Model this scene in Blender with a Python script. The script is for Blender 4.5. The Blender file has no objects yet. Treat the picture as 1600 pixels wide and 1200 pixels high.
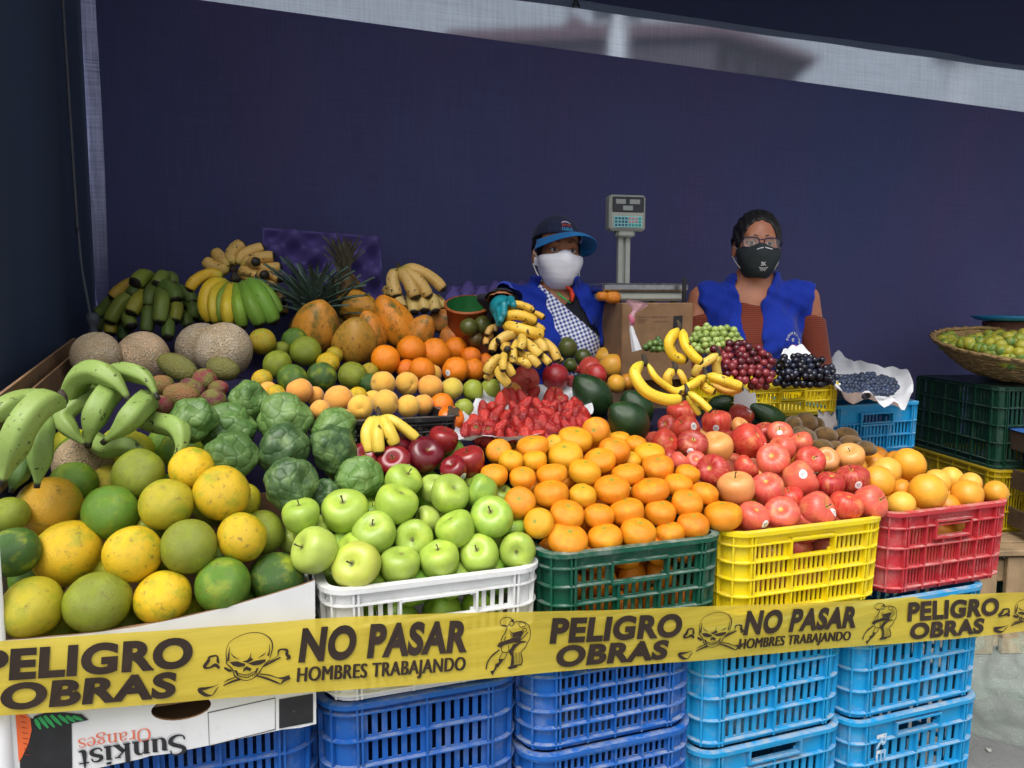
import bpy, math, random
import numpy as np
from mathutils import Vector, Matrix, Quaternion, noise as mnoise
from mathutils.geometry import tessellate_polygon

scene = bpy.context.scene
R = math.radians

# ------------------------------------------------------------------ camera
PITCH = 5.85
FPX = 1230.0                      # focal length in pixels of the 1600 wide photograph
CAMZ = 1.30
cam_data = bpy.data.cameras.new('camera')
cam_data.sensor_width = 36.0
cam_data.lens = 36.0 * FPX / 1600.0
cam_data.clip_start = 0.05
cam_data.clip_end = 400.0
cam = bpy.data.objects.new('camera', cam_data)
scene.collection.objects.link(cam)
cam.location = (0, 0, CAMZ)
cam.rotation_euler = (R(90 - PITCH), 0, 0)
scene.camera = cam
scene.render.resolution_x, scene.render.resolution_y = 1024, 768

# ------------------------------------------------------------------ sky, sun, exposure
SUN_EL, SUN_AZ = 61.0, 198.0       # azimuth in degrees, clockwise from +Y: behind the camera, a little to the left
world = bpy.data.worlds.new('World')
scene.world = world
world.use_nodes = True
wn, wl = world.node_tree.nodes, world.node_tree.links
wn.clear()
w_out = wn.new('ShaderNodeOutputWorld')
w_bg = wn.new('ShaderNodeBackground')
w_sky = wn.new('ShaderNodeTexSky')
w_sky.sky_type = 'NISHITA'
w_sky.sun_disc = False
w_sky.sun_elevation = R(SUN_EL)
w_sky.sun_rotation = R(SUN_AZ)
w_sky.air_density = 1.0
w_sky.dust_density = 6.0
w_sky.ozone_density = 1.0
w_hsv = wn.new('ShaderNodeHueSaturation')     # an overcast, nearly colourless sky
w_hsv.inputs['Saturation'].default_value = 0.22
w_bg.inputs['Strength'].default_value = 0.115
wl.new(w_sky.outputs['Color'], w_hsv.inputs['Color'])
wl.new(w_hsv.outputs['Color'], w_bg.inputs['Color'])
wl.new(w_bg.outputs['Background'], w_out.inputs['Surface'])

sun_data = bpy.data.lights.new('sun', 'SUN')
sun_data.energy = 1.15
sun_data.angle = R(40)
sun_data.color = (1.0, 0.97, 0.92)
sun = bpy.data.objects.new('sun', sun_data)
scene.collection.objects.link(sun)
_d = Vector((math.sin(R(SUN_AZ)) * math.cos(R(SUN_EL)), math.cos(R(SUN_AZ)) * math.cos(R(SUN_EL)), math.sin(R(SUN_EL))))
sun.rotation_euler = _d.to_track_quat('Z', 'Y').to_euler()

scene.view_settings.view_transform = 'Standard'
scene.view_settings.look = 'None'
scene.view_settings.exposure = 0.76
scene.view_settings.gamma = 1.0
scene.view_settings.use_curve_mapping = False

# ------------------------------------------------------------------ helpers
scene.cycles.max_bounces = 6
scene.cycles.diffuse_bounces = 3
scene.cycles.glossy_bounces = 3
scene.cycles.transmission_bounces = 4
scene.cycles.transparent_max_bounces = 8
rnd = random.Random(7)
COL = scene.collection

def lin(h):
    """#rrggbb -> linear rgb"""
    h = h.lstrip('#')
    out = []
    for i in (0, 2, 4):
        c = int(h[i:i + 2], 16) / 255.0
        out.append(c / 12.92 if c <= 0.04045 else ((c + 0.055) / 1.055) ** 2.4)
    return tuple(out)

def tag(o, label=None, cat=None, group=None, kind=None):
    if label: o['label'] = label
    if cat: o['category'] = cat
    if group: o['group'] = group
    if kind: o['kind'] = kind
    return o

def empty(name, loc=(0, 0, 0), rotz=0.0, label=None, cat=None, group=None):
    o = bpy.data.objects.new(name, None)
    o.empty_display_size = 0.05
    o.location = loc
    o.rotation_euler = (0, 0, rotz)
    COL.objects.link(o)
    return tag(o, label, cat, group)

def new_mesh(name, verts, faces, smooth=True, mat=None):
    me = bpy.data.meshes.new(name)
    me.from_pydata([tuple(v) for v in verts], [], [tuple(f) for f in faces])
    if smooth:
        me.polygons.foreach_set('use_smooth', [True] * len(me.polygons))
    if mat: me.materials.append(mat)
    me.update()
    return me

def obj(name, me, parent=None, loc=None):
    o = bpy.data.objects.new(name, me)
    COL.objects.link(o)
    if parent: o.parent = parent
    if loc is not None: o.location = loc
    return o

def mk(name, verts, faces, mat, parent=None, smooth=True, loc=None):
    return obj(name, new_mesh(name, verts, faces, smooth, mat), parent, loc)

class MB:
    """collects simple solids into one mesh"""
    def __init__(self): self.v, self.f = [], []
    def add(self, vs, fs):
        n = len(self.v)
        self.v += [Vector(v) for v in vs]
        self.f += [tuple(i + n for i in f) for f in fs]
        return self
    def box(self, c, s, rot=None):
        x, y, z = s[0] / 2, s[1] / 2, s[2] / 2
        vs = [Vector(p) for p in ((-x, -y, -z), (x, -y, -z), (x, y, -z), (-x, y, -z), (-x, -y, z), (x, -y, z), (x, y, z), (-x, y, z))]
        if rot is not None: vs = [rot @ v for v in vs]
        c = Vector(c)
        return self.add([v + c for v in vs], [(0, 3, 2, 1), (4, 5, 6, 7), (0, 1, 5, 4), (1, 2, 6, 5), (2, 3, 7, 6), (3, 0, 4, 7)])
    def bbox(self, c, s, b=0.004, rot=None):
        """box with chamfered edges"""
        hx, hy, hz = s[0] / 2, s[1] / 2, s[2] / 2
        b = min(b, hx * .9, hy * .9, hz * .9)
        vs, idx = [], {}
        for sx in (-1, 1):
            for sy in (-1, 1):
                for sz in (-1, 1):
                    for a in range(3):
                        p = [sx * (hx - b), sy * (hy - b), sz * (hz - b)]
                        p[a] = (sx * hx, sy * hy, sz * hz)[a]
                        idx[(sx, sy, sz, a)] = len(vs); vs.append(Vector(p))
        fs = []
        for a in range(3):
            u, w = (a + 1) % 3, (a + 2) % 3
            for sg in (-1, 1):
                q = []
                for (p1, p2) in ((-1, -1), (1, -1), (1, 1), (-1, 1)):
                    k = [0, 0, 0]; k[a] = sg; k[u] = p1; k[w] = p2
                    q.append(idx[(k[0], k[1], k[2], a)])
                fs.append(tuple(q) if sg > 0 else tuple(q[::-1]))
        for a in range(3):
            u, w = (a + 1) % 3, (a + 2) % 3
            for s1 in (-1, 1):
                for s2 in (-1, 1):
                    k0 = [0, 0, 0]; k1 = [0, 0, 0]
                    k0[a] = -1; k1[a] = 1; k0[u] = k1[u] = s1; k0[w] = k1[w] = s2
                    q = (idx[(*k0, u)], idx[(*k1, u)], idx[(*k1, w)], idx[(*k0, w)])
                    fs.append(q if s1 * s2 < 0 else q[::-1])
        for sx in (-1, 1):
            for sy in (-1, 1):
                for sz in (-1, 1):
                    q = tuple(idx[(sx, sy, sz, a)] for a in range(3))
                    fs.append(q if sx * sy * sz > 0 else q[::-1])
        if rot is not None: vs = [rot @ v for v in vs]
        c = Vector(c)
        return self.add([v + c for v in vs], fs)
    def tube(self, pts, rad, seg=10, cap=True):
        vs, fs = tube_geo(pts, rad, seg, cap)
        return self.add(vs, fs)
    def build(self, name, mat, parent=None, smooth=False, loc=None):
        return mk(name, self.v, self.f, mat, parent, smooth, loc)

def tube_geo(pts, rad, seg=10, cap=True, shape=None):
    pts = [Vector(p) for p in pts]
    n = len(pts)
    rads = rad if isinstance(rad, (list, tuple)) else [rad] * n
    vs, fs = [], []
    t0 = (pts[1] - pts[0]).normalized()
    ref = Vector((0, 0, 1)) if abs(t0.z) < .9 else Vector((1, 0, 0))
    nx = t0.cross(ref).normalized()
    for i in range(n):
        a, b = pts[max(i - 1, 0)], pts[min(i + 1, n - 1)]
        t = (b - a)
        t = t.normalized() if t.length > 1e-9 else t0
        nx = (nx - t * nx.dot(t)).normalized()
        ny = t.cross(nx)
        for k in range(seg):
            an = 2 * math.pi * k / seg
            m = shape(an) if shape else 1.0
            vs.append(pts[i] + (nx * math.cos(an) + ny * math.sin(an)) * rads[i] * m)
    for i in range(n - 1):
        for k in range(seg):
            k2 = (k + 1) % seg
            fs.append((i * seg + k, i * seg + k2, (i + 1) * seg + k2, (i + 1) * seg + k))
    if cap:
        vs.append(pts[0]); vs.append(pts[-1])
        a, b = len(vs) - 2, len(vs) - 1
        for k in range(seg):
            k2 = (k + 1) % seg
            fs.append((a, k2, k)); fs.append((b, (n - 1) * seg + k, (n - 1) * seg + k2))
    return vs, fs

def smooth_path(ctrl, n=12):
    """Catmull-Rom through control points"""
    c = [Vector(p) for p in ctrl]
    c = [c[0] * 2 - c[1]] + c + [c[-1] * 2 - c[-2]]
    out = []
    segs = len(c) - 3
    for i in range(n + 1):
        f = i / n * segs
        k = min(int(f), segs - 1)
        t = f - k
        p0, p1, p2, p3 = c[k:k + 4]
        out.append(0.5 * ((2 * p1) + (p2 - p0) * t + (2 * p0 - 5 * p1 + 4 * p2 - p3) * t * t + (3 * p1 - p0 - 3 * p2 + p3) * t ** 3))
    return out

def lathe(profile, seg=28, fn=None):
    """profile of (r, z) from top pole to bottom pole; fn(x,y,z)->(x,y,z)"""
    vs, fs = [], []
    n = len(profile)
    for (r, z) in profile:
        for k in range(seg):
            a = 2 * math.pi * k / seg
            vs.append((r * math.cos(a), r * math.sin(a), z))
    for i in range(n - 1):
        for k in range(seg):
            k2 = (k + 1) % seg
            fs.append((i * seg + k, (i + 1) * seg + k, (i + 1) * seg + k2, i * seg + k2))
    if fn: vs = [fn(Vector(v)) for v in vs]
    return vs, fs

# --- the photograph's geometry: rays through pixels, and the stall's own axes
_cp, _sp = math.cos(R(PITCH)), math.sin(R(PITCH))
def ray(u, v):
    a, b = (u - 800.0) / FPX, -(v - 600.0) / FPX
    return Vector((a, _cp + b * _sp, -_sp + b * _cp))      # per metre of distance along the lens axis
def at_depth(u, v, d):
    return Vector((0, 0, CAMZ)) + ray(u, v) * d
def cam_depth(p):
    q = Vector(p) - Vector((0, 0, CAMZ))
    return q.y * _cp - q.z * _sp
def pix(p):
    q = Vector(p) - Vector((0, 0, CAMZ))
    d = q.y * _cp - q.z * _sp
    return 800 + FPX * q.x / d, 600 - FPX * (q.y * _sp + q.z * _cp) / d
STALL = R(20.0)
SX, TX = Vector((math.cos(STALL), math.sin(STALL), 0)), Vector((-math.sin(STALL), math.cos(STALL), 0))
ORG = Vector((-0.30, 1.23, 0))
def W(s, t, z):
    p = ORG + SX * s + TX * t
    return Vector((p.x, p.y, z))
def ST(p):
    q = Vector((p[0], p[1], 0)) - ORG
    return q.dot(SX), q.dot(TX)
def at_t(u, v, t):
    r = ray(u, v); o = Vector((0, 0, CAMZ))
    d = (t - (o - ORG).dot(TX)) / Vector((r.x, r.y, 0)).dot(TX)
    return o + r * d
def at_z(u, v, z):
    r = ray(u, v)
    return Vector((0, 0, CAMZ)) + r * ((z - CAMZ) / r.z)
_TK = [.018, .034, .13, .28, .45, .70, .85, 1.0, 1.2, 1.5]
_HL = [-.62, -.415, -.30, -.20, -.17, -.135, -.10, -.02, .06, .06]
_HM = [-.62, -.415, -.35, -.27, -.245, -.21, -.13, -.05, 0.0, .0]
_HR = [-.62, -.415, -.38, -.345, -.33, -.30, -.28, -.25, -.20, -.2]
def heap(s, t):
    """height of the heap of fruit over the stall"""
    l, m, r = (float(np.interp(t, _TK, h)) for h in (_HL, _HM, _HR))
    return CAMZ + float(np.interp(s, [-.1, .45, 1.35], [l, m, r]))
def hit(u, v, lift=0.0):
    r = ray(u, v); o = Vector((0, 0, CAMZ))
    d, step = 0.85, 0.01
    while d < 3.6:
        p = o + r * d
        if p.z <= heap(*ST(p)) + lift: return p
        d += step
    return o + r * 3.0

ORD = ['first', 'second', 'third', 'fourth', 'fifth', 'sixth', 'seventh', 'eighth', 'ninth', 'tenth', 'eleventh', 'twelfth',
       'thirteenth', 'fourteenth', 'fifteenth', 'sixteenth', 'seventeenth', 'eighteenth', 'nineteenth', 'twentieth']

# ------------------------------------------------------------------ materials
def mat_new(name):
    m = bpy.data.materials.new(name)
    m.use_nodes = True
    nt = m.node_tree
    return m, nt, nt.nodes['Principled BSDF']

class NB:
    """short-hand node building"""
    def __init__(self, nt): self.nt = nt
    def n(self, typ, **kw):
        nd = self.nt.nodes.new(typ)
        for k, v in kw.items():
            if k.startswith('i_'):
                key = k[2:]
                nd.inputs[int(key) if key.isdigit() else key.replace('_', ' ')].default_value = v
            else: setattr(nd, k, v)
        return nd
    def l(self, a, b): self.nt.links.new(a, b)
    def mix(self, fac, a, b, mode='MIX'):
        nd = self.nt.nodes.new('ShaderNodeMix'); nd.data_type = 'RGBA'; nd.blend_type = mode
        for sock, val in ((0, fac), (6, a), (7, b)):
            if hasattr(val, 'is_output'): self.l(val, nd.inputs[sock])
            elif sock == 0: nd.inputs[0].default_value = val
            else: nd.inputs[sock].default_value = (*val, 1) if len(val) == 3 else val
        return nd.outputs[2]
    def ramp(self, fac, lo, hi, a=0.0, b=1.0):
        nd = self.nt.nodes.new('ShaderNodeMapRange'); nd.clamp = True
        self.l(fac, nd.inputs[0])
        nd.inputs[1].default_value, nd.inputs[2].default_value = lo, hi
        nd.inputs[3].default_value, nd.inputs[4].default_value = a, b
        return nd.outputs[0]
    def math(self, op, a, b=None):
        nd = self.nt.nodes.new('ShaderNodeMath'); nd.operation = op
        for i, val in enumerate((a, b)):
            if val is None: continue
            if hasattr(val, 'is_output'): self.l(val, nd.inputs[i])
            else: nd.inputs[i].default_value = val
        return nd.outputs[0]
    def coords(self, kind='Object', rand=True):
        tc = self.n('ShaderNodeTexCoord')
        co = tc.outputs[kind]
        if not rand: return co
        oi = self.n('ShaderNodeObjectInfo')
        mu = self.n('ShaderNodeVectorMath', operation='MULTIPLY_ADD')
        cb = self.n('ShaderNodeCombineXYZ')
        r = self.math('MULTIPLY', oi.outputs['Random'], 61.0)
        for i in range(3): self.l(r, cb.inputs[i])
        self.l(co, mu.inputs[0]); mu.inputs[1].default_value = (1, 1, 1); self.l(cb.outputs[0], mu.inputs[2])
        return mu.outputs[0]
    def noise(self, co, scale, detail=3, rough=.55):
        nd = self.n('ShaderNodeTexNoise'); nd.inputs['Scale'].default_value = scale
        nd.inputs['Detail'].default_value = detail; nd.inputs['Roughness'].default_value = rough
        self.l(co, nd.inputs['Vector'])
        return nd.outputs['Fac']
    def voro(self, co, scale, feature='F1'):
        nd = self.n('ShaderNodeTexVoronoi', feature=feature); nd.inputs['Scale'].default_value = scale
        self.l(co, nd.inputs['Vector'])
        return nd.outputs['Distance']
    def bump(self, height, strength, dist, target):
        nd = self.n('ShaderNodeBump'); nd.inputs['Strength'].default_value = strength; nd.inputs['Distance'].default_value = dist
        self.l(height, nd.inputs['Height']); self.l(nd.outputs[0], target)
        return nd

def fruit_mat(name, second=None, sec_lo=.45, sec_hi=.65, sec_scale=1.2, spot=None, spot_scale=9., spot_lo=.70, spot_hi=.76,
              rough=.4, bump_scale=60., bump=.15, bump_dist=.01, speck=None, speck_scale=55., speck_size=.07, spec=.5, sss=.0, fuzz=0.0, streak=None, streak_amt=.6,
              dark_pole=None, coat=0.0, bump_big=0.0):
    """skin of a fruit; its own colour is the object's colour"""
    m, nt, bs = mat_new(name)
    b = NB(nt)
    oi = b.n('ShaderNodeObjectInfo')
    co = b.coords('Object', True)
    c = oi.outputs['Color']
    # gentle variation of the ground colour
    c = b.mix(b.ramp(b.noise(co, 2.2, 3), .3, .7, 0, .35), c, b.mix(1.0, c, (.55, .6, .5), 'MULTIPLY'))
    if second is not None:
        c = b.mix(b.ramp(b.noise(co, sec_scale, 4, .6), sec_lo, sec_hi), c, second)
    if streak is not None:
        tc = b.n('ShaderNodeTexCoord'); sp = b.n('ShaderNodeSeparateXYZ'); b.l(tc.outputs['Object'], sp.inputs[0])
        ang = b.math('ARCTAN2', sp.outputs[1], sp.outputs[0])
        cb = b.n('ShaderNodeCombineXYZ'); b.l(b.math('MULTIPLY', ang, 5.0), cb.inputs[0]); b.l(b.math('MULTIPLY', sp.outputs[2], .8), cb.inputs[1])
        r = b.math('MULTIPLY', oi.outputs['Random'], 37.0); b.l(r, cb.inputs[2])
        c = b.mix(b.ramp(b.noise(cb.outputs[0], 2.2, 5, .7), .42, .68, 0, streak_amt), c, streak)
    if speck is not None:
        c = b.mix(b.ramp(b.voro(co, speck_scale * .25), speck_size, speck_size * .5, 0, .75), c, speck)
    if spot is not None:
        c = b.mix(b.ramp(b.noise(co, spot_scale, 5, .65), spot_lo, spot_hi, 0, .85), c, spot)
    if dark_pole is not None:
        tc = b.n('ShaderNodeTexCoord'); sp = b.n('ShaderNodeSeparateXYZ'); b.l(tc.outputs['Object'], sp.inputs[0])
        x2 = b.math('ADD', b.math('POWER', sp.outputs[0], 2.0), b.math('POWER', sp.outputs[1], 2.0))
        msk = b.math('MULTIPLY', b.ramp(x2, .028, .008), b.ramp(sp.outputs[2], 0.0, .3))
        c = b.mix(msk, c, dark_pole)
    b.l(c, bs.inputs['Base Color'])
    bs.inputs['Roughness'].default_value = rough
    bs.inputs['Specular IOR Level'].default_value = spec
    b.l(b.ramp(b.noise(co, 4, 3), .3, .75, rough * .85, min(1, rough * 1.3)), bs.inputs['Roughness'])
    if coat: bs.inputs['Coat Weight'].default_value = coat; bs.inputs['Coat Roughness'].default_value = .25
    if fuzz:
        bs.inputs['Sheen Weight'].default_value = fuzz; bs.inputs['Sheen Roughness'].default_value = .4
    if sss:
        bs.inputs['Subsurface Weight'].default_value = sss; bs.inputs['Subsurface Scale'].default_value = .01
        bs.inputs['Subsurface Radius'].default_value = (1, .6, .3)
    if bump:
        h = b.noise(co, bump_scale, 2)
        if bump_big: h = b.math('ADD', b.math('MULTIPLY', h, 1.0), b.math('MULTIPLY', b.noise(co, 5, 2), bump_big))
        b.bump(h, bump, bump_dist, bs.inputs['Normal'])
    return m

def plain_mat(name, col, rough=.5, metal=0.0, var=.15, scale=30., bump=0.0, spec=.5, dirt=None, dirt_lo=.55, dirt_hi=.8, dirt_scale=8., coordk='Object', trans=0.0):
    m, nt, bs = mat_new(name)
    b = NB(nt)
    co = b.coords(coordk, True)
    dark = tuple(c * (1 - var * 1.6) for c in col)
    c = b.mix(b.ramp(b.noise(co, scale, 4), .3, .7), col, dark)
    if dirt is not None:
        c = b.mix(b.ramp(b.noise(co, dirt_scale, 6, .7), dirt_lo, dirt_hi, 0, .7), c, dirt)
    b.l(c, bs.inputs['Base Color'])
    bs.inputs['Roughness'].default_value = rough
    b.l(b.ramp(b.noise(co, scale * .6, 3), .3, .7, rough * .8, min(1, rough * 1.25)), bs.inputs['Roughness'])
    bs.inputs['Metallic'].default_value = metal
    bs.inputs['Specular IOR Level'].default_value = spec
    if bump: b.bump(b.noise(co, scale * 2, 3), bump, .004, bs.inputs['Normal'])
    if trans:
        tr = b.n('ShaderNodeBsdfTranslucent'); b.l(c, tr.inputs[0])
        mx = b.n('ShaderNodeMixShader'); mx.inputs[0].default_value = trans
        b.l(bs.outputs[0], mx.inputs[1]); b.l(tr.outputs[0], mx.inputs[2])
        b.l(mx.outputs[0], nt.nodes['Material Output'].inputs['Surface'])
    return m
# ------------------------------------------------------------------ ground
def ground_material():
    m, nt, bs = mat_new('worn_asphalt')
    b = NB(nt); co = b.coords('Object', False)
    c = b.mix(b.ramp(b.noise(co, 3.0, 5), .35, .65), (.16, .165, .165), (.25, .25, .245))
    c = b.mix(b.ramp(b.noise(co, 90, 2), .55, .75, 0, .5), c, (.09, .09, .09))
    b.l(c, bs.inputs['Base Color']); bs.inputs['Roughness'].default_value = .9
    b.bump(b.noise(co, 160, 3), .5, .004, bs.inputs['Normal'])
    return m
g = mk('ground', [(-150, -150, 0), (150, -150, 0), (150, 250, 0), (-150, 250, 0)], [(0, 1, 2, 3)], ground_material(), smooth=False)
tag(g, kind='structure')

# ------------------------------------------------------------------ fabric walls and roof
def fabric_mat(name, col, col2, sheer=0.0, weave=420., tint=(.7, .75, .85), var_axis=True, rough=.75, transl=.0):
    m, nt, bs = mat_new(name)
    b = NB(nt); co = b.coords('Object', False)
    mp = b.n('ShaderNodeMapping'); b.l(co, mp.inputs[0]); mp.inputs['Scale'].default_value = (1, 1, .35)
    c = b.mix(b.ramp(b.noise(mp.outputs[0], 1.1, 3), .35, .65), col, col2)
    mp2 = b.n('ShaderNodeMapping'); b.l(co, mp2.inputs[0]); mp2.inputs['Scale'].default_value = (60, 60, 2)
    mp3 = b.n('ShaderNodeMapping'); b.l(co, mp3.inputs[0]); mp3.inputs['Scale'].default_value = (2, 2, 90)
    thr = b.math('ADD', b.noise(mp2.outputs[0], 3, 3), b.noise(mp3.outputs[0], 3, 3))
    c = b.mix(b.ramp(thr, .8, 1.25, 0, .35), c, tuple(x * .6 for x in col))
    b.l(c, bs.inputs['Base Color']); bs.inputs['Roughness'].default_value = rough
    bs.inputs['Specular IOR Level'].default_value = .06
    bs.inputs['Sheen Weight'].default_value = .02
    b.bump(thr, .12, .002, bs.inputs['Normal'])
    out = nt.nodes['Material Output']
    if sheer:
        tr = b.n('ShaderNodeBsdfRefraction'); tr.inputs['Color'].default_value = (*tint, 1); tr.inputs['IOR'].default_value = 1.03; tr.inputs['Roughness'].default_value = .42
        mx = b.n('ShaderNodeMixShader')
        b.l(b.ramp(thr, .7, 1.3, sheer + .13, sheer - .13), mx.inputs[0])
        b.l(bs.outputs[0], mx.inputs[1]); b.l(tr.outputs[0], mx.inputs[2]); b.l(mx.outputs[0], out.inputs[0])
    return m
M_BACK = fabric_mat('navy_tarp', (.070, .084, .205), (.094, .078, .192))
M_SIDE = fabric_mat('slate_tarp', (.052, .080, .150), (.042, .064, .122))
M_ROOF = fabric_mat('dark_blue_tarp', (.030, .040, .100), (.036, .042, .105))
M_EDGE = fabric_mat('sheer_selvedge', lin('#6a70a0'), lin('#7478a8'), sheer=.22, tint=(.6, .62, .85))
M_SHEER = fabric_mat('sheer_fabric', lin('#8a9ab4'), lin('#94a2ba'), sheer=.58, tint=(.80, .86, .95))
TW = 1.744                   # distance of the back wall behind the front of the stall
SL = -0.552                  # left wall
ZB, ZT = 2.325, 2.485        # sheer band between these heights
def zb_at(s): return ZB - .016 * s       # its lower edge runs slightly downhill

def sheet(name, fn, nu, nv, mat, parent=None, smooth=True):
    vs = [fn(i / nu, j / nv) for j in range(nv + 1) for i in range(nu + 1)]
    fs = [(j * (nu + 1) + i, j * (nu + 1) + i + 1, (j + 1) * (nu + 1) + i + 1, (j + 1) * (nu + 1) + i) for j in range(nv) for i in range(nu)]
    return mk(name, vs, fs, mat, parent, smooth)
def ripple(s, z):
    n_ = mnoise.noise(Vector((s * 1.6 + z * .5, z * .55 - s * .25, 3.1)))
    return .010 * math.sin(s * 5.1 + .6 * z) + .004 * math.sin(s * 13 + 2.0 * z) + .05 * n_ * .6 + .010 * abs(mnoise.noise(Vector((s * 2.2 - z * 1.4, z * 1.2, 7))))

bd = empty('backdrop', W(1.5, TW, 0), 0, 'navy blue fabric back wall with a pale see-through band along its top', 'fabric wall')
inv = Matrix.Translation(-W(1.5, TW, 0))
def loc_of(root): return lambda p: Vector(p) - root.location
L = loc_of(bd)
sheet('opaque_panel', lambda a, c: L(W((SL + .055 + .012 * math.sin(c * 9) * (1 - c)) * (1 - a) + 4.8 * a, TW - .03 + ripple(4.8 * a, 2.3 * c) * min(1, (1 - c) * 9) * min(1, .2 + a * 12), c * zb_at(4.8 * a))), 200, 70, M_BACK, bd)
sheet('sheer_band', lambda a, c: L(W(SL + (4.8 - SL) * a, TW + .006 + .3 * ripple(4.8 * a, 2.4), zb_at(4.8 * a) - .01 + c * (ZT - zb_at(4.8 * a) + .04))), 60, 3, M_SHEER, bd)
sheet('sheer_edge', lambda a, c: L(W(SL + .004 + .075 * a, TW + .012 + .004 * math.sin(c * 17), c * ZB)), 3, 30, M_EDGE, bd)
# a small black tie holding the fabric at the top of the band
tie = MB()
p = L(at_t(900, 6, TW - .02))
tie.tube([p + Vector((-.014, 0, -.014)), p + Vector((-.003, 0, .012))], .004, 6).tube([p + Vector((.014, 0, -.014)), p + Vector((.003, 0, .012))], .004, 6)
tie.box(p + Vector((0, 0, -.004)), (.018, .006, .006)).box(p + Vector((0, 0, .014)), (.010, .008, .012))
tie.build('tie', plain_mat('black_plastic', (.012, .012, .013), .5), bd)

lw = empty('side_curtain', W(SL, .8, 0), 0, 'dark slate blue fabric side wall hanging at the left edge', 'fabric wall')
L2 = loc_of(lw)
sheet('curtain_panel', lambda a, c: L2(W(SL + .010 * math.sin(a * 14 + c) * (1 - .3 * c) - .012 * a, TW + .01 - 1.32 * a, c * (ZT + .01))), 40, 20, M_SIDE, lw)
# cord hanging in the corner, with a grey knob
cordm = plain_mat('grey_cord', lin('#555a66'), .6)
cd = [at_depth(118, 312, 2.25), at_depth(122, 360, 2.25), at_depth(128, 420, 2.24), at_depth(137, 470, 2.22), at_depth(145, 508, 2.2)]
ce = empty('corner_cord', cd[-1], 0, 'thin grey cord with a knob hanging in the left corner of the stall', 'cord')
Lc = loc_of(ce)
vs, fs = tube_geo([Lc(q) for q in smooth_path([cd[0] + Vector((-.02, .02, 1.0))] + cd, 24)], .0042, 6)
mk('cord', vs, fs, cordm, ce)
vs, fs = lathe([(0, .035), (.012, .034), (.018, .022), (.017, .008), (.010, -.004), (.013, -.02), (.010, -.045), (0, -.05)], 12)
mk('knob', vs, fs, cordm, ce)

rf = empty('canopy_roof', W(2, 1.1, ZT), 0, 'dark blue fabric canopy over the stall, seen at the upper right corner', 'canopy')
L3 = loc_of(rf)
sheet('roof_cloth', lambda a, c: L3(W(-.9 + 6.2 * a, TW + .06 - 1.62 * c, ZT + .012 + .30 * c + .012 * math.sin(a * 22) * math.sin(math.pi * c) + .0015 * math.sin(a * 60) * (1 - c))), 80, 8, M_ROOF, rf)
mb = MB()
for s in (-.75, 4.7):
    mb.tube([L3(W(s, TW + .12, 0)), L3(W(s, TW + .12, ZT + .03))], .018, 10)
mb.build('back_pole', plain_mat('steel_pole', (.35, .36, .38), .4, .8), rf)

# ------------------------------------------------------------------ what stands behind the sheer band
m_lamp = plain_mat('lamp_post_paint', (.42, .44, .47), .5)
m_lampd = plain_mat('lamp_head_paint', (.06, .07, .09), .5)
def lamp_post(u, vtop, vbase_w, d, label):
    top = at_depth(u, vtop, d)
    e = empty('street_lamp', (top.x, top.y, 0), 0, label, 'street lamp', 'street lamps behind the stall')
    mb = MB(); mb.tube([(0, 0, 0), (0, 0, top.z)], [.3, .27], 14); mb.build('post', m_lamp, e, True)
    for sx in (-1, 1):
        h = MB(); h.bbox((sx * .48, -.1, top.z + .15), (.52, .5, .75), .05, Matrix.Rotation(sx * .35, 3, 'Y'))
        h.tube([(0, 0, top.z - .1), (sx * .4, -.05, top.z + .1)], .07, 8)
        h.build('lamp_head', m_lampd, e)
lamp_post(948, 28, 20, 22.0, 'twin-headed street lamp seen through the band above the cap of the woman')
lamp_post(1452, 104, 20, 26.0, 'faint twin-headed street lamp seen through the band at the far right')
m_wall = plain_mat('dim_wall', (.10, .08, .10), .8)
m_froof = plain_mat('dim_roof', (.16, .10, .12), .8)
bld = empty('distant_building', (3.2, 25, 0), 0, 'low building with a long sloping roof seen through the pale band', 'building')
Lb = loc_of(bld)
def zz(v, d): return at_depth(800, v, d).z
xw = lambda u, d=25.0: (u - 800) / FPX * d
mb = MB()
mb.box(Lb(((xw(700) + xw(1085)) / 2, 26.5, zz(92, 25) / 2)), (xw(1085) - xw(700), 3, zz(92, 25)))
mb.build('wall', m_wall, bld)
mb = MB()
y0, y1 = 24.8, 28.5
pr = [(xw(690), zz(78, 25)), (xw(860), zz(72, 25)), (xw(878), zz(56, 25)), (xw(895), zz(70, 25)), (xw(1095), zz(66, 25)), (xw(1232), zz(119, 25)), (xw(1228), zz(124, 25)), (xw(1095), zz(84, 25)), (xw(690), zz(96, 25))]
vs = [Lb((x, y0, z)) for x, z in pr] + [Lb((x, y1, z)) for x, z in pr]
n = len(pr)
mb.add(vs, [tuple(range(n))[::-1], tuple(range(n, 2 * n))] + [(i, (i + 1) % n, n + (i + 1) % n, n + i) for i in range(n)])
mb.build('roof', m_froof, bld)
for u in (1110, 1140, 1170, 1200):
    q = MB(); zt = float(np.interp(u, [1095, 1232], [zz(84, 25), zz(124, 25)]))
    q.box(Lb((xw(u), 25.2, zt / 2)), (.12, .12, zt)); q.build('roof_post', m_wall, bld)
mast = MB(); mast.tube([Lb((xw(872), 25, zz(60, 25))), Lb((xw(872), 25, zz(28, 25)))], .05, 6); mast.build('mast', m_wall, bld)

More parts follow.
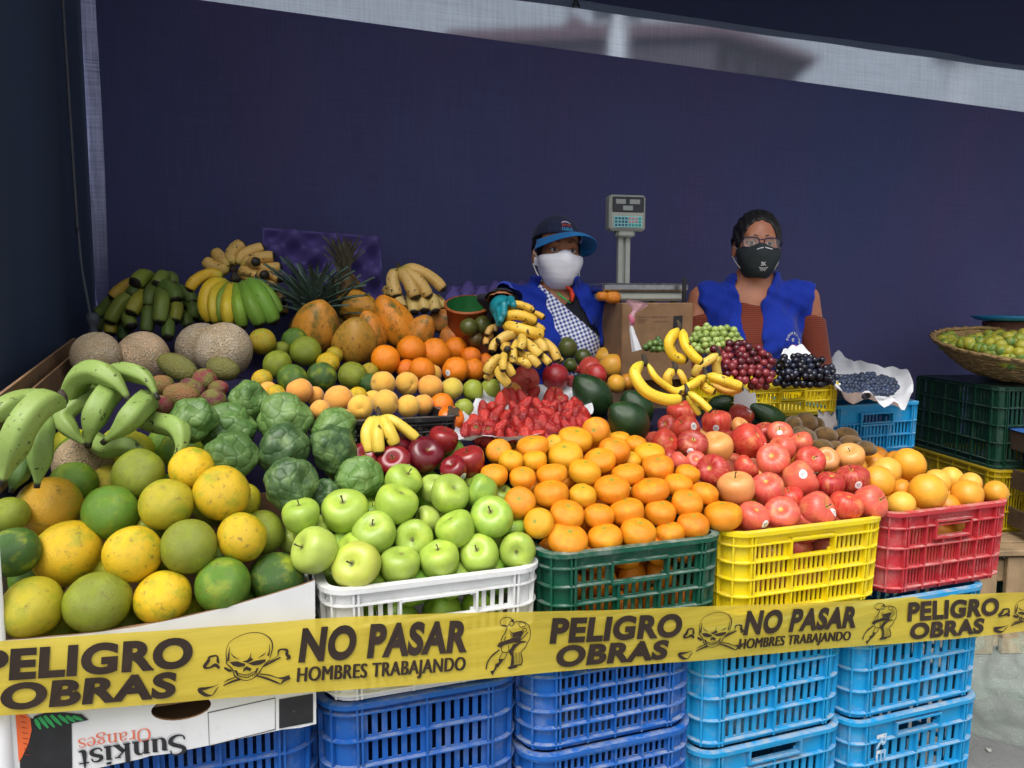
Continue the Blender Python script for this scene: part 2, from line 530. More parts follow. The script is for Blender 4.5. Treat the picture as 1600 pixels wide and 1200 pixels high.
# ------------------------------------------------------------------ plastic crates
def crate_mat(name, hexcol, dirt=(.42, .40, .36), amt=.6):
    amt = min(.9, amt + .18)
    m, nt, bs = mat_new(name)
    b = NB(nt); co = b.coords('Object', True); col = lin(hexcol)
    c = b.mix(b.ramp(b.noise(co, 9, 4), .3, .7, 0, .4), col, tuple(x * .72 for x in col))
    ge = b.n('ShaderNodeNewGeometry'); sp = b.n('ShaderNodeSeparateXYZ'); b.l(ge.outputs['Normal'], sp.inputs[0])
    up = b.ramp(sp.outputs[2], .5, .95, 0, 1)      # dust lies on ledges that face up
    dn = b.ramp(b.noise(co, 30, 5, .7), .38, .62)
    c = b.mix(b.math('MULTIPLY', b.math('MULTIPLY', up, dn), amt), c, dirt)
    c = b.mix(b.ramp(b.noise(co, 14, 6, .75), .52, .74, 0, amt * .6), c, dirt)
    c = b.mix(b.ramp(b.noise(co, 3.5, 5, .7), .45, .75, 0, .35), c, tuple(x * .6 + .03 for x in col))
    mp = b.n('ShaderNodeMapping'); b.l(co, mp.inputs[0]); mp.inputs['Scale'].default_value = (90, 90, 8)
    c = b.mix(b.ramp(b.noise(mp.outputs[0], 2, 4, .7), .66, .74, 0, .35), c, tuple(min(1, x * 1.5 + .08) for x in col))
    b.l(c, bs.inputs['Base Color']); bs.inputs['Specular IOR Level'].default_value = .4
    b.l(b.ramp(b.noise(co, 20, 4), .3, .7, .32, .6), bs.inputs['Roughness'])
    b.bump(b.noise(co, 60, 3), .08, .003, bs.inputs['Normal'])
    return m
CM = {'white': crate_mat('white_plastic', '#e4e6e6', (.45, .42, .38), .35), 'green': crate_mat('dark_green_plastic', '#0c5540', (.35, .38, .35), .5),
      'yellow': crate_mat('yellow_plastic', '#f3da12', (.55, .45, .2), .35), 'red': crate_mat('red_plastic', '#c2333c', (.55, .40, .36), .6),
      'cyan': crate_mat('cyan_plastic', '#1596cf', (.40, .42, .43), .6), 'blue': crate_mat('blue_plastic', '#1760b4', (.36, .38, .40), .55),
      'navy': crate_mat('deep_blue_plastic', '#1558aa', (.3, .33, .38), .35), 'deepgreen': crate_mat('bottle_green_plastic', '#0b3d2b', (.2, .25, .22), .3),
      'black': crate_mat('black_crate_plastic', '#15161a', (.2, .2, .2), .3), 'dullyellow': crate_mat('old_yellow_plastic', '#c9ac10', (.3, .25, .1), .4)}

def rr_path(a, b, r, k=6):
    """rounded rectangle, counter-clockwise from the front left: (x, y, nx, ny)"""
    out = []
    for (cx, cy, a0) in ((a - r, -b + r, -90), (a - r, b - r, 0), (-a + r, b - r, 90), (-a + r, -b + r, 180)):
        for i in range(k + 1):
            an = R(a0 + 90 * i / k)
            out.append((cx + r * math.cos(an), cy + r * math.sin(an), math.cos(an), math.sin(an)))
    return out

def grid_panel(xs, zs, solid, th):
    """plate in x/z with real openings; outside at n=0, inside at n=-th. returns verts (x, n, z), faces"""
    vs, fs, ids = [], [], {}
    def vid(i, j, s):
        k = (i, j, s)
        if k not in ids:
            ids[k] = len(vs); vs.append((xs[i], 0.0 if s == 0 else -th, zs[j]))
        return ids[k]
    nx, nz = len(xs) - 1, len(zs) - 1
    S = [[solid((xs[i] + xs[i + 1]) / 2, (zs[j] + zs[j + 1]) / 2) for j in range(nz)] for i in range(nx)]
    for i in range(nx):
        for j in range(nz):
            if not S[i][j]: continue
            fs.append((vid(i, j, 0), vid(i + 1, j, 0), vid(i + 1, j + 1, 0), vid(i, j + 1, 0)))
            fs.append((vid(i, j, 1), vid(i, j + 1, 1), vid(i + 1, j + 1, 1), vid(i + 1, j, 1)))
            for (di, dj, a, c) in ((-1, 0, (i, j), (i, j + 1)), (1, 0, (i + 1, j + 1), (i + 1, j)), (0, -1, (i + 1, j), (i, j)), (0, 1, (i, j + 1), (i + 1, j + 1))):
                ii, jj = i + di, j + dj
                if ii < 0 or jj < 0 or ii >= nx or jj >= nz or not S[ii][jj]:
                    fs.append((vid(*a, 0), vid(*c, 0), vid(*c, 1), vid(*a, 1))[::-1])
    return vs, fs

CRATE_MESH = {}
def crate_meshes(key, w, d, h, rows, bays, slots, handle, taper, r, top_blank, slot_frac):
    """meshes of one crate: list of (part name, mesh)"""
    if key in CRATE_MESH: return CRATE_MESH[key]
    out = []
    a, b = w / 2, d / 2
    tp = lambda z: 1 - taper * (1 - z / h)
    th = .003
    zr = [.012] + [.012 + (h - top_blank - .012) * (i + 1) / rows for i in range(rows)]    # row lines
    def side(L, B, nb, ns, hd, place, nm):
        bw = (L - .016) / nb
        pitch = bw * .90 / ns; sw = pitch * slot_frac
        slotx = []
        for k in range(nb):
            c0 = -L / 2 + .008 + bw * (k + .5)
            for q in range(ns):
                slotx.append((c0 + (q - (ns - 1) / 2) * pitch - sw / 2, c0 + (q - (ns - 1) / 2) * pitch + sw / 2))
        hx, hz0, hz1 = hd if hd else (0, 0, 0)
        xs = sorted(set([-L / 2, L / 2] + [round(x, 5) for s in slotx for x in s] + ([-hx, hx, -hx + .006, hx - .006] if hd else [])))
        zz_ = [0, h - .002]
        rz = []
        for i in range(rows):
            rz.append((zr[i] + .0045, zr[i + 1] - .0045)); zz_ += [*rz[-1], rz[-1][0] + .003, rz[-1][1] - .003]
        if hd: zz_ += [hz0, hz1, hz0 + .006, hz1 - .006]
        zs = sorted(set(round(z, 5) for z in zz_))
        def solid(x, z):
            if hd and abs(x) < hx + .006 and hz0 - .006 < z < hz1 + .006:
                if abs(x) < hx and hz0 < z < hz1:
                    return abs(x) > hx - .006 and (z < hz0 + .006 or z > hz1 - .006)
                return True
            for z0, z1 in rz:
                if z0 < z < z1:
                    for x0, x1 in slotx:
                        if x0 < x < x1: return False
            return True
        vs, fs = grid_panel(xs, zs, solid, th)
        mb = MB()
        def put(x, n, z):
            k = tp(z)
            return place(x * k, (B * k) + n, z)
        mb.add([put(*v) for v in vs], fs)
        def rib(x0, x1, z0, z1, n0, n1):
            c = [(x0, n0, z0), (x1, n0, z0), (x1, n1, z0), (x0, n1, z0), (x0, n0, z1), (x1, n0, z1), (x1, n1, z1), (x0, n1, z1)]
            mb.add([put(*q) for q in c], [(0, 1, 2, 3), (7, 6, 5, 4), (0, 4, 5, 1), (1, 5, 6, 2), (2, 6, 7, 3), (3, 7, 4, 0)])
        for k in range(nb + 1):
            x = -L / 2 + .008 + bw * k
            if hd and abs(x) < hx + .004:
                rib(x - .0018, x + .0018, .004, hz0 - .006, .0006, .0085)
            else: rib(x - .0018, x + .0018, .004, h - .004, .0006, .0085)
        if hd:
            rib(-hx - .004, hx + .004, hz0 - .005, hz0 - .001, .0006, .011); rib(-hx - .004, hx + .004, hz1 + .001, hz1 + .005, .0006, .011)
            rib(-hx - .005, -hx - .001, hz0 - .005, hz1 + .005, .0007, .0112); rib(hx + .001, hx + .005, hz0 - .005, hz1 + .005, .0007, .0112)
            if top_blank > .02:
                for q in range(5):
                    x = -hx + hx * 2 * (q + .5) / 5; dx = hx * .16
                    for sg in (-1, 1):
                        c = [(x - dx, .001, h - .011 if sg > 0 else hz1 + .006), (x + dx, .001, hz1 + .006 if sg > 0 else h - .011)]
        out.append((nm, new_mesh(nm, mb.v, mb.f, False)))
    L1, L2_ = w - 2 * r, d - 2 * r
    nb2 = max(3, round(bays * d / w))
    hh = (handle[0], handle[1], handle[2]) if handle else None
    side(L1, b, bays, slots, hh, lambda x, n, z: Vector((x, -n, z)), 'panel')
    side(L2_, a, nb2, slots, None, lambda x, n, z: Vector((n, x, z)), 'panel')
    side(L1, b, bays, slots, hh, lambda x, n, z: Vector((-x, n, z)), 'panel')
    side(L2_, a, nb2, slots, None, lambda x, n, z: Vector((-n, -x, z)), 'panel')
    # rounded corners
    path = rr_path(a, b, r)
    for q in range(4):
        pts = path[q * 7:q * 7 + 7]
        vs, fs = [], []
        for z in (0.0, h - .002):
            k = tp(z)
            for n in (0, -th):
                for (x, y, nx, ny) in pts: vs.append((x * k + nx * n, y * k + ny * n, z))
        for i in range(6):
            fs += [(i, i + 1, 15 + i, 14 + i), (7 + i, 21 + i, 22 + i, 8 + i)]
            fs += [(14 + i, 15 + i, 22 + i, 21 + i), (i, 7 + i, 8 + i, i + 1)]
        mb = MB().add(vs, fs)
        for i in (0, 3, 6):
            x, y, nx, ny = pts[i]; tx, ty = -ny, nx
            for z in [0]:
                c = []
                for zz2 in (.004, h - .004):
                    k = tp(zz2)
                    for (n, t_) in ((.0005, -.0018), (.0005, .0018), (.0085, .0018), (.0085, -.0018)):
                        c.append((x * k + nx * n + tx * t_, y * k + ny * n + ty * t_, zz2))
                mb.add(c, [(0, 1, 2, 3), (7, 6, 5, 4), (0, 4, 5, 1), (1, 5, 6, 2), (2, 6, 7, 3), (3, 7, 4, 0)])
        out.append(('corner', new_mesh('corner', mb.v, mb.f, False)))
    def ring(z0, z1, n0, n1, nm, skip=None):
        vs, fs = [], []
        N = len(path)
        for (x, y, nx, ny) in path:
            for (n, z) in ((n0, z0), (n1, z0 + .0008), (n1, z1 - .0008), (n0, z1)):
                k = tp(z); vs.append((x * k + nx * n, y * k + ny * n, z))
        for i in range(N):
            j = (i + 1) % N
            for c in range(4):
                e = (c + 1) % 4
                fs.append((i * 4 + c, j * 4 + c, j * 4 + e, i * 4 + e))
        out.append((nm, new_mesh(nm, vs, fs, False)))
    ring(h - .010, h, -.004, .011, 'rim')
    for i, z in enumerate(zr):
        ring(z - .002, z + .002, .0004, .0095, 'rib')
    if top_blank > .03: ring(h - top_blank * .55 - .0015, h - top_blank * .55 + .0015, .0004, .008, 'rib') if not handle else None
    k = tp(0)
    mb = MB(); mb.box((0, 0, .004), (w * k - .02, d * k - .02, .006)); out.append(('base', new_mesh('base', mb.v, mb.f, False)))
    CRATE_MESH[key] = out
    return out

def crate(loc, rotz, color, w, d, h, label, group=None, rows=4, bays=4, slots=5, handle=None, taper=.03, r=.04, top_blank=.035, slot_frac=.52, flip=False, name='plastic_crate'):
    key = (color, round(w, 3), round(d, 3), round(h, 4), rows, bays, slots, handle, taper, r, top_blank, slot_frac)
    ms = crate_meshes(key, w, d, h, rows, bays, slots, handle, taper, r, top_blank, slot_frac)
    e = empty(name, loc, rotz, label, 'crate', group)
    if flip:
        e.rotation_euler = (math.pi, 0, rotz); e.location = Vector(loc) + Vector((0, 0, h))
    for nm, me in ms:
        if not me.materials: me.materials.append(CM[color])
        obj(nm, me, e)
    return e

# front row; the short sides face the street
ZR = CAMZ - .436
CD = .54
FC = {  # name: (s0, s1, rim height, crate height)
    'white': (.002, .370, .839, .198), 'green': (.390, .752, .855, .181), 'yellow': (.778, 1.156, .854, .181), 'red': (1.172, 1.522, .857, .182)}
for c, lab, kw in (('white', 'white plastic crate heaped with green apples, beside the cardboard box', dict(rows=4, bays=3, slots=5, handle=(.064, .130, .164), top_blank=.03)),
                   ('green', 'dark green plastic crate of mandarins in the front row', dict(rows=4, bays=3, slots=5, handle=(.056, .116, .150), top_blank=.03)),
                   ('yellow', 'bright yellow plastic crate of red apples in the front row', dict(rows=4, bays=3, slots=7, handle=(.052, .122, .154), top_blank=.028)),
                   ('red', 'dusty red plastic crate of orange passion fruit at the right end of the front row', dict(rows=3, bays=5, slots=5, handle=(.048, .120, .152), top_blank=.036))):
    s0, s1, zr_, hh = FC[c]
    crate(W((s0 + s1) / 2, CD / 2, zr_ - hh), STALL, c, s1 - s0, CD, hh, lab, 'front row of fruit crates', **kw)
GB = 'empty crates stacked as supports under the front row'
def stack(s0, s1, ztop, h, color, labels, t0=0.0, **kw):
    z = ztop
    for lb in labels:
        hh = min(h, z)
        crate(W((s0 + s1) / 2, t0 + CD / 2, z - hh), STALL, color, s1 - s0, CD, hh - .003, lb, GB, **kw)
        z -= hh
stack(1.085, 1.455, .674, .2625, 'cyan', ['light blue crate directly under the red crate', 'light blue crate with worn white lettering, second under the red crate', 'light blue crate on the ground at the bottom of the rightmost stack'],
      t0=-.005, rows=4, bays=2, slots=5, handle=(.06, .215, .238), top_blank=.052, taper=.025, slot_frac=.45)
stack(.712, 1.062, .672, .254, 'cyan', ['light blue crate directly under the yellow crate', 'light blue crate second under the yellow crate', 'light blue crate on the ground under the yellow crate'],
      t0=-.004, rows=4, bays=2, slots=6, handle=(.06, .215, .238), top_blank=.052, taper=.025, slot_frac=.45)
stack(.352, .698, .673, .19, 'blue', ['mid blue crate directly under the dark green crate', 'mid blue crate second under the dark green crate', 'mid blue crate third under the dark green crate', 'mid blue crate on the ground under the dark green crate'],
      rows=5, bays=4, slots=4, top_blank=.012, taper=.02, slot_frac=.55, r=.05)
stack(-.004, .335, .639, .3195, 'navy', ['deep blue crate directly under the white crate', 'deep blue crate on the ground under the white crate'],
      t0=.012, rows=6, bays=2, slots=6, top_blank=.02, taper=.015, slot_frac=.42, r=.05)
stack(-.50, -.02, .632, .316, 'navy', ['deep blue crate directly under the cardboard box', 'deep blue crate on the ground under the cardboard box'],
      t0=.03, rows=6, bays=4, slots=6, top_blank=.02, taper=.015, slot_frac=.42, r=.05)
# worn white lettering on the light blue crate, down its corner
wl_m = plain_mat('worn_white_paint', (.7, .72, .72), .7, dirt=lin('#1596cf'), dirt_lo=.45, dirt_hi=.55, dirt_scale=60)

# ------------------------------------------------------------------ table under the back of the heap; added dark cloth for its shaded gaps
m_gap_cloth = fabric_mat('purple_cloth', lin('#1d1b30'), lin('#27233f'))
tb = empty('display_table', W(.5, .95, 0), STALL, 'wooden display table hidden under the added purple cloth behind the front crates', 'table')
wood_m = plain_mat('table_wood', (.20, .13, .08), .7, var=.3, scale=12)
mb = MB(); mb.box((.12, -.03, .80), (2.15, .80, .03)); mb.build('table_top', wood_m, tb)
for sx in (-.9, 1.12):
    for sy in (-.4, .33):
        q = MB(); q.box((sx, sy, .3925), (.06, .06, .783)); q.build('leg', wood_m, tb)
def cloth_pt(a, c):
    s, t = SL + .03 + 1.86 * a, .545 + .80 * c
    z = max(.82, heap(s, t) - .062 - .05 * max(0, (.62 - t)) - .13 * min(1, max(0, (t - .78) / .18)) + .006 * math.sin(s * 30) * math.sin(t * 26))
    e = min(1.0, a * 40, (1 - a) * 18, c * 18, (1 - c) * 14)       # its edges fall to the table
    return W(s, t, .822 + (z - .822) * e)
cl = sheet('added_gap_cloth', cloth_pt, 80, 30, m_gap_cloth)
tag(cl, 'added dark purple cloth under the heaped fruit at the back, for its dark gaps', 'cloth')
# ------------------------------------------------------------------ fruit shapes (unit size, stalk end up)
from mathutils.bvhtree import BVHTree
def wob(amp, f, seed):
    def fn(v):
        n = mnoise.noise(Vector(v) * f + Vector((seed * 7.3, seed * 3.1, seed * 5.7)))
        return Vector(v) * (1 + amp * n)
    return fn
def sph_profile(n=16, zs=1.0, top=0.0, tw=.35, bot=0.0, bw=.3, taper=0.0, sq=0.0):
    out = []
    for i in range(n + 1):
        ph = math.pi * i / n
        r, z = math.sin(ph), math.cos(ph)
        r = r * (1 + sq * math.sin(ph) ** 2 * math.cos(ph) ** 2)
        r *= 1 + taper * z
        z = z * zs - top * math.exp(-(ph / tw) ** 2) + bot * math.exp(-((math.pi - ph) / bw) ** 2)
        out.append((max(r, 0.0 if i in (0, n) else .001), z))
    return out
UNIT, UBVH = {}, {}
def unit(name, vs, fs):
    UNIT[name] = new_mesh(name, vs, fs, True)
    UBVH[name] = BVHTree.FromPolygons([Vector(v) for v in vs], [tuple(f) for f in fs])
for k in range(3):
    unit('citrus%d' % k, *lathe(sph_profile(18, .95, .03, .2, .02, .15), 28, wob(.05, 1.1, k)))
    unit('mandarin%d' % k, *lathe(sph_profile(18, .76, .06, .25, .07, .3, sq=.35), 28, wob(.05, 1.2, k + 5)))
    unit('apple%d' % k, *lathe(sph_profile(22, .93, .30, .34, .16, .28, .10, .35), 28, wob(.07, 1.0, k + 9)))
    def lobes(v, k=k):
        v = wob(.05, 1.0, k + 20)(v); a = math.atan2(v.y, v.x); m = max(0, -v.z)
        v.z += .07 * math.cos(5 * a) * (m ** 2) - .0; v.x *= 1 - .12 * m; v.y *= 1 - .12 * m
        return v
    unit('redapple%d' % k, *lathe(sph_profile(22, 1.02, .34, .34, .20, .3, .12, .45), 30, lobes))
    def groove(v, k=k):
        a = math.atan2(v.y, v.x); g = math.exp(-(a / .16) ** 2) * .07
        return wob(.04, 1.2, k + 30)(v * (1 - g * (1 - .2 * v.z)))
    unit('peach%d' % k, *lathe(sph_profile(18, .97, .16, .3, -.04, .2), 30, groove))
    unit('oval%d' % k, *lathe(sph_profile(16, 1.0), 20, wob(.06, 1.2, k + 40)))
    unit('melon%d' % k, *lathe(sph_profile(20, 1.0, .03, .15, .02, .15), 32, wob(.03, 1.0, k + 44)))
    def pap(v, k=k):
        a = math.atan2(v.y, v.x); q = 1 + .045 * math.cos(5 * a + k) * (1 - v.z ** 2)
        w = 1 - .22 * v.z
        return wob(.05, 1.3, k + 50)(Vector((v.x * q * w, v.y * q * w, v.z)))
    unit('papaya%d' % k, *lathe(sph_profile(22, 1.0, .0, .2, -.03, .12), 30, pap))
    def avo(v, k=k):
        w = 1 - .30 * max(0, v.z) ** 1.3
        return wob(.04, 1.0, k + 60)(Vector((v.x * w + .04 * v.z ** 2, v.y * w, v.z)))
    unit('avocado%d' % k, *lathe(sph_profile(20, 1.0), 26, avo))
    # custard apple: overlapping scale-like bulges
    pts = []
    N = 66
    EDGE = []
    for i in range(N):
        z = 1 - 2 * (i + .5) / N; a = i * 2.39996 + k; r = math.sqrt(1 - z * z)
        pts.append((r * math.cos(a) + rnd.uniform(-.06, .06), r * math.sin(a) + rnd.uniform(-.06, .06), z))
    P = np.array(pts); P /= np.linalg.norm(P, axis=1)[:, None]
    def cher(v, P=P, k=k, EDGE=EDGE):
        d = v.normalized(); D = np.sort(np.linalg.norm(P - np.array(d), axis=1))
        e = (D[1] - D[0])
        s = min(1.0, e / .11); s = s * s * (3 - 2 * s); EDGE.append(1 - min(1.0, e / .07))
        w = 1 + .027 * s - .04 * D[0] + .22 * mnoise.noise(Vector(d) * 1.5 + Vector((k * 9, 2, 3)))
        return Vector((d.x * w * (1 - .10 * -d.z), d.y * w * (1 - .10 * -d.z), d.z * w * .95 - .16 * math.exp(-(math.acos(max(-1, min(1, d.z))) / .35) ** 2)))
    unit('cherimoya%d' % k, *lathe(sph_profile(84, 1.0), 128, cher))
    UNIT['cherimoya%d' % k].attributes.new('scale_edge', 'FLOAT', 'POINT').data.foreach_set('value', EDGE)
    def pom(v, k=k):
        a = math.atan2(v.y, v.x)
        return wob(.05, 1.1, k + 70)(Vector((v.x * (1 + .02 * math.cos(6 * a)), v.y * (1 + .02 * math.cos(6 * a)), v.z)))
    unit('pomegranate%d' % k, *lathe(sph_profile(18, .92), 28, pom))
    unit('pear%d' % k, *lathe(sph_profile(18, 1.0, .10, .25, .1, .25, -.12), 24, wob(.06, 1.1, k + 80)))
    def straw(v, k=k):
        d = Vector(v); t = (d.z + 1) / 2      # tip up
        w = .92 * max(0.0, 1 - t ** 1.7) ** .60
        rr = math.hypot(d.x, d.y)
        if rr > 1e-6:
            w = w * (1 if t > .2 else .35 + .65 * (t / .2) ** .6)
            d.x, d.y = d.x / rr * w, d.y / rr * w
        return wob(.08, 1.5, k + 90)(d)
    unit('strawberry%d' % k, *lathe([(.0, 1.0)] + [(1, 1 - 2 * i / 14) for i in range(1, 14)] + [(0, -1.0)], 14, straw))
unit('berry0', *lathe(sph_profile(8, 1.0), 12, wob(.06, 1.2, 3)))

S_ = lambda h: (*lin(h), 1.0)
FM = {
 'citrus': fruit_mat('mottled_orange_skin', second=lin('#8d9a1c'), sec_lo=.50, sec_hi=.74, sec_scale=1.5, spot=lin('#6d5a2a'), spot_scale=4.2, spot_lo=.57, spot_hi=.72, rough=.42, bump_scale=45, bump=.35, bump_dist=.014, speck=lin('#6d5f20'), speck_scale=52),
 'orange': fruit_mat('orange_peel', rough=.36, bump_scale=42, bump=.28, bump_dist=.012, spot=lin('#b85f10'), spot_lo=.68, spot_hi=.8),
 'mandarin': fruit_mat('mandarin_peel', second=lin('#e8a41a'), sec_lo=.5, sec_hi=.75, rough=.42, bump_scale=38, bump=.28, bump_dist=.010, spot=lin('#7a4a10'), spot_scale=16, spot_lo=.72, spot_hi=.78, dark_pole=lin('#8a8f2a')),
 'greenapple': fruit_mat('green_apple_skin', second=lin('#b4c94a'), sec_lo=.48, sec_hi=.75, sec_scale=.9, rough=.36, bump=.05, bump_scale=24, speck=lin('#cfd88c'), speck_scale=40, spot=lin('#8a8440'), spot_scale=3.0, spot_lo=.66, spot_hi=.76, dark_pole=lin('#7b8440'), sss=.05),
 'redapple': fruit_mat('striped_apple_skin', second=lin('#dd9a5c'), sec_lo=.56, sec_hi=.80, sec_scale=.9, streak=lin('#e0985c'), streak_amt=.42, rough=.38, bump=.03, bump_scale=20, speck=lin('#e0b080'), speck_scale=44, dark_pole=lin('#b9a04a')),
 'darkapple': fruit_mat('dark_apple_skin', streak=lin('#7c1c20'), streak_amt=.5, rough=.22, bump=.03, bump_scale=20, speck=lin('#a8605a'), speck_scale=44, dark_pole=lin('#6b4020')),
 'peach': fruit_mat('peach_skin', second=lin('#e8903e'), sec_lo=.56, sec_hi=.8, rough=.75, bump=.06, bump_scale=90, fuzz=.25, spec=.25),
 'cherimoya': fruit_mat('custard_apple_skin', second=lin('#7f9a58'), sec_lo=.46, sec_hi=.80, sec_scale=1.2, spot=lin('#1c2212'), spot_scale=11, spot_lo=.68, spot_hi=.73, rough=.45, bump_scale=40, bump=.12, bump_dist=.03),
 'papaya': fruit_mat('papaya_skin', second=lin('#5a5a20'), sec_lo=.50, sec_hi=.68, sec_scale=1.5, spot=lin('#6a3a14'), spot_scale=4.5, spot_lo=.57, spot_hi=.70, rough=.5, bump_scale=14, bump=.15, bump_dist=.03),
 'prickly': fruit_mat('prickly_pear_skin', second=lin('#6f6a2e'), sec_lo=.42, sec_hi=.62, sec_scale=1.2, speck=lin('#a89060'), speck_scale=16, rough=.55, bump_scale=9, bump=.4, bump_dist=.05),
 'avocado': fruit_mat('avocado_skin', second=lin('#2e4f20'), sec_lo=.5, sec_hi=.8, speck=lin('#55703a'), speck_scale=60, rough=.22, bump_scale=26, bump=.22, bump_dist=.015),
 'pomegranate': fruit_mat('pomegranate_skin', second=lin('#d8793c'), sec_lo=.58, sec_hi=.78, spot=lin('#5a1a1c'), spot_scale=10, spot_lo=.68, spot_hi=.76, rough=.34, bump_scale=12, bump=.1, bump_dist=.03),
 'kiwi': fruit_mat('kiwi_skin', second=lin('#4b3a22'), rough=.85, bump_scale=60, bump=.4, bump_dist=.02, fuzz=.3, spec=.2),
 'granadilla': fruit_mat('passion_fruit_rind', spot=lin('#8a4a10'), spot_scale=6, spot_lo=.66, spot_hi=.74, speck=lin('#d99a40'), speck_scale=30, rough=.4, bump_scale=14, bump=.12, bump_dist=.02),
 'mango': fruit_mat('yellow_mango_skin', second=lin('#dd8a1e'), sec_lo=.5, sec_hi=.75, spot=lin('#3a2410'), spot_scale=8, spot_lo=.72, spot_hi=.76, rough=.4, bump_scale=20, bump=.06),
 'olive': fruit_mat('olive_green_rind', second=lin('#5d4a24'), sec_lo=.55, sec_hi=.75, rough=.32, bump_scale=20, bump=.08),
 'pear': fruit_mat('green_pear_skin', spot=lin('#4d4418'), spot_scale=7, spot_lo=.68, spot_hi=.74, rough=.45, bump_scale=30, bump=.1, dark_pole=lin('#3a3014')),
 'straw': fruit_mat('strawberry_skin', second=lin('#9c1b1c'), sec_lo=.45, sec_hi=.75, speck=lin('#dcae60'), speck_scale=19, speck_size=.16, rough=.33, bump_scale=5, bump=.3, bump_dist=.08),
 'lime': fruit_mat('lime_peel', second=lin('#a9a52c'), rough=.35, bump_scale=30, bump=.15),
 'grape': fruit_mat('grape_skin', second=None, rough=.25, bump=.02, sss=.12, spec=.5),
 'bloom': fruit_mat('dusty_berry_skin', second=lin('#3a4a66'), sec_lo=.4, sec_hi=.7, rough=.5, bump=.03),
 'persimmon': fruit_mat('persimmon_skin', spot=lin('#2c160c'), spot_scale=5, spot_lo=.62, spot_hi=.68, rough=.3, bump=.05),
}
_nt = FM['cherimoya'].node_tree; _b = NB(_nt); _bs = _nt.nodes['Principled BSDF']       # the rims of the scales are browner than their middles
_at = _b.n('ShaderNodeAttribute'); _at.attribute_name = 'scale_edge'
_src = _bs.inputs['Base Color'].links[0].from_socket
_b.l(_b.mix(_b.ramp(_at.outputs['Fac'], .35, 1.0, 0, .42), _src, lin('#34401c')), _bs.inputs['Base Color'])
def melon_material():
    m, nt, bs = mat_new('netted_melon_rind')
    b = NB(nt); co = b.coords('Object', True); oi = b.n('ShaderNodeObjectInfo')
    wv = b.n('ShaderNodeVectorMath', operation='ADD'); nz = b.n('ShaderNodeTexNoise'); nz.inputs['Scale'].default_value = 6; b.l(co, nz.inputs['Vector'])
    sc = b.n('ShaderNodeVectorMath', operation='SCALE'); sc.inputs['Scale'].default_value = .12; b.l(nz.outputs['Color'], sc.inputs[0])
    b.l(co, wv.inputs[0]); b.l(sc.outputs[0], wv.inputs[1])
    e = b.voro(wv.outputs[0], 9, 'DISTANCE_TO_EDGE')
    net = b.ramp(e, .14, .03)
    base = b.mix(b.ramp(b.noise(co, 1.2, 3), .4, .65), oi.outputs['Color'], lin('#a88e62'))
    c = b.mix(b.math('MULTIPLY', net, .9), base, lin('#d0bfa4'))
    b.l(c, bs.inputs['Base Color']); bs.inputs['Roughness'].default_value = .75
    b.bump(net, .7, .02, bs.inputs['Normal'])
    return m
FM['melon'] = melon_material()
M_STEM = plain_mat('stalk_wood', (.11, .075, .04), .8)
M_LEAF = plain_mat('green_leaf', (.06, .14, .03), .6, var=.3)
def sticker_material():
    m, nt, bs = mat_new('fruit_sticker')
    b = NB(nt); tc = b.n('ShaderNodeTexCoord')
    sp = b.n('ShaderNodeSeparateXYZ'); b.l(tc.outputs['UV'], sp.inputs[0])
    n = b.noise(tc.outputs['UV'], 9, 2)
    inside = b.math('MULTIPLY', b.ramp(b.math('ABSOLUTE', b.math('SUBTRACT', sp.outputs[0], .5)), .30, .26), b.ramp(b.math('ABSOLUTE', b.math('SUBTRACT', sp.outputs[1], .5)), .22, .2))
    c = b.mix(b.math('MULTIPLY', inside, b.ramp(n, .5, .56)), (.78, .78, .78), (.05, .05, .06))
    b.l(c, bs.inputs['Base Color']); bs.inputs['Roughness'].default_value = .35
    return m
M_STICK = sticker_material()

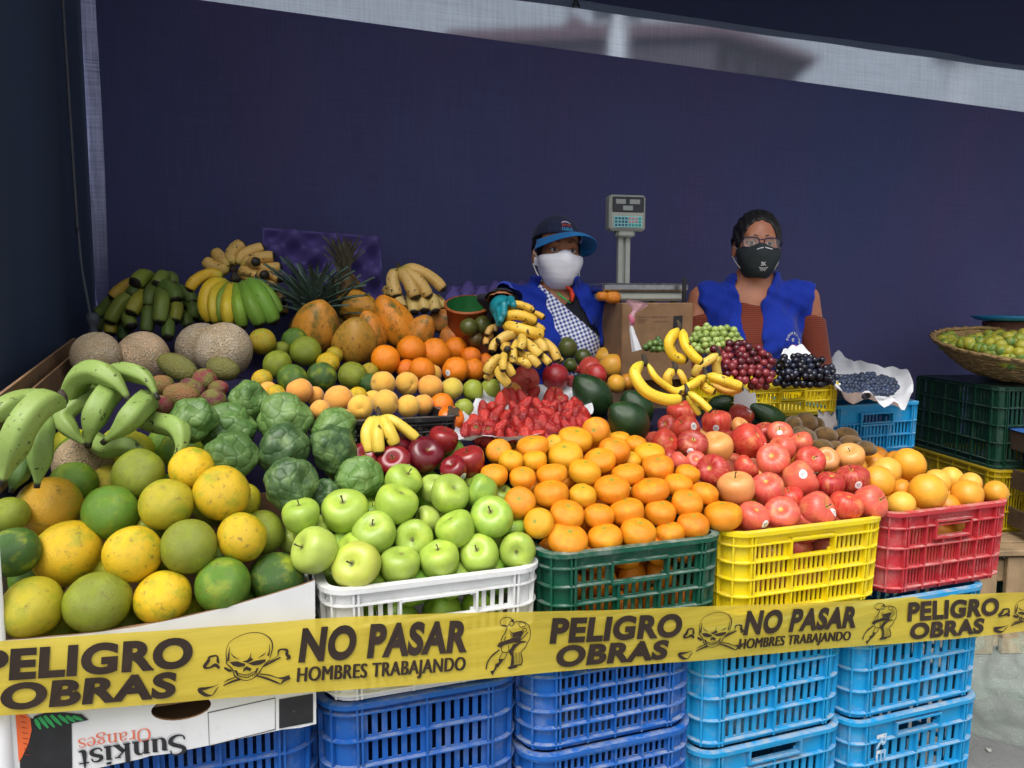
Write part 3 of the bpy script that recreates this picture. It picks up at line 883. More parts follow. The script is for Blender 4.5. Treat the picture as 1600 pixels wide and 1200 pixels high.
# which mesh, skin, default axis behaviour
KIND = {  # kind: (mesh prefix, material, object name, noun, category, tilt range of the axis from up in degrees)
 'citrus': ('citrus', 'citrus', 'green_orange', 'orange', 'orange', (0, 90)), 'orange': ('citrus', 'orange', 'orange', 'orange', 'orange', (0, 90)),
 'mandarin': ('mandarin', 'mandarin', 'mandarin', 'mandarin', 'mandarin', (0, 25)), 'greenapple': ('apple', 'greenapple', 'green_apple', 'green apple', 'apple', (10, 80)),
 'redapple': ('apple', 'redapple', 'red_apple', 'apple', 'apple', (5, 70)), 'darkapple': ('redapple', 'darkapple', 'dark_red_apple', 'apple', 'apple', (10, 70)),
 'peach': ('peach', 'peach', 'peach', 'peach', 'peach', (10, 90)), 'cherimoya': ('cherimoya', 'cherimoya', 'custard_apple', 'custard apple', 'custard apple', (20, 110)),
 'granadilla': ('citrus', 'granadilla', 'passion_fruit', 'passion fruit', 'passion fruit', (0, 90)), 'pomegranate': ('pomegranate', 'pomegranate', 'pomegranate', 'pomegranate', 'pomegranate', (60, 120)),
 'mango': ('oval', 'mango', 'yellow_mango', 'mango', 'mango', (40, 90)), 'olive': ('citrus', 'olive', 'green_sapote', 'round fruit', 'fruit', (20, 90)),
 'pear': ('pear', 'pear', 'green_pear', 'green pear', 'pear', (10, 60)), 'lime': ('oval', 'lime', 'lime', 'lime', 'lime', (0, 90)),
 'persimmon': ('mandarin', 'persimmon', 'persimmon', 'persimmon', 'persimmon', (40, 70)), 'straw': ('strawberry', 'straw', 'strawberry', 'strawberry', 'strawberry', (0, 25)),
 'kiwi': ('oval', 'kiwi', 'kiwi_fruit', 'kiwi fruit', 'kiwi fruit', (60, 90)), 'prickly': ('oval', 'prickly', 'prickly_pear', 'prickly pear', 'prickly pear', (60, 90)),
 'avocado': ('avocado', 'avocado', 'avocado', 'avocado', 'avocado', (60, 90)), 'papaya': ('papaya', 'papaya', 'papaya', 'papaya', 'papaya', (30, 90)),
 'melon': ('melon', 'melon', 'cantaloupe', 'cantaloupe', 'melon', (20, 80))}
MESHES = {}
def fmesh(prefix, k, matkey):
    key = (prefix, k, matkey)
    if key not in MESHES:
        me = UNIT[prefix + str(k)].copy(); me.name = KIND_NAME.get(matkey, prefix); me.materials.append(FM[matkey]); MESHES[key] = me
    return MESHES[key]
KIND_NAME = {}
ITEMS = []
def item(kind, u, v, rx, ry, color, label, group, ang=None, tow=None, depth=None, lift=0.0, sticker=None, stem=False, push=0.0, fixed=False, lock=False):
    """one fruit: pixel centre and half sizes in the photograph; it sits on the heap where that ray meets it"""
    if depth is not None: p = at_depth(u, v, depth)
    else:
        p = hit(u, v, lift)
        if push: p = at_depth(u, v, cam_depth(p) + push)
    ITEMS.append(dict(kind=kind, u=u, v=v, rx=rx, ry=ry, color=color, label=label, group=group, ang=ang, tow=tow, d=cam_depth(p), sticker=sticker, stem=stem, fixed=fixed, lock=lock))
    return ITEMS[-1]
CR = lambda ox, oy, sc: (lambda x, y, a, c: (ox + x / sc, oy + y / sc, a / sc, c / sc))
ROWN = ['front row', 'second row', 'third row', 'fourth row', 'fifth row', 'sixth row', 'seventh row', 'eighth row']
def rows(kind, crop, rws, place, group, cols, noun=None, **kw):
    """rws: rows from front to back, each from left to right; an entry is (x, y, hx, hy, colour key[, options])"""
    nn = noun or KIND[kind][3]
    for ri, rw in enumerate(rws):
        rw = sorted(rw, key=lambda q: q[0])
        for k, q in enumerate(rw):
            u, v, a, c = crop(*q[:4])
            hexc, word = cols[q[4]]
            opt = dict(kw); opt.update(q[5] if len(q) > 5 else {})
            if len(rws) > 1: lab = '%s %s %s, %s from left in the %s' % (word, nn, place, ORD[k], ROWN[ri])
            else: lab = '%s %s %s, %s from left' % (word, nn, place, ORD[k])
            item(opt.pop('kind', kind), u, v, a, c, hexc, lab.strip(), group, **opt)

# ---- oranges in the cardboard box
C1 = CR(0, 680, 2.3077)
CC = {'y': ('#dfb81c', 'yellow'), 'yg': ('#b9ab26', 'yellow-green'), 'g': ('#5c8424', 'green'), 'dg': ('#3b5f22', 'dark green'), 'ol': ('#86912a', 'olive green'), 'br': ('#c99a20', 'brownish yellow')}
rows('citrus', C1, [
    [(117, 622, 117, 105, 'yg'), (353, 602, 120, 107, 'ol'), (587, 586, 108, 93, 'y'), (803, 541, 107, 96, 'g'), (998, 515, 97, 97, 'dg', dict(push=.035))],
    [(50, 420, 80, 100, 'dg'), (243, 425, 130, 105, 'y'), (480, 428, 105, 95, 'y'), (680, 402, 98, 96, 'ol'), (874, 368, 95, 85, 'y')],
    [(30, 290, 70, 70, 'ol', dict(push=.03)), (178, 258, 117, 100, 'br'), (398, 280, 105, 92, 'g'), (600, 248, 98, 92, 'yg'), (800, 208, 103, 95, 'y'), (945, 350, 80, 80, 'ol', dict(push=.04)), (550, 345, 70, 60, 'ol', dict(push=.05))],
    [(265, 172, 92, 70, 'g'), (395, 175, 70, 65, 'yg', dict(push=.04)), (500, 142, 105, 80, 'ol'), (693, 122, 90, 72, 'y'), (870, 235, 70, 70, 'yg', dict(push=.05))]],
    'heaped in the cardboard box', 'big mottled oranges heaped in the cardboard box', CC)
# ---- green apples
C4 = CR(440, 600, 3.478)
GA = {'g': ('#9bb548', 'bright'), 'p': ('#acc05a', 'pale'), 'd': ('#86aa40', 'deep'), 'y': ('#b4b850', 'yellow-blushed')}
rows('greenapple', C4, [
    [(290, 1050, 70, 75, 'd', dict(push=.10)), (415, 985, 125, 127, 'y'), (645, 985, 110, 100, 'g'), (860, 955, 110, 105, 'g'), (1080, 930, 112, 95, 'g'), (1285, 905, 108, 87, 'g')],
    [(185, 905, 120, 130, 'p'), (505, 812, 122, 105, 'g', dict(stem=True)), (720, 840, 98, 105, 'g'), (945, 790, 108, 100, 'g'), (1148, 730, 112, 113, 'd'), (345, 880, 80, 80, 'd', dict(push=.06)), (1250, 795, 90, 75, 'd', dict(push=.05)), (1140, 855, 70, 60, 'd', dict(push=.05))],
    [(60, 850, 80, 75, 'p', dict(push=.05)), (165, 810, 105, 85, 'p'), (345, 695, 125, 115, 'g', dict(stem=True)), (622, 655, 115, 110, 'g'), (795, 740, 75, 80, 'p', dict(push=.04)), (912, 607, 106, 105, 'g'), (1085, 590, 98, 90, 'd')],
    [(105, 715, 108, 88, 'g'), (490, 700, 70, 60, 'd', dict(push=.05)), (655, 535, 105, 92, 'g'), (835, 575, 80, 92, 'p', dict(push=.02)), (1195, 610, 60, 60, 'g', dict(push=.05))]],
    'in the white crate', 'green apples in the white crate', GA)
# ---- mandarins
C5 = CR(740, 560, 3.53)
MA = {'o': ('#e88d12', 'orange'), 'y': ('#e8a519', 'golden'), 'd': ('#e07f10', 'deep orange')}
up = dict(tow=.25)
rows('mandarin', C5, [
    [(518, 1002, 115, 72, 'o'), (725, 990, 97, 70, 'o'), (907, 965, 100, 80, 'o'), (1085, 965, 80, 65, 'o'), (1210, 920, 90, 68, 'd'), (1375, 868, 105, 78, 'o')],
    [(360, 910, 77, 88, 'y'), (515, 863, 97, 68, 'o'), (690, 870, 87, 72, 'o'), (845, 845, 96, 76, 'o'), (1030, 850, 86, 70, 'o'), (1178, 800, 88, 70, 'o'), (1310, 830, 70, 60, 'o', dict(push=.03))],
    [(255, 795, 82, 90, 'o'), (427, 750, 98, 83, 'o'), (600, 757, 77, 65, 'y'), (763, 722, 100, 68, 'o'), (975, 730, 107, 65, 'd'), (1127, 700, 80, 60, 'o'), (1275, 745, 75, 63, 'o')],
    [(112, 645, 77, 70, 'o'), (270, 660, 73, 58, 'o'), (430, 640, 88, 58, 'o'), (613, 630, 90, 70, 'y'), (850, 640, 90, 58, 'o'), (1017, 600, 88, 62, 'd'), (1180, 640, 68, 58, 'o')],
    [(205, 565, 70, 62, 'y'), (335, 565, 70, 58, 'y'), (507, 540, 97, 74, 'y'), (695, 565, 90, 58, 'o'), (868, 565, 60, 52, 'y', dict(push=.02)), (970, 527, 85, 58, 'y')],
    [(140, 515, 72, 68, 'o'), (325, 487, 90, 50, 'o'), (445, 475, 55, 55, 'y', dict(push=.03)), (560, 447, 97, 58, 'y'), (775, 510, 88, 78, 'd'), (895, 475, 60, 55, 'o', dict(push=.02))],
    [(675, 400, 68, 82, 'o'), (800, 450, 65, 45, 'y', dict(push=.04))]],
    'in the dark green crate', 'mandarins in the dark green crate', MA)
# ---- striped red apples
C6 = CR(1020, 580, 2.7586)
RA = {'r': ('#cc2f30', 'red'), 'p': ('#d9524a', 'pink striped'), 'y': ('#df9a58', 'pale yellow-red'), 'd': ('#a8122a', 'dark crimson')}
st = lambda x, y: dict(sticker=C6(x, y, 0, 0)[:2])
rows('redapple', C6, [
    [(430, 630, 68, 68, 'p', st(465, 650)), (555, 620, 82, 66, 'p'), (705, 600, 82, 72, 'p', st(775, 602)), (830, 585, 75, 68, 'r'), (935, 568, 75, 70, 'p')],
    [(360, 505, 77, 77, 'y'), (495, 510, 72, 72, 'p'), (635, 468, 77, 82, 'p', st(620, 437)), (765, 490, 62, 57, 'd'), (860, 468, 77, 62, 'd', st(858, 483)), (590, 550, 60, 50, 'r', dict(push=.05))],
    [(265, 430, 80, 62, 'd'), (400, 420, 60, 46, 'r'), (520, 385, 78, 64, 'p'), (675, 388, 70, 56, 'r'), (750, 385, 50, 54, 'y', dict(push=.02)), (850, 372, 68, 54, 'y', dict(stem=True)), (185, 392, 55, 38, 'p', dict(push=.03)), (115, 390, 48, 36, 'p', dict(push=.03))],
    [(52, 308, 60, 54, 'r'), (170, 320, 64, 64, 'd', st(150, 343)), (275, 330, 80, 64, 'y'), (410, 302, 78, 72, 'r', st(480, 325)), (560, 335, 62, 54, 'p'), (640, 310, 50, 48, 'p', dict(push=.02)), (70, 375, 40, 40, 'd', dict(push=.03))],
    [(65, 235, 45, 40, 'd', dict(push=.03)), (145, 248, 68, 50, 'r', st(165, 235)), (275, 225, 72, 55, 'r', st(257, 243)), (372, 240, 42, 38, 'y', dict(push=.03)), (480, 265, 48, 44, 'd', dict(push=.02)), (550, 272, 58, 46, 'p', st(530, 255)), (320, 290, 40, 35, 'd', dict(push=.03))],
    [(125, 185, 66, 58, 'r'), (380, 192, 60, 46, 'd', st(405, 165))]],
    'in the yellow crate', 'red apples in the yellow crate', RA)
# ---- orange passion fruit
GR = {'o': ('#e5a02c', 'orange'), 'y': ('#eab043', 'golden'), 'd': ('#df8f22', 'deep orange')}
rows('granadilla', C6, [
    [(1070, 575, 72, 45, 'y'), (1185, 520, 78, 78, 'o'), (1280, 570, 45, 48, 'o', dict(push=.10)), (1355, 530, 77, 54, 'o'), (1480, 522, 54, 46, 'o')],
    [(970, 475, 68, 76, 'o'), (1070, 512, 52, 40, 'd', dict(push=.03)), (1225, 480, 60, 54, 'y', dict(push=.03)), (1285, 463, 58, 46, 'y', dict(push=.05)), (1370, 482, 50, 42, 'y', dict(push=.04))],
    [(1005, 432, 67, 60, 'y', dict(push=.03)), (1102, 402, 71, 73, 'o', dict(push=.02))]],
    'in the red crate', 'orange passion fruit in the red crate', GR)
# ---- dark red apples behind the green ones
DA = {'d': ('#5e1420', 'dark red'), 'm': ('#7c1a22', 'maroon'), 'r': ('#8c2626', 'red')}
s4 = lambda x, y: dict(sticker=C4(x, y, 0, 0)[:2])
rows('darkapple', C4, [
    [(445, 400, 85, 62, 'm'), (615, 430, 98, 82, 'm', s4(700, 458)), (775, 395, 105, 90, 'd'), (940, 468, 82, 60, 'm', s4(995, 505)), (1020, 425, 92, 82, 'r')],
    [(630, 322, 84, 68, 'd'), (875, 312, 77, 88, 'r')]],
    'between the green apples and strawberries', 'dark red apples behind the green apples', DA)
# ---- custard apples
CX = {'g': ('#4c6e32', 'green'), 'd': ('#39562f', 'dark green'), 'l': ('#5c7e3c', 'light green')}
ident = lambda x, y, a, c: (x, y, a, c)
rows('cherimoya', ident, [
    [(453, 757, 50, 36, 'd'), (509, 775, 26, 28, 'd', dict(push=.05)), (561, 748, 36, 38, 'l')],
    [(362, 712, 42, 36, 'g'), (444, 703, 46, 40, 'd'), (519, 700, 34, 38, 'd')],
    [(301, 657, 37, 34, 'g'), (357, 672, 45, 38, 'g'), (444, 654, 44, 36, 'l'), (522, 672, 36, 34, 'l', dict(push=.03))],
    [(390, 627, 35, 29, 'g')]],
    'beside the plantains', 'custard apples heaped beside the plantains', CX)
# ---- prickly pears and melons
C2 = CR(0, 360, 2.857)
PP = {'g': ('#70703a', 'olive green'), 'r': ('#8c2f3e', 'crimson'), 'm': ('#6a2a38', 'maroon'), 'o': ('#8a6038', 'reddish olive')}
rows('prickly', C2, [
    [(720, 785, 50, 48, 'r', dict(ang=70)), (810, 738, 85, 58, 'o', dict(ang=-5)), (950, 762, 66, 56, 'm', dict(ang=20, tow=.8))],
    [(720, 690, 60, 45, 'o', dict(ang=0, push=.03)), (860, 705, 60, 40, 'm', dict(ang=-30, push=.02)), (915, 668, 50, 55, 'r', dict(ang=60)), (975, 705, 45, 36, 'r', dict(ang=10, push=.02))],
    [(795, 612, 98, 56, 'g', dict(ang=-25)), (995, 617, 76, 52, 'g', dict(ang=-15))]],
    'in front of the cantaloupes', 'prickly pears in front of the cantaloupes', PP)
for (x, y, a, c, hx, lab, pu) in ((430, 560, 116, 95, '#c4b496', 'tan netted cantaloupe at the far left beside the cardboard flap', .0), (640, 565, 135, 92, '#d4b090', 'pinkish tan cantaloupe between the leftmost melon and the plantains', .0),
                               (1000, 535, 142, 108, '#c4b496', 'large netted cantaloupe beside the small yellow oranges', 0.), (900, 525, 122, 100, '#bcac90', 'cantaloupe half hidden behind the large netted one', .08),
                               (370, 1045, 140, 105, '#ccac80', 'cantaloupe lying under the plantains behind the mottled oranges', .06)):
    u, v, a, c = C2(x, y, a, c)
    item('melon', u, v, a, c, hx, lab, 'cantaloupes on the left side of the stall', ang=20, push=pu)
# ---- round green oranges at the back left
C3 = CR(400, 340, 3.158)
CB = {'ol': ('#7f8a24', 'olive green'), 'g': ('#4c7020', 'green'), 'dg': ('#34561e', 'dark green'), 'y': ('#d0a81c', 'yellow'), 'yo': ('#b39a22', 'yellow-olive')}
rows('citrus', C3, [
    [(95, 875, 60, 45, 'y', dict(push=.02)), (30, 800, 55, 50, 'y'), (180, 795, 77, 72, 'g'), (325, 785, 75, 73, 'dg'), (478, 782, 75, 74, 'ol'), (500, 885, 60, 40, 'y', dict(push=.03)), (565, 820, 45, 62, 'dg', dict(push=.04))],
    [(105, 725, 74, 72, 'ol'), (355, 718, 62, 52, 'y', dict(push=.03)), (560, 762, 45, 48, 'yo', dict(push=.05)), (385, 680, 50, 40, 'yo', dict(push=.05))],
    [(30, 612, 62, 70, 'yo'), (245, 660, 79, 74, 'ol'), (125, 650, 40, 40, 'ol', dict(push=.05))],
    [(190, 605, 68, 62, 'g', dict(push=.04))]],
    'below the papayas', 'green oranges below the papayas', CB)
OR = {'o': ('#ee8410', 'bright'), 'd': ('#e87812', 'deep')}
s3 = lambda x, y: dict(sticker=C3(x, y, 0, 0)[:2])
rows('orange', C3, [
    [(740, 748, 55, 45, 'd', dict(push=.04)), (820, 752, 75, 55, 'o'), (985, 752, 78, 58, 'o', s3(948, 768)), (1075, 752, 55, 58, 'o', dict(push=.03))],
    [(640, 700, 73, 73, 'o'), (765, 650, 72, 73, 'o'), (885, 670, 78, 72, 'o'), (985, 647, 58, 58, 'o', dict(push=.03)), (1060, 685, 50, 48, 'd', dict(push=.05)), (1130, 710, 40, 45, 'd', dict(push=.06))]],
    'behind the peaches', 'bright oranges behind the peaches', OR, noun='navel orange')
item('orange', *C3(917, 925, 64, 58), '#ee7c12', 'single bright orange beside the black tray, left of the strawberries', None)
item('persimmon', *C3(962, 990, 70, 64), '#e06d14', 'orange persimmon with dark scars beside the strawberry paper', None, ang=20, tow=.6)
PE = {'y': ('#e3b14e', 'yellow'), 'o': ('#e7a34c', 'orange-blushed'), 'g': ('#cdb84e', 'greenish yellow')}
rows('peach', C3, [
    [(315, 948, 54, 48, 'o'), (515, 938, 67, 60, 'y'), (430, 985, 50, 35, 'o', dict(push=.02)), (640, 915, 68, 66, 'y'), (750, 930, 57, 58, 'y'), (825, 922, 48, 56, 'o', dict(push=.02))],
    [(60, 860, 55, 50, 'o', dict(push=.03)), (215, 855, 69, 60, 'o'), (290, 880, 48, 46, 'o', dict(push=.03)), (405, 897, 71, 71, 'o'), (575, 895, 50, 40, 'y', dict(push=.04)), (860, 835, 62, 60, 'o'), (965, 845, 59, 56, 'g')],
    [(627, 818, 67, 58, 'y'), (745, 820, 61, 57, 'y'), (865, 772, 58, 48, 'y', dict(push=.03))]],
    'on the black tray', 'peaches on the black tray', PE)
item('peach', *C3(1265, 855, 52, 36), '#d89a4e', 'pale spotted peach behind the left corner of the strawberry paper', None, push=.02)
PRC = {'g': ('#8f9a34', 'yellow-green')}
rows('pear', C3, [[(1070, 850, 53, 56, 'g'), (1160, 842, 50, 48, 'g', dict(push=.02)), (1025, 938, 50, 42, 'g')]], 'left of the strawberries', 'green pears left of the strawberries', PRC)
# papayas
for (x, y, hl, hw, an, hx, lab, pu, tw) in (
    (300, 532, 135, 112, 70, '#c8862a', 'mottled yellow-green papaya left of the others, below the pineapples', 0, .5),
    (505, 440, 115, 78, -12, '#d9992c', 'yellow papaya lying behind the mottled ones', .06, .2),
    (490, 605, 118, 108, 75, '#b98a2c', 'green-streaked papaya at the front of the papayas', 0, .5),
    (565, 560, 105, 75, 100, '#d28226', 'orange papaya squeezed behind the green-streaked one', .06, .2),
    (682, 515, 145, 88, 120, '#dd8a1c', 'long orange papaya standing up in the middle', 0, .1),
    (815, 560, 90, 70, 60, '#c9802c', 'brownish orange papaya right of the long one', .03, .3),
    (950, 515, 100, 66, -10, '#bf7a34', 'brown-skinned papaya below the banana bunch', .04, .2),
    (985, 595, 82, 62, 0, '#cc7a30', 'small orange-brown papaya above the bright oranges', .0, .2)):
    item('papaya', *C3(x, y, hl, hw), hx, lab, 'papayas at the back', ang=an, push=pu, tow=tw)
# avocados
for (x, y, hl, hw, an, lab, cr, pu, tw) in (
    (652, 200, 140, 105, 130, 'shiny dark green avocado resting on the strawberry paper', C5, 0, .1), (850, 345, 135, 112, 140, 'big shiny dark green avocado behind the mandarins', C5, 0, .3),
    (895, 275, 115, 95, 120, 'dark avocado half hidden behind the big shiny one', C5, .05, .3), (310, 140, 72, 42, 5, 'dark avocado under the yellow bananas', C6, .0, .1),
    (500, 195, 100, 50, 150, 'long-necked green avocado beside the kiwi fruit', C6, 0, .0), (430, 135, 60, 26, 150, 'slender green avocado behind the long-necked one', C6, .05, 0)):
    item('avocado', *cr(x, y, hl, hw), '#1d3a1c' if 'slender' not in lab else '#34502a', lab, 'avocados', ang=an, push=pu, tow=tw)
PM = {'r': ('#b03030', 'red'), 'd': ('#96222c', 'dark red'), 'p': ('#c24a3c', 'pinkish red')}
rows('pomegranate', C5, [[(285, 122, 80, 80, 'p'), (450, 105, 82, 80, 'd'), (525, 150, 50, 62, 'd', dict(push=.04)), (640, 62, 85, 60, 'p', dict(push=.05)), (675, 92, 70, 60, 'r', dict(push=.02))]],
     'behind the strawberries', 'pomegranates behind the strawberries', PM)
item('redapple', *C5(450, 195, 55, 30), '#c9603c', 'small red fruit peeking out behind the strawberries', None, push=.02)
C8 = CR(740, 460, 3.478)
MG = {'y': ('#dfa63a', 'yellow'), 'o': ('#d98f30', 'orange-yellow')}
rows('mango', C8, [[(775, 485, 48, 56, 'y'), (835, 475, 40, 52, 'o', dict(push=.02))], [(755, 390, 74, 62, 'y'), (945, 375, 88, 68, 'o'), (1060, 425, 45, 48, 'o', dict(push=.03))], [(730, 338, 82, 48, 'y'), (855, 352, 56, 50, 'y'), (1020, 355, 52, 44, 'o', dict(push=.03))]],
     'behind the dark avocados', 'yellow mangoes behind the avocados', MG)
OL = {'o': ('#59602a', 'olive'), 'b': ('#5a4a26', 'brownish olive'), 'd': ('#47531f', 'dark olive')}
rows('olive', C8, [[(510, 290, 66, 57, 'o'), (595, 340, 54, 40, 'd'), (615, 270, 48, 43, 'd', dict(push=.03)), (710, 275, 52, 43, 'o'), (525, 385, 45, 36, 'd', dict(push=.03))], [(488, 195, 57, 48, 'o'), (585, 232, 48, 36, 'b', dict(push=.03))]],
     'by the gingham apron', 'olive green round fruit in front of the apron', OL)
rows('olive', C3, [[(1050, 540, 45, 45, 'o'), (1120, 530, 48, 42, 'o'), (1085, 600, 40, 35, 'b')]], 'in the bowl under the orange bucket', 'olive round fruit under the bucket', OL, depth=2.22)
item('papaya', *C8(740, 268, 135, 62), '#5d7238', 'green papaya lying behind the olive green fruit', None, ang=-14, push=.1, tow=.1)
KW = {'k': ('#6e5533', 'brown')}
rows('kiwi', C6, [[(655, 292, 52, 46, 'k'), (730, 322, 48, 30, 'k'), (785, 325, 30, 26, 'k'), (855, 312, 50, 37, 'k'), (920, 332, 32, 43, 'k', dict(ang=80))], [(605, 232, 38, 40, 'k', dict(push=.02)), (640, 268, 40, 32, 'k', dict(push=.03)), (745, 277, 52, 37, 'k'), (835, 277, 50, 36, 'k')], [(660, 222, 50, 44, 'k', dict(push=.02)), (700, 232, 40, 36, 'k', dict(push=.04))]],
     'behind the red apples', 'kiwi fruit behind the red apples', KW, ang=-10)

# ---- settle: fruits that overlap slide apart along their lines of sight, keeping their own place in the heap
def settle(items, rounds=14):
    n = len(items)
    for it in items:
        if it['kind'] in ('papaya', 'avocado'): it['rr'] = it['ry'] * .95
        elif it['kind'] == 'mandarin': it['rr'] = (it['rx'] + it['ry']) / 2 * .95
        else: it['rr'] = (it['rx'] + it['ry']) / 2
    U = np.array([[i['u'], i['v']] for i in items]); RP = np.array([i['rr'] for i in items])
    near = []
    for a in range(n):
        for c in range(a + 1, n):
            if np.hypot(*(U[a] - U[c])) < RP[a] + RP[c]: near.append((a, c))
    for _ in range(rounds):
        moved = 0
        for a, c in near:
            A, B = items[a], items[c]
            pa, pb = at_depth(A['u'], A['v'], A['d']), at_depth(B['u'], B['v'], B['d'])
            need = (A['rr'] * A['d'] + B['rr'] * B['d']) / FPX * .90
            gap = (pa - pb).length
            if gap < need:
                far, nr = (A, B) if A['d'] >= B['d'] else (B, A)
                push = min(need - gap + .002, .02)
                k_ = .2 if ST(at_depth(nr['u'], nr['v'], nr['d']))[1] > .08 else 0.0
                far['d'] += push * (1 - k_); nr['d'] -= push * k_
                moved += 1
        if not moved: break
settle(ITEMS)

def place_item(it):
    mesh, mk_, nm, noun, cat, tl = KIND[it['kind']]
    k = rnd.randrange(3)
    p = at_depth(it['u'], it['v'], it['d'])
    sc = it['d'] / FPX
    rx, ry = it['rx'] * sc, it['ry'] * sc
    o = obj(nm, fmesh(mesh, k, mk_))
    o.location = p
    elong = it['kind'] in ('papaya', 'avocado', 'prickly', 'kiwi')
    if elong or it['ang'] is not None and it['kind'] not in ('persimmon', 'melon'):
        an = R(it['ang'] if it['ang'] is not None else rnd.uniform(-40, 40)); tw = it['tow'] if it['tow'] is not None else .15
        ax = Vector((math.cos(an), -tw, math.sin(an))).normalized()
        hl = rx / max(.5, math.sqrt(max(.1, 1 - (tw * .6) ** 2)))
        o.scale = (ry, ry, hl)
        if it['kind'] == 'prickly': o.scale = (ry, ry, rx * 1.02)
    else:
        if it['kind'] == 'mandarin':
            if rx > ry * 1.08:
                a2 = R(rnd.uniform(-12, 12)); ax = Vector((math.sin(a2), -rnd.uniform(.05, .5), math.cos(a2)))
                r = rx
            else:
                ax = Vector((rnd.uniform(-.5, .5), -rnd.uniform(.6, 1.0), rnd.uniform(.1, .6))); r = (rx + ry) / 2 * 1.03
            o.scale = (r, r, r)
            if rx > ry * 1.08:
                o.scale = (rx, rx, max(ry / .78, rx * .8) if ry / .76 < rx * 1.05 else rx)
        elif it['kind'] == 'mango':
            an = R(rnd.uniform(-25, 25)); ax = Vector((math.cos(an), -.2, math.sin(an))); o.scale = (ry * 1.06, (rx + ry) / 2, rx * 1.04)
        elif it['kind'] in ('cherimoya',):
            an = R(rnd.uniform(20, 160)); ax = Vector((math.cos(an), -rnd.uniform(.2, 1.0), math.sin(an))); r = (rx + ry) / 2 * .98; o.scale = (r * 1.02, r, r * .97)
        else:
            th, ph = R(rnd.uniform(*tl)), rnd.uniform(-1.6, 1.6)
            if it['stem']: th, ph = R(35), rnd.uniform(-.6, .6)
            ax = Vector((math.sin(th) * math.sin(ph), -math.sin(th) * math.cos(ph), math.cos(th)))
            if it['tow'] is not None: ax = Vector((math.sin(R(it['ang'] or 0)), -it['tow'], math.cos(R(it['ang'] or 0))))
            r = (rx + ry) / 2
            if it['kind'] == 'greenapple': r *= 1.02
            o.scale = (r * rnd.uniform(.98, 1.03), r * rnd.uniform(.98, 1.03), r)
    ax.normalize()
    q = ax.to_track_quat('Z', 'Y') @ Quaternion((0, 0, 1), rnd.uniform(0, 6.28))
    o.rotation_mode = 'QUATERNION'; o.rotation_quaternion = q
    h = it['color'].lstrip('#'); c = lin(h); j = rnd.uniform(.92, 1.08)
    o.color = (min(1, c[0] * j), min(1, c[1] * j * rnd.uniform(.96, 1.04)), c[2], 1)
    tag(o, it['label'], cat, it['group'])
    it['o'] = o
    key = mesh + str(k)
    if it['kind'] in ('greenapple', 'redapple', 'darkapple') and (it['stem'] or rnd.random() < .55):
        if 'apstem' not in UNIT:
            vs, fs = tube_geo(smooth_path([(0, 0, .55), (.02, .01, .80), (.09, .02, 1.0)], 5), [.045, .035, .03, .03, .035, .05], 6)
            UNIT['apstem'] = new_mesh('stem', vs, fs, True, M_STEM)
        obj('stem', UNIT['apstem'], o)
    if it['kind'] == 'pomegranate':
        if 'calyx' not in UNIT:
            vs, fs = [], []
            for i in range(12):
                a = 2 * math.pi * i / 12; rr = .30 if i % 2 == 0 else .2; zt = 1.22 if i % 2 == 0 else 1.08
                vs += [(.20 * math.cos(a), .20 * math.sin(a), .85), (rr * math.cos(a), rr * math.sin(a), zt), (.14 * math.cos(a), .14 * math.sin(a), .86)]
            for i in range(12):
                j2 = (i + 1) % 12
                fs += [(i * 3, j2 * 3, j2 * 3 + 1, i * 3 + 1), (i * 3 + 1, j2 * 3 + 1, j2 * 3 + 2, i * 3 + 2)]
            UNIT['calyx'] = new_mesh('crown', vs, fs, False, FM['pomegranate'])
        cc = obj('crown', UNIT['calyx'], o); cc.color = o.color
    if it['kind'] == 'persimmon':
        if 'perscal' not in UNIT:
            vs, fs = [(0, 0, .80)], []
            for i in range(16):
                a = 2 * math.pi * i / 16; rr = .62 if i % 4 in (0,) else (.36 if i % 4 == 2 else .5)
                vs.append((rr * math.cos(a), rr * math.sin(a), .80 - .12 * rr + .05 * (i % 2)))
            fs = [(0, 1 + i, 1 + (i + 1) % 16) for i in range(16)]
            UNIT['perscal'] = new_mesh('calyx', vs, fs, False, plain_mat('dry_calyx', (.05, .03, .015), .8))
        obj('calyx', UNIT['perscal'], o)
    if it['sticker'] is not None:
        dx, dy = (it['sticker'][0] - it['u']) * sc, -(it['sticker'][1] - it['v']) * sc
        r = max(o.scale); f = math.hypot(dx, dy) / r
        if f > .85: dx, dy = dx * .85 / f, dy * .85 / f
        dz = math.sqrt(max(.05 * r * r, r * r - dx * dx - dy * dy))
        nrm = (Vector((1, 0, 0)) * dx + Vector((0, _sp, _cp)) * dy + Vector((0, -_cp, _sp)) * dz).normalized()
        ln = q.inverted() @ nrm
        ln = Vector((ln.x / o.scale.x, ln.y / o.scale.y, ln.z / o.scale.z)).normalized()
        a = ln.orthogonal().normalized(); c2 = ln.cross(a)
        # keep the print upright as seen from the street
        upw = q.inverted() @ Vector((0, 0, 1)); upl = (upw - ln * upw.dot(ln)).normalized(); rt = upl.cross(ln)
        vs, uv, fs = [], [], []
        sr = .0095 / r
        for ring_ in range(4):
            for i in range(14):
                an = 2 * math.pi * i / 14; rr = sr * ring_ / 3
                d = (ln + rt * math.cos(an) * rr * .85 + upl * math.sin(an) * rr).normalized()
                h_ = UBVH[key].ray_cast(d * 3, -d)
                vs.append((h_[0] if h_[0] is not None else d) + d * .012)
                uv.append((.5 + .5 * math.cos(an) * ring_ / 3, .5 + .5 * math.sin(an) * ring_ / 3))
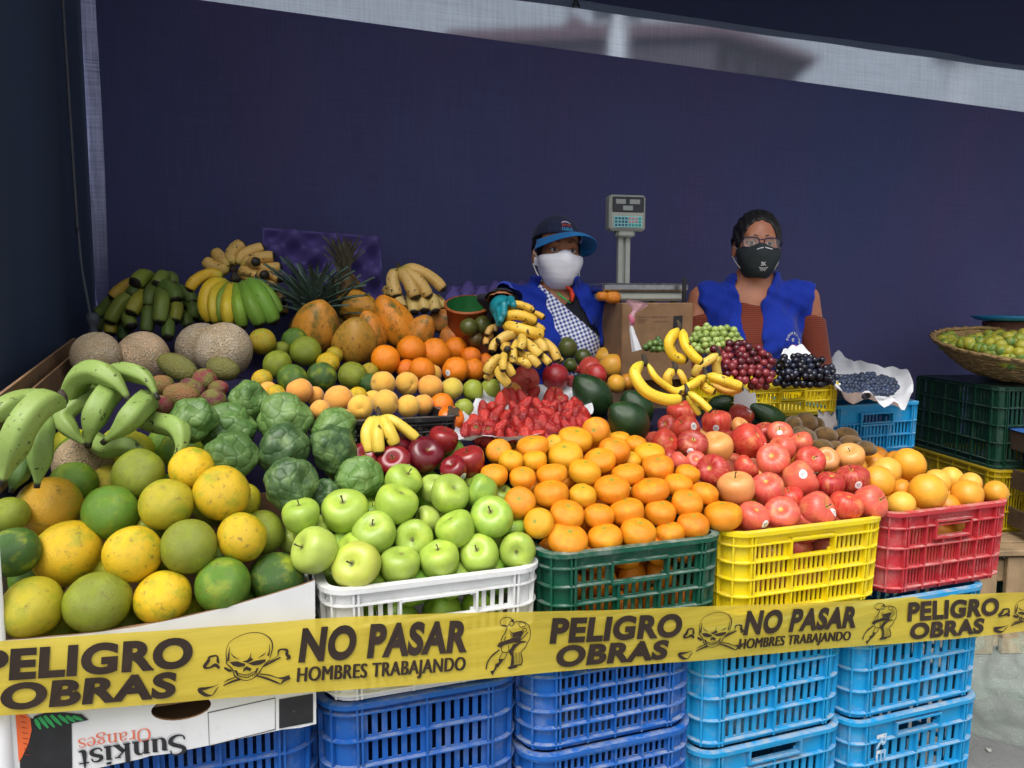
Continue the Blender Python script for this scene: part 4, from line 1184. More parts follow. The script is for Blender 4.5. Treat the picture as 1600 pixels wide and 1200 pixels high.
        for ring_ in range(3):
            for i in range(14):
                j2 = (i + 1) % 14
                fs.append((ring_ * 14 + i, (ring_ + 1) * 14 + i, (ring_ + 1) * 14 + j2, ring_ * 14 + j2))
        so = mk('sticker', vs, fs, M_STICK, o)
        ul = so.data.uv_layers.new(name='UVMap')
        for lp in so.data.loops: ul.data[lp.index].uv = uv[lp.vertex_index]
for it in ITEMS: place_item(it)

# ---- fruit lower down in the crates, seen in the gaps, through the slots and in the handle holes
def fill(kind, s0, s1, zrim, hh, r, cols, label, group, pitch=1.9):
    mesh, mk_, nm, noun, cat, tl = KIND[kind]
    zf = zrim - hh + .012 + r
    layers = []
    z = zf
    t = 0
    cnt = 0
    while z < CAMZ - .10:
        tt = .018 + r + (r * .5 if t % 2 else 0)
        while tt < (CD - .015 - r if kind != 'greenapple' else .34):
            ss = s0 + .022 + r + (r * .6 if (t + int(tt * 100)) % 2 else 0)
            while ss < s1 - .02 - r:
                hz = heap(ss, tt) - r * (2.3 if kind == 'citrus' else 1.5)
                if z <= hz and (tt < .10 + r or z > hz - r * 1.9):
                    p = W(ss + rnd.uniform(-.003, .003), tt + rnd.uniform(-.003, .003), z)
                    o = obj(nm, fmesh(mesh, rnd.randrange(3), mk_)); o.location = p; o.scale = (r, r, r)
                    o.rotation_euler = (rnd.uniform(0, 3), rnd.uniform(0, 3), rnd.uniform(0, 6))
                    o.color = S_(rnd.choice(cols)); tag(o, label, cat, group); cnt += 1
                ss += r * 2.06
            tt += r * pitch
        z += r * 1.68; t += 1
    return cnt
fill('greenapple', *FC['white'], .036, ['#8db53a', '#76a834', '#a3c04c'], 'green apple in the lower layers of the white crate, seen through gaps and slots', 'green apples buried in the white crate')
fill('mandarin', *FC['green'], .031, ['#e88d12', '#e07f10'], 'mandarin in the lower layers of the dark green crate, seen through its slots', 'mandarins buried in the dark green crate')
fill('redapple', *FC['yellow'], .034, ['#c0423a', '#d2705a', '#d9a064'], 'red apple in the lower layers of the yellow crate, seen through its slots', 'red apples buried in the yellow crate')
fill('granadilla', *FC['red'], .034, ['#e5a02c', '#df8f22'], 'passion fruit in the lower layers of the red crate, seen through its slots', 'passion fruit buried in the red crate')
fill('citrus', -.50, -.02, CAMZ - .44, .20, .044, ['#86912a', '#5c8424', '#b7b51f'], 'mottled orange in the lower layers of the cardboard box, seen in the gaps', 'oranges buried in the cardboard box')
# ------------------------------------------------------------------ bananas and plantains
def banana_material(name, spots=.5, rough=.5, neck=None, streak=.0):
    m, nt, bs = mat_new(name)
    b = NB(nt); co = b.coords('Object', True); oi = b.n('ShaderNodeObjectInfo')
    at = b.n('ShaderNodeAttribute'); at.attribute_name = 'along'
    al = at.outputs['Fac']
    c = oi.outputs['Color']
    c = b.mix(b.ramp(b.noise(co, 18, 3), .35, .7, 0, .35), c, b.mix(1.0, c, (.75, .68, .5), 'MULTIPLY'))
    if neck is not None:
        c = b.mix(b.ramp(al, .22, .02, 0, .6), c, neck)
    if spots:
        c = b.mix(b.ramp(b.noise(co, 62, 3, .6), .70 - .06 * spots, .73 - .06 * spots, 0, .9), c, lin('#2b1a0c'))
        c = b.mix(b.ramp(b.noise(co, 26, 4, .7), .66, .74, 0, .55 * spots), c, lin('#4a2c10'))
        c = b.mix(b.ramp(b.noise(co, 220, 2, .6), .66, .70, 0, .6 * spots), c, lin('#6a4416'))
    end = b.ramp(b.math('ADD', al, b.math('MULTIPLY', b.noise(co, 60, 2), .03)), .935, .968)
    c = b.mix(end, c, (.018, .014, .01))
    c = b.mix(b.ramp(al, .035, .0, 0, .75), c, lin('#4a3a1c'))
    b.l(c, bs.inputs['Base Color']); bs.inputs['Roughness'].default_value = rough; bs.inputs['Specular IOR Level'].default_value = .4
    b.bump(b.noise(co, 120, 2), .12, .003, bs.inputs['Normal'])
    return m
BM = {'ripe': banana_material('ripe_banana_skin', 1.25, .5, lin('#a8a03a')), 'clean': banana_material('yellow_banana_skin', .7, .45, lin('#9aa838')), 'green': banana_material('green_banana_skin', .35, .5, lin('#5c8030')),
      'plantain': banana_material('plantain_skin', 1.0, .5, lin('#7fa048'))}
M_CROWN = plain_mat('banana_crown', (.05, .035, .018), .85, var=.4)
def banana_geo(pts, r, n=26, seg=20, tipf=.30, ridge=.035):
    path = smooth_path(pts, n)
    L_ = [0.0]
    for i in range(n): L_.append(L_[-1] + (path[i + 1] - path[i]).length)
    rad = []
    for i in range(n + 1):
        t = L_[i] / max(L_[-1], 1e-6)
        k = 1.0
        if t < .22: k = .36 + .64 * math.sin(t / .22 * math.pi / 2) ** 1.1
        t1 = .80 if ridge < .05 else .62
        if t > t1: k = tipf + (1 - tipf) * math.sqrt(max(0, 1 - ((t - t1) / (1 - t1)) ** 2.0)) if ridge < .05 else tipf + (1 - tipf) * (.5 + .5 * math.cos(math.pi * min(1, (t - t1) / (.985 - t1))))
        rad.append(r * k)
    pg = lambda a: (math.cos(math.pi / 5) / math.cos((a % (2 * math.pi / 5)) - math.pi / 5))
    vs, fs = tube_geo(path, rad, seg, True, lambda a: 1 + (.75 if ridge > .05 else .4) * (pg(a) * 1.09 - 1))
    al = [L_[i // seg] / L_[-1] for i in range((n + 1) * seg)] + [0.0, 1.0]
    return vs, fs, al
def add_banana(parent, pts, r, hexc, mat, name='banana', tipf=.3):
    vs, fs, al = banana_geo(pts, r, tipf=tipf, ridge=.085 if mat == 'plantain' else .04)
    o = mk(name, vs, fs, BM[mat], parent)
    a = o.data.attributes.new('along', 'FLOAT', 'POINT'); a.data.foreach_set('value', al)
    c = lin(hexc); j = rnd.uniform(.92, 1.06); o.color = (c[0] * j, c[1] * j, c[2] * j, 1)
    return o
def hand(name, label, crop, crown, fingers, D, group, mat='ripe', crown_r=1.0, cat='bananas', hexd='#dcb43a', crown_dd=0.0, tipf=.3, slim=1.0):
    if crop[2] == 7.62 or mat == 'plantain': slim = .76 if crop[2] == 7.62 else .85
    """a hand of bananas: fingers as pixel paths with depth offsets, grown from one crown"""
    ox, oy, sc = crop
    P = lambda x, y, dd=0.0: at_depth(ox + x / sc, oy + y / sc, D + dd)
    root = P(*crown, crown_dd)
    e = empty(name, root, 0, label, cat, group)
    for f in fingers:
        path, r = f[0], f[1]
        hexc = f[2] if len(f) > 2 and f[2] else hexd
        mt = f[3] if len(f) > 3 else mat
        pts = [P(*q) - root for q in path]
        add_banana(e, pts, r / sc * D / FPX * slim, hexc, mt, tipf=tipf)
    mb = MB(); r = .0065 * crown_r
    mb.tube([Vector((-.6 * r, .010, .016)), Vector((0, .006, .008)), Vector((0, .002, .0)), Vector((.002, -.003, -.008))], [r * .55, r * .8, r * 1.15, r * .7], 9)
    mb.build('crown', M_CROWN, e, True)
    return e
GBN = 'hands of bananas on the stall'
K1 = (130, 360, 4.848)
# green bunch at the back left
gf = [([(520, 380, .10), (460, 350, .04), (385, 408, -.01)], 62, '#8a9a3c'), ([(620, 400, .10), (600, 350, .04), (555, 425, .0)], 56, '#7d8f40'), ([(470, 400, .08), (370, 400, .03), (280, 450, .02), (205, 520, .01)], 46, '#c2a044'),
      ([(470, 430, .08), (400, 450, .02), (345, 505, .0)], 52, '#4d5f2c'), ([(540, 420, .06), (510, 480, -.01), (490, 592, -.03)], 54, '#67793a'), ([(560, 420, .06), (640, 430, .0), (690, 480, -.02), (710, 548, -.03)], 58, '#66803c'),
      ([(640, 420, .10), (750, 460, .05), (810, 505, .04), (832, 565, .03)], 50, '#5b7034'), ([(420, 500, .10), (230, 530, .05), (150, 600, .05), (85, 650, .04)], 47, '#768c40'), ([(460, 480, .06), (320, 525, .0), (240, 620, -.02), (195, 712, -.03)], 56, '#7a8636'),
      ([(480, 480, .04), (410, 535, -.03), (355, 642, -.06)], 56, '#a3a03c'), ([(480, 560, .04), (350, 640, -.03), (370, 742, -.06)], 52, '#6f8236'), ([(580, 470, .02), (600, 520, -.05), (590, 610, -.07), (575, 717, -.08)], 56, '#76883c'),
      ([(620, 480, .06), (705, 570, -.02), (690, 707, -.05)], 50, '#8c9036'), ([(540, 560, .04), (500, 610, -.03), (490, 690, -.05), (475, 790, -.06)], 52, '#647a38'), ([(600, 600, .04), (640, 670, -.04), (645, 830, -.08)], 48, '#5c7432'),
      ([(720, 520, .10), (830, 580, .03), (830, 682, .02)], 48, '#5f7636'), ([(680, 600, .08), (760, 650, .01), (805, 742, -.01)], 48, '#566a30'), ([(720, 620, .12), (870, 640, .06), (885, 705, .05)], 44, '#4f662e'),
      ([(300, 620, .08), (220, 700, .0), (200, 802, -.02)], 50, '#a59a34'), ([(380, 690, .08), (320, 745, .0), (310, 852, -.02)], 50, '#3f5a2a'), ([(250, 640, .1), (130, 690, .06), (108, 775, .05)], 40, '#4d6030'), ([(560, 400, .14), (660, 350, .08), (690, 425, .06)], 46, '#6d7c3a')]
hand('green_banana_bunch', 'big bunch of short green bananas at the back left corner', K1, (560, 440), gf, 2.28, GBN, 'green', 1.6, crown_dd=.08, tipf=.36)
yf = [([(1060, 345), (950, 332), (850, 385, -.03), (795, 462, -.04)], 46, '#d0a82c', 'clean'), ([(1080, 380), (960, 440, -.04), (925, 580, -.06), (990, 702, -.05)], 56, '#d2b42e', 'clean'), ([(1095, 388), (1000, 470, -.06), (985, 600, -.09), (1010, 715, -.08)], 40, '#c4ae30', 'clean'),
      ([(1115, 400), (1050, 500, -.07), (1040, 600, -.09), (1050, 705, -.08)], 38, '#7c9636', 'green'), ([(1135, 408), (1095, 560, -.1), (1110, 728, -.1)], 52, '#cbb432', 'clean'), ([(1160, 410), (1180, 560, -.11), (1212, 752, -.1)], 50, '#7a9c34', 'green'),
      ([(1210, 400), (1265, 540, -.11), (1350, 738, -.1)], 58, '#6d9434', 'green'), ([(1250, 388), (1345, 500, -.09), (1455, 718, -.08)], 64, '#6a9636', 'green'), ([(1285, 385), (1400, 480, -.05), (1492, 642, -.04)], 48, '#769c3c', 'green')]
hand('banana_hand', 'banana hand half yellow half green fanned below the spotted yellow bunch', K1, (1150, 368), yf, 2.22, GBN, 'clean', 2.0, crown_dd=.01)
bf = [([(1110, 300), (1000, 285), (912, 222, .0)], 48), ([(1105, 280), (1045, 215, .02), (985, 155, .03)], 50), ([(1130, 265), (1130, 170, .03), (1215, 92, .05)], 52), ([(1160, 255), (1235, 172, .03), (1375, 122, .05)], 46),
      ([(1190, 265), (1310, 212, .02), (1458, 195, .03)], 46), ([(1200, 290), (1360, 290, .02), (1510, 272, .03)], 40), ([(1230, 290, .05), (1280, 250, -.01), (1312, 235, -.05)], 46), ([(1240, 330, .06), (1340, 335, .0), (1380, 340, -.04)], 48),
      ([(1300, 340, .08), (1430, 345, .02), (1510, 372, .0)], 46), ([(1300, 400, .08), (1400, 425, .0), (1440, 448, -.04)], 52), ([(1330, 460, .10), (1450, 505, .03), (1518, 548, .0)], 52), ([(1180, 300), (1250, 315, -.01), (1330, 345, -.02)], 42),
      ([(1400, 520, .1), (1500, 570, .05), (1512, 645, .04)], 44), ([(1180, 310, .02), (1270, 365, .0), (1335, 385, -.01)], 44)]
hand('banana_bunch', 'spotted yellow banana bunch crowning the left pile, fingers pointing up', K1, (1140, 300), bf, 2.34, GBN, 'ripe', 1.5, hexd='#d9b266')
K3 = (400, 340, 3.158)
cf = [([(700, 255), (675, 310, -.01), (695, 395, -.02)], 33, '#c4a666'), ([(708, 252), (750, 310, -.02), (792, 402, -.03)], 34, '#c2a05a'), ([(715, 250), (800, 310, -.02), (858, 398, -.02)], 32, '#c6a45c'), ([(720, 248), (800, 262, .0), (880, 308, .01), (932, 362, .01)], 30, '#c8a45e'),
      ([(690, 380, .06), (700, 400, .0), (722, 455, -.03)], 30, '#c4ac70'), ([(760, 380, .06), (772, 410, .0), (780, 478, -.03)], 30, '#c4ac68'), ([(810, 380, .06), (822, 400, .0), (832, 468, -.03)], 30, '#c2a864'), ([(850, 390, .06), (872, 405, .0), (888, 470, -.03)], 28, '#c2aa68'),
      ([(880, 390, .08), (910, 420, .03), (930, 455, .02)], 25, '#bfa25c'), ([(700, 420, .06), (725, 430, .01), (745, 470, -.01)], 26, '#c2a864'), ([(640, 350, .06), (655, 370, .04), (650, 395, .03)], 26, '#a88a48')]
hand('banana_hand', 'spotted pale banana hand behind the papayas', K3, (702, 252), cf, 2.36, GBN, 'ripe', 1.2)
# low black tray that carries the peaches
_pt = hit(600, 648)
_ps, _pT = ST(_pt)
bt = crate(W(ST(at_t(608, 655, _pT - .05))[0], _pT - .045 + .18, at_t(608, 655, _pT - .045).z - .06), STALL, 'black', .27, .34, .06, 'low black plastic tray under the peaches', None, rows=2, bays=4, slots=3, top_blank=.016, taper=.02, r=.015, slot_frac=.6, name='low_tray')

sf = [([(592, 985), (548, 1060, -.03), (562, 1172, -.04)], 33), ([(606, 985), (600, 1070, -.04), (608, 1172, -.05)], 32), ([(618, 984), (655, 1050, -.03), (690, 1130, -.03)], 32), ([(625, 980), (700, 1015, -.01), (805, 1098, -.01)], 27)]
hand('banana_hand', 'small yellow banana hand standing against the black tray', K3, (605, 978), sf, cam_depth(at_t(600, 672, _pT - .075)), GBN, 'clean', .8, hexd='#dcbf4a')
K7 = (740, 460, 7.5)
tf = [([(370, 190, .02), (480, 120, .0), (600, 140), (718, 205)], 46), ([(360, 280, .0), (480, 240, -.02), (620, 270, -.02), (738, 330, -.01)], 62), ([(560, 220, .05), (720, 225, .03), (838, 280, .02)], 40, '#e0b034'), ([(355, 370, .0), (480, 390, -.04), (660, 440, -.05), (825, 478, -.03)], 72), ([(560, 350, .03), (720, 370, .0), (835, 440, .0)], 52)]
hand('banana_hand', 'ripe banana hand on top of the pile, held by the teal glove', K7, (362, 290), tf, 2.08, GBN, 'ripe', 1.2, hexd='#dbb13c', crown_dd=.03)
mf = [([(500, 480, .04), (390, 485, .0), (272, 558, -.02)], 58, '#cfae5c'), ([(320, 520, .04), (240, 580, .01), (212, 678, .0)], 50, '#c9a850'), ([(400, 560, .05), (370, 620, -.02), (402, 650, -.06)], 56, '#cfa94c'), ([(520, 540, .02), (470, 680, -.03), (458, 828, -.04)], 54, '#d2b04a'), ([(565, 480, .0), (572, 570, -.04), (532, 660, -.05)], 54, '#d0ad48'),
      ([(570, 540, .02), (690, 630, -.02), (795, 735, -.03)], 64, '#d2b04c'), ([(680, 510, .04), (800, 590, .01), (835, 695, .0)], 60, '#cdaa50'), ([(790, 530, .06), (920, 640, .03), (992, 795, .02)], 60, '#d2ac4c'), ([(880, 660, .08), (970, 730, .06), (1035, 805, .05)], 48, '#cdaa50'),
      ([(260, 380, .08), (190, 410, .04), (150, 490, .03)], 40, '#b8934c'), ([(220, 470, .08), (150, 530, .04), (150, 605, .03)], 40, '#c09040'), ([(330, 350, .1), (260, 380, .06), (240, 450, .05)], 38, '#80683a')]
hand('banana_hand', 'small spotted banana hand in the middle of the pile under the held one', K7, (560, 480), mf, 2.02, GBN, 'ripe', 1.0, crown_dd=.06)
lf = [([(480, 680, .06), (660, 740, .01), (785, 858, .0)], 54), ([(760, 700, .08), (830, 750, .04), (905, 830, .03)], 50), ([(330, 730, .04), (210, 810, .0), (138, 938, .0)], 58, '#cfae52'), ([(360, 690, .02), (345, 790, -.04), (348, 912, -.05)], 48), ([(460, 760, .06), (580, 790, .01), (690, 850, .01)], 52),
      ([(380, 800, .03), (420, 880, .0), (470, 965, .0)], 52), ([(300, 850, .06), (210, 920, .03), (130, 1005, .03)], 52), ([(280, 860, .02), (330, 970, -.02), (425, 1075, -.02)], 60)]
hand('banana_hand', 'lowest spotted banana hand of the pile, behind the pomegranates', K7, (420, 740), lf, 1.97, GBN, 'ripe', 1.0, hexd='#d2ae48', crown_dd=.08)
KF = (970, 500, 7.62)
hand('banana_hand', 'two curved yellow bananas lying in front on the mangoes', KF, (285, 500), [([(255, 505), (165, 640, -.04), (300, 845, -.05), (540, 945, -.04), (745, 935, -.02)], 92), ([(320, 520), (410, 680, -.01), (560, 800, .0), (715, 890, .0)], 56)], 1.74, GBN, 'clean', 1.0, hexd='#e2c238')
hand('banana_hand', 'short yellow banana pair half hidden behind the front bananas', KF, (650, 580), [([(625, 590), (555, 680, -.01), (560, 800, .0)], 74), ([(680, 590), (740, 690, -.01), (770, 780, .0)], 54)], 1.80, GBN, 'ripe', 1.0, hexd='#dcb53c')
hand('banana_hand', 'two upright bananas arching in front of the green grapes', KF, (700, 90), [([(685, 105), (575, 260, -.02), (630, 430, -.02), (800, 482, -.02)], 84), ([(735, 115), (765, 290, -.03), (865, 430, -.04), (975, 515, -.04)], 74)], 1.86, GBN, 'ripe', .9, hexd='#e3bd2c')
hand('banana_hand', 'banana hand spreading sideways left of the yellow grape crate', KF, (1010, 650), [([(1005, 665), (860, 765, -.03), (700, 850, -.04), (600, 828, -.03)], 66), ([(1020, 660), (1190, 710, -.02), (1330, 760, -.02), (1455, 800, -.02)], 84), ([(980, 700, .03), (1000, 800, .0), (1125, 862, -.01)], 68), ([(1060, 760, .04), (1280, 855, .02), (1465, 815, .01)], 52, '#c9962e')], 1.82, GBN, 'ripe', .9, hexd='#e0bb34')
hand('banana_hand', 'speckled bananas beside the red grapes', KF, (1165, 395), [([(1160, 405), (1050, 480), (930, 560, .0), (860, 680, .01)], 70), ([(1175, 405), (1130, 520, .01), (1160, 690, .02)], 72)], 1.92, GBN, 'ripe', .8, hexd='#d9bb52')
hand('banana_hand', 'bananas poking out under the hand above the red apples', KF, (790, 850), [([(800, 860), (950, 970, -.02), (1080, 1095, -.03)], 62), ([(790, 890), (850, 1000, .0), (945, 1140, .0)], 46)], 1.76, GBN, 'clean', .8, hexd='#d6b838')
# plantains
K2 = (0, 360, 2.857)
pf = [([(300, 800, .05), (345, 670, .02), (430, 630, -.01), (520, 680, -.03), (585, 770, -.03)], 62), ([(420, 700, .08), (540, 630, .03), (650, 660, .0), (708, 755, -.01)], 50), ([(460, 700, .06), (290, 820, .02), (320, 900, .0), (395, 965, .0)], 50), ([(520, 690, .04), (455, 760, -.03), (410, 860, -.05), (392, 970, -.05)], 66), ([(680, 740, .06), (610, 800, -.03), (540, 880, -.05), (455, 950, -.05)], 64),
      ([(380, 900, .05), (470, 970, .02), (570, 960, .0), (685, 1015, .0)], 52), ([(560, 800, .06), (680, 850, .03), (790, 880, .0), (810, 960, -.02), (765, 1050, -.03)], 58)]
hand('plantain_bunch', 'big pale green plantain bunch sprawling over the left of the heap', K2, (500, 720), pf, 1.38, 'green plantains on the left', 'plantain', 1.5, cat='plantains', hexd='#829c50', crown_dd=.06, tipf=.24)
hand('plantain_bunch', 'long green plantains hanging at the far left edge', K2, (272, 765), [([(280, 775), (190, 775, -.04), (100, 870, -.07), (50, 1000, -.07), (5, 1140, -.07)], 74), ([(260, 770, .04), (120, 760, .03), (20, 800, .0), (-80, 900, -.02)], 62), ([(200, 830, .04), (185, 930, .0), (180, 1030, .0), (165, 1150, .0)], 62, '#7f9c50'), ([(120, 960, .06), (80, 1080, .03), (50, 1170, .03)], 60, '#55753a')], 1.24, 'green plantains on the left', 'plantain', 1.3, cat='plantains', hexd='#849c50', tipf=.24)

# ------------------------------------------------------------------ pineapples
def pine_mat():
    m, nt, bs = mat_new('pineapple_skin')
    b = NB(nt); co = b.coords('Object', False)
    v = b.voro(co, 42); c = b.mix(b.ramp(v, .25, .6), lin('#7a5a20'), lin('#3b2c14'))
    b.l(c, bs.inputs['Base Color']); bs.inputs['Roughness'].default_value = .7
    b.bump(v, .5, .01, bs.inputs['Normal']); return m
M_PINE = pine_mat(); M_PLEAF = plain_mat('pineapple_leaf', lin('#5c7466'), .55, var=.35, scale=25); M_PDRY = plain_mat('dry_pineapple_leaf', lin('#6a6654'), .7, var=.35, scale=25)
lv, lf_ = [], []
for i in range(7):
    t = i / 6; w = .11 * (1 - t) ** .8 + .004; z = t; y = -.30 * t * t
    lv += [(-w, y - .03, z), (0, y + .012, z), (w, y - .03, z)]
for i in range(6):
    lf_ += [(i * 3, i * 3 + 1, i * 3 + 4, i * 3 + 3), (i * 3 + 1, i * 3 + 2, i * 3 + 5, i * 3 + 4)]
LEAFM = new_mesh('leaf', lv, lf_, True, M_PLEAF); LEAFD = new_mesh('leaf', lv, lf_, True, M_PDRY)
def pineapple(base, r, h, lean, leaf_n, leaf_len, label, leafm, narrow=1.0):
    e = empty('pineapple', base, 0, label, 'pineapple', 'pineapples at the back')
    e.rotation_euler = lean
    def bumps(v):
        a = math.atan2(v.y, v.x); zz3 = v.z / h
        k = 1 + .035 * abs(math.sin(7 * a + zz3 * 16)) * abs(math.sin(7 * a - zz3 * 16))
        return Vector((v.x * k, v.y * k, v.z))
    prof = [(max(.001, r * math.sin(math.pi * (i / 20)) ** .45), h * (1 - i / 20)) for i in range(21)]
    vs, fs = lathe(prof, 42, bumps)
    mk('body', vs, fs, M_PINE, e)
    for i in range(leaf_n):
        t = i / leaf_n; a = i * 2.39996
        lo = obj('leaf', leafm, e)
        L_ = leaf_len * (.55 + .45 * math.sin(math.pi * min(1, .25 + t * .75))) * rnd.uniform(.85, 1.1)
        lo.location = (0.010 * math.cos(a), .010 * math.sin(a), h - .015 + .05 * t)
        tilt = (1.15 - 1.05 * t) * narrow * rnd.uniform(.85, 1.1)
        lo.rotation_euler = Quaternion((0, 0, 1), a).to_matrix().to_4x4().to_euler()
        lo.rotation_mode = 'QUATERNION'
        lo.rotation_quaternion = Quaternion((0, 0, 1), a) @ Quaternion((1, 0, 0), tilt)
        lo.scale = (L_ * .9, L_, L_)
    return e
p = at_depth(478, 500, 2.30); pineapple(p - Vector((0, 0, .10)), .06, .13, (R(-8), R(4), 0), 46, .17, 'pineapple with a wide grey-green crown behind the papayas', LEAFM)
p = at_depth(515, 505, 2.36); pineapple(p - Vector((0, 0, .10)), .058, .13, (R(-5), R(6), 1), 36, .15, 'pineapple in the middle, crown leaning behind the yellow papaya', LEAFM)
p = at_depth(540, 470, 2.42); pineapple(p - Vector((0, 0, .06)), .058, .15, (R(0), R(6), 2), 40, .11, 'pineapple with a narrow dry upright crown in front of the purple tray', LEAFD, .35)

# ------------------------------------------------------------------ purple pulp trays
M_TRAY = plain_mat('purple_fruit_tray', lin('#5a4e90'), .8, var=.04, scale=8, bump=.15)
def tray(label, c00, c10, c01, nx, nz, depthv):
    """moulded tray spanned by three corners, with a field of round cups"""
    a, u, w = Vector(c00), Vector(c10) - Vector(c00), Vector(c01) - Vector(c00)
    n = u.cross(w).normalized()
    NX, NZ = nx * 9, nz * 9
    vs, fs = [], []
    for back in (0, 1):
        for j in range(NZ + 1):
            for i in range(NX + 1):
                x, z = i / NX, j / NZ
                k = math.sin(x * nx * math.pi) * math.sin(z * nz * math.pi)
                edge = min(1, min(x, 1 - x) * 16, min(z, 1 - z) * 12)
                h = depthv * (abs(k) ** .7 * (1 if k > 0 else -.8)) * (.35 + .65 * edge)
                cx = u * (x - .5) * (1 - .02 * (1 - edge)); cz = w * (z - .5) * (1 - .03 * (1 - edge))
                vs.append(u * .5 + w * .5 + cx + cz + n * (h - back * .004))
    N = (NX + 1) * (NZ + 1)
    for j in range(NZ):
        for i in range(NX):
            q = (j * (NX + 1) + i, j * (NX + 1) + i + 1, (j + 1) * (NX + 1) + i + 1, (j + 1) * (NX + 1) + i)
            fs.append(q); fs.append(tuple(N + k for k in q[::-1]))
    ring_ = [i for i in range(NX + 1)] + [j * (NX + 1) + NX for j in range(1, NZ + 1)] + [NZ * (NX + 1) + i for i in range(NX - 1, -1, -1)] + [j * (NX + 1) for j in range(NZ - 1, 0, -1)]
    for k in range(len(ring_)):
        a_, b_ = ring_[k], ring_[(k + 1) % len(ring_)]
        fs.append((a_, N + a_, N + b_, b_))
    o = mk('fruit_tray', vs, fs, M_TRAY, None, True, a)
    return tag(o, label, 'tray', 'purple moulded fruit trays')
tray('purple moulded fruit tray standing behind the pineapples', at_depth(412, 462, 2.50), at_depth(602, 470, 2.66), at_depth(408, 354, 2.54), 6, 4, .05)
tray('purple moulded fruit tray lying behind the orange bucket', at_depth(690, 482, 2.42), at_depth(835, 478, 2.50), at_depth(700, 446, 2.78), 6, 4, .024)

# ------------------------------------------------------------------ bucket
bk = at_depth(732, 475, 2.28)
be = empty('plastic_bucket', bk - Matrix.Rotation(R(22), 3, 'X') @ Vector((0, 0, .165)), 0, 'orange-brown plastic bucket with a green inside, beside the woman in the cap', 'bucket')
be.rotation_euler = (R(22), 0, 0)
vs, fs = lathe([(.055, .0), (.066, .158), (.071, .160), (.071, .166), (.064, .166)], 32); mk('bucket_wall', vs, fs, plain_mat('orange_bucket_plastic', lin('#a4552a'), .45), be)
vs, fs = lathe([(.0635, .1655), (.054, .012), (.0, .010)], 32); mk('bucket_lining', vs, fs, plain_mat('green_bucket_plastic', lin('#1f6a34'), .45), be)

# ------------------------------------------------------------------ black tray under the peaches
# ------------------------------------------------------------------ strawberries on paper
M_PAPER = plain_mat('white_paper', (.74, .76, .80), .85, var=.06, scale=14, trans=.15)
def paper(name, label, outline, z_fn, rim, n=16, cat='paper', fold=.012, freq=.27):
    """crumpled sheet: outline in world x/y, raised and folded at the edge"""
    cx = sum((Vector(p) for p in outline), Vector()) / len(outline)
    path = smooth_path(outline + [outline[0]], 60)[:-1]
    vs, fs = [], []
    N = len(path); rings_ = [0, .5, .8, .92, 1.0, 1.06]
    for ri, k in enumerate(rings_):
        for i, p in enumerate(path):
            q = cx.lerp(p, k)
            up_ = rim * max(0, (k - .8) / .26) + fold * max(0, (k - .7)) * 3 * mnoise.noise(Vector((i * freq, ri * .35, rim * 50)))
            vs.append(Vector((q.x, q.y, q.z + up_)) - cx)
    for ri in range(len(rings_) - 1):
        for i in range(N):
            j = (i + 1) % N
            fs.append((ri * N + i, ri * N + j, (ri + 1) * N + j, (ri + 1) * N + i))
    o = mk(name, vs, fs, M_PAPER, None, True, cx)
    return tag(o, label, cat)
SD = .035
spx = [(714, 697), (760, 700), (800, 700), (845, 696), (880, 688), (902, 674), (922, 655), (912, 630), (895, 618), (840, 612), (795, 612), (770, 614), (752, 630), (735, 655)]
sp = [hit(u, v, -SD) for u, v in spx]
paper('paper_sheet', 'crumpled white paper under the strawberries', sp, None, .022, fold=.02)
STR = []
srow = [[(727, 674), (741, 680), (752, 682), (766, 681), (780, 683), (798, 682), (821, 684), (841, 682), (862, 674)],
        [(736, 664), (745, 660), (757, 656), (768, 670), (783, 670), (808, 665), (826, 668), (849, 664), (870, 663), (884, 668), (895, 668), (906, 668)],
        [(755, 640), (765, 640), (780, 645), (792, 652), (818, 648), (832, 652), (848, 655), (853, 648), (868, 655), (887, 655), (905, 662), (916, 662)],
        [(782, 628), (803, 640), (822, 634), (840, 636), (855, 638), (864, 640), (878, 632), (890, 640), (900, 635), (913, 650)],
        [(800, 622), (815, 622), (836, 616), (859, 622), (873, 622), (790, 620)]]
M_CALYX = plain_mat('strawberry_leaf', (.05, .12, .02), .7)
cvs, cfs = [], []
for i in range(7):
    a = 2 * math.pi * i / 7
    cvs += [(0, 0, -.98), (.30 * math.cos(a - .3), .30 * math.sin(a - .3), -.93), (.62 * math.cos(a), .62 * math.sin(a), -.88), (.30 * math.cos(a + .3), .30 * math.sin(a + .3), -.93)]
    cfs.append((i * 4, i * 4 + 1, i * 4 + 2, i * 4 + 3))
CALX = new_mesh('calyx', cvs, cfs, False, M_CALYX)
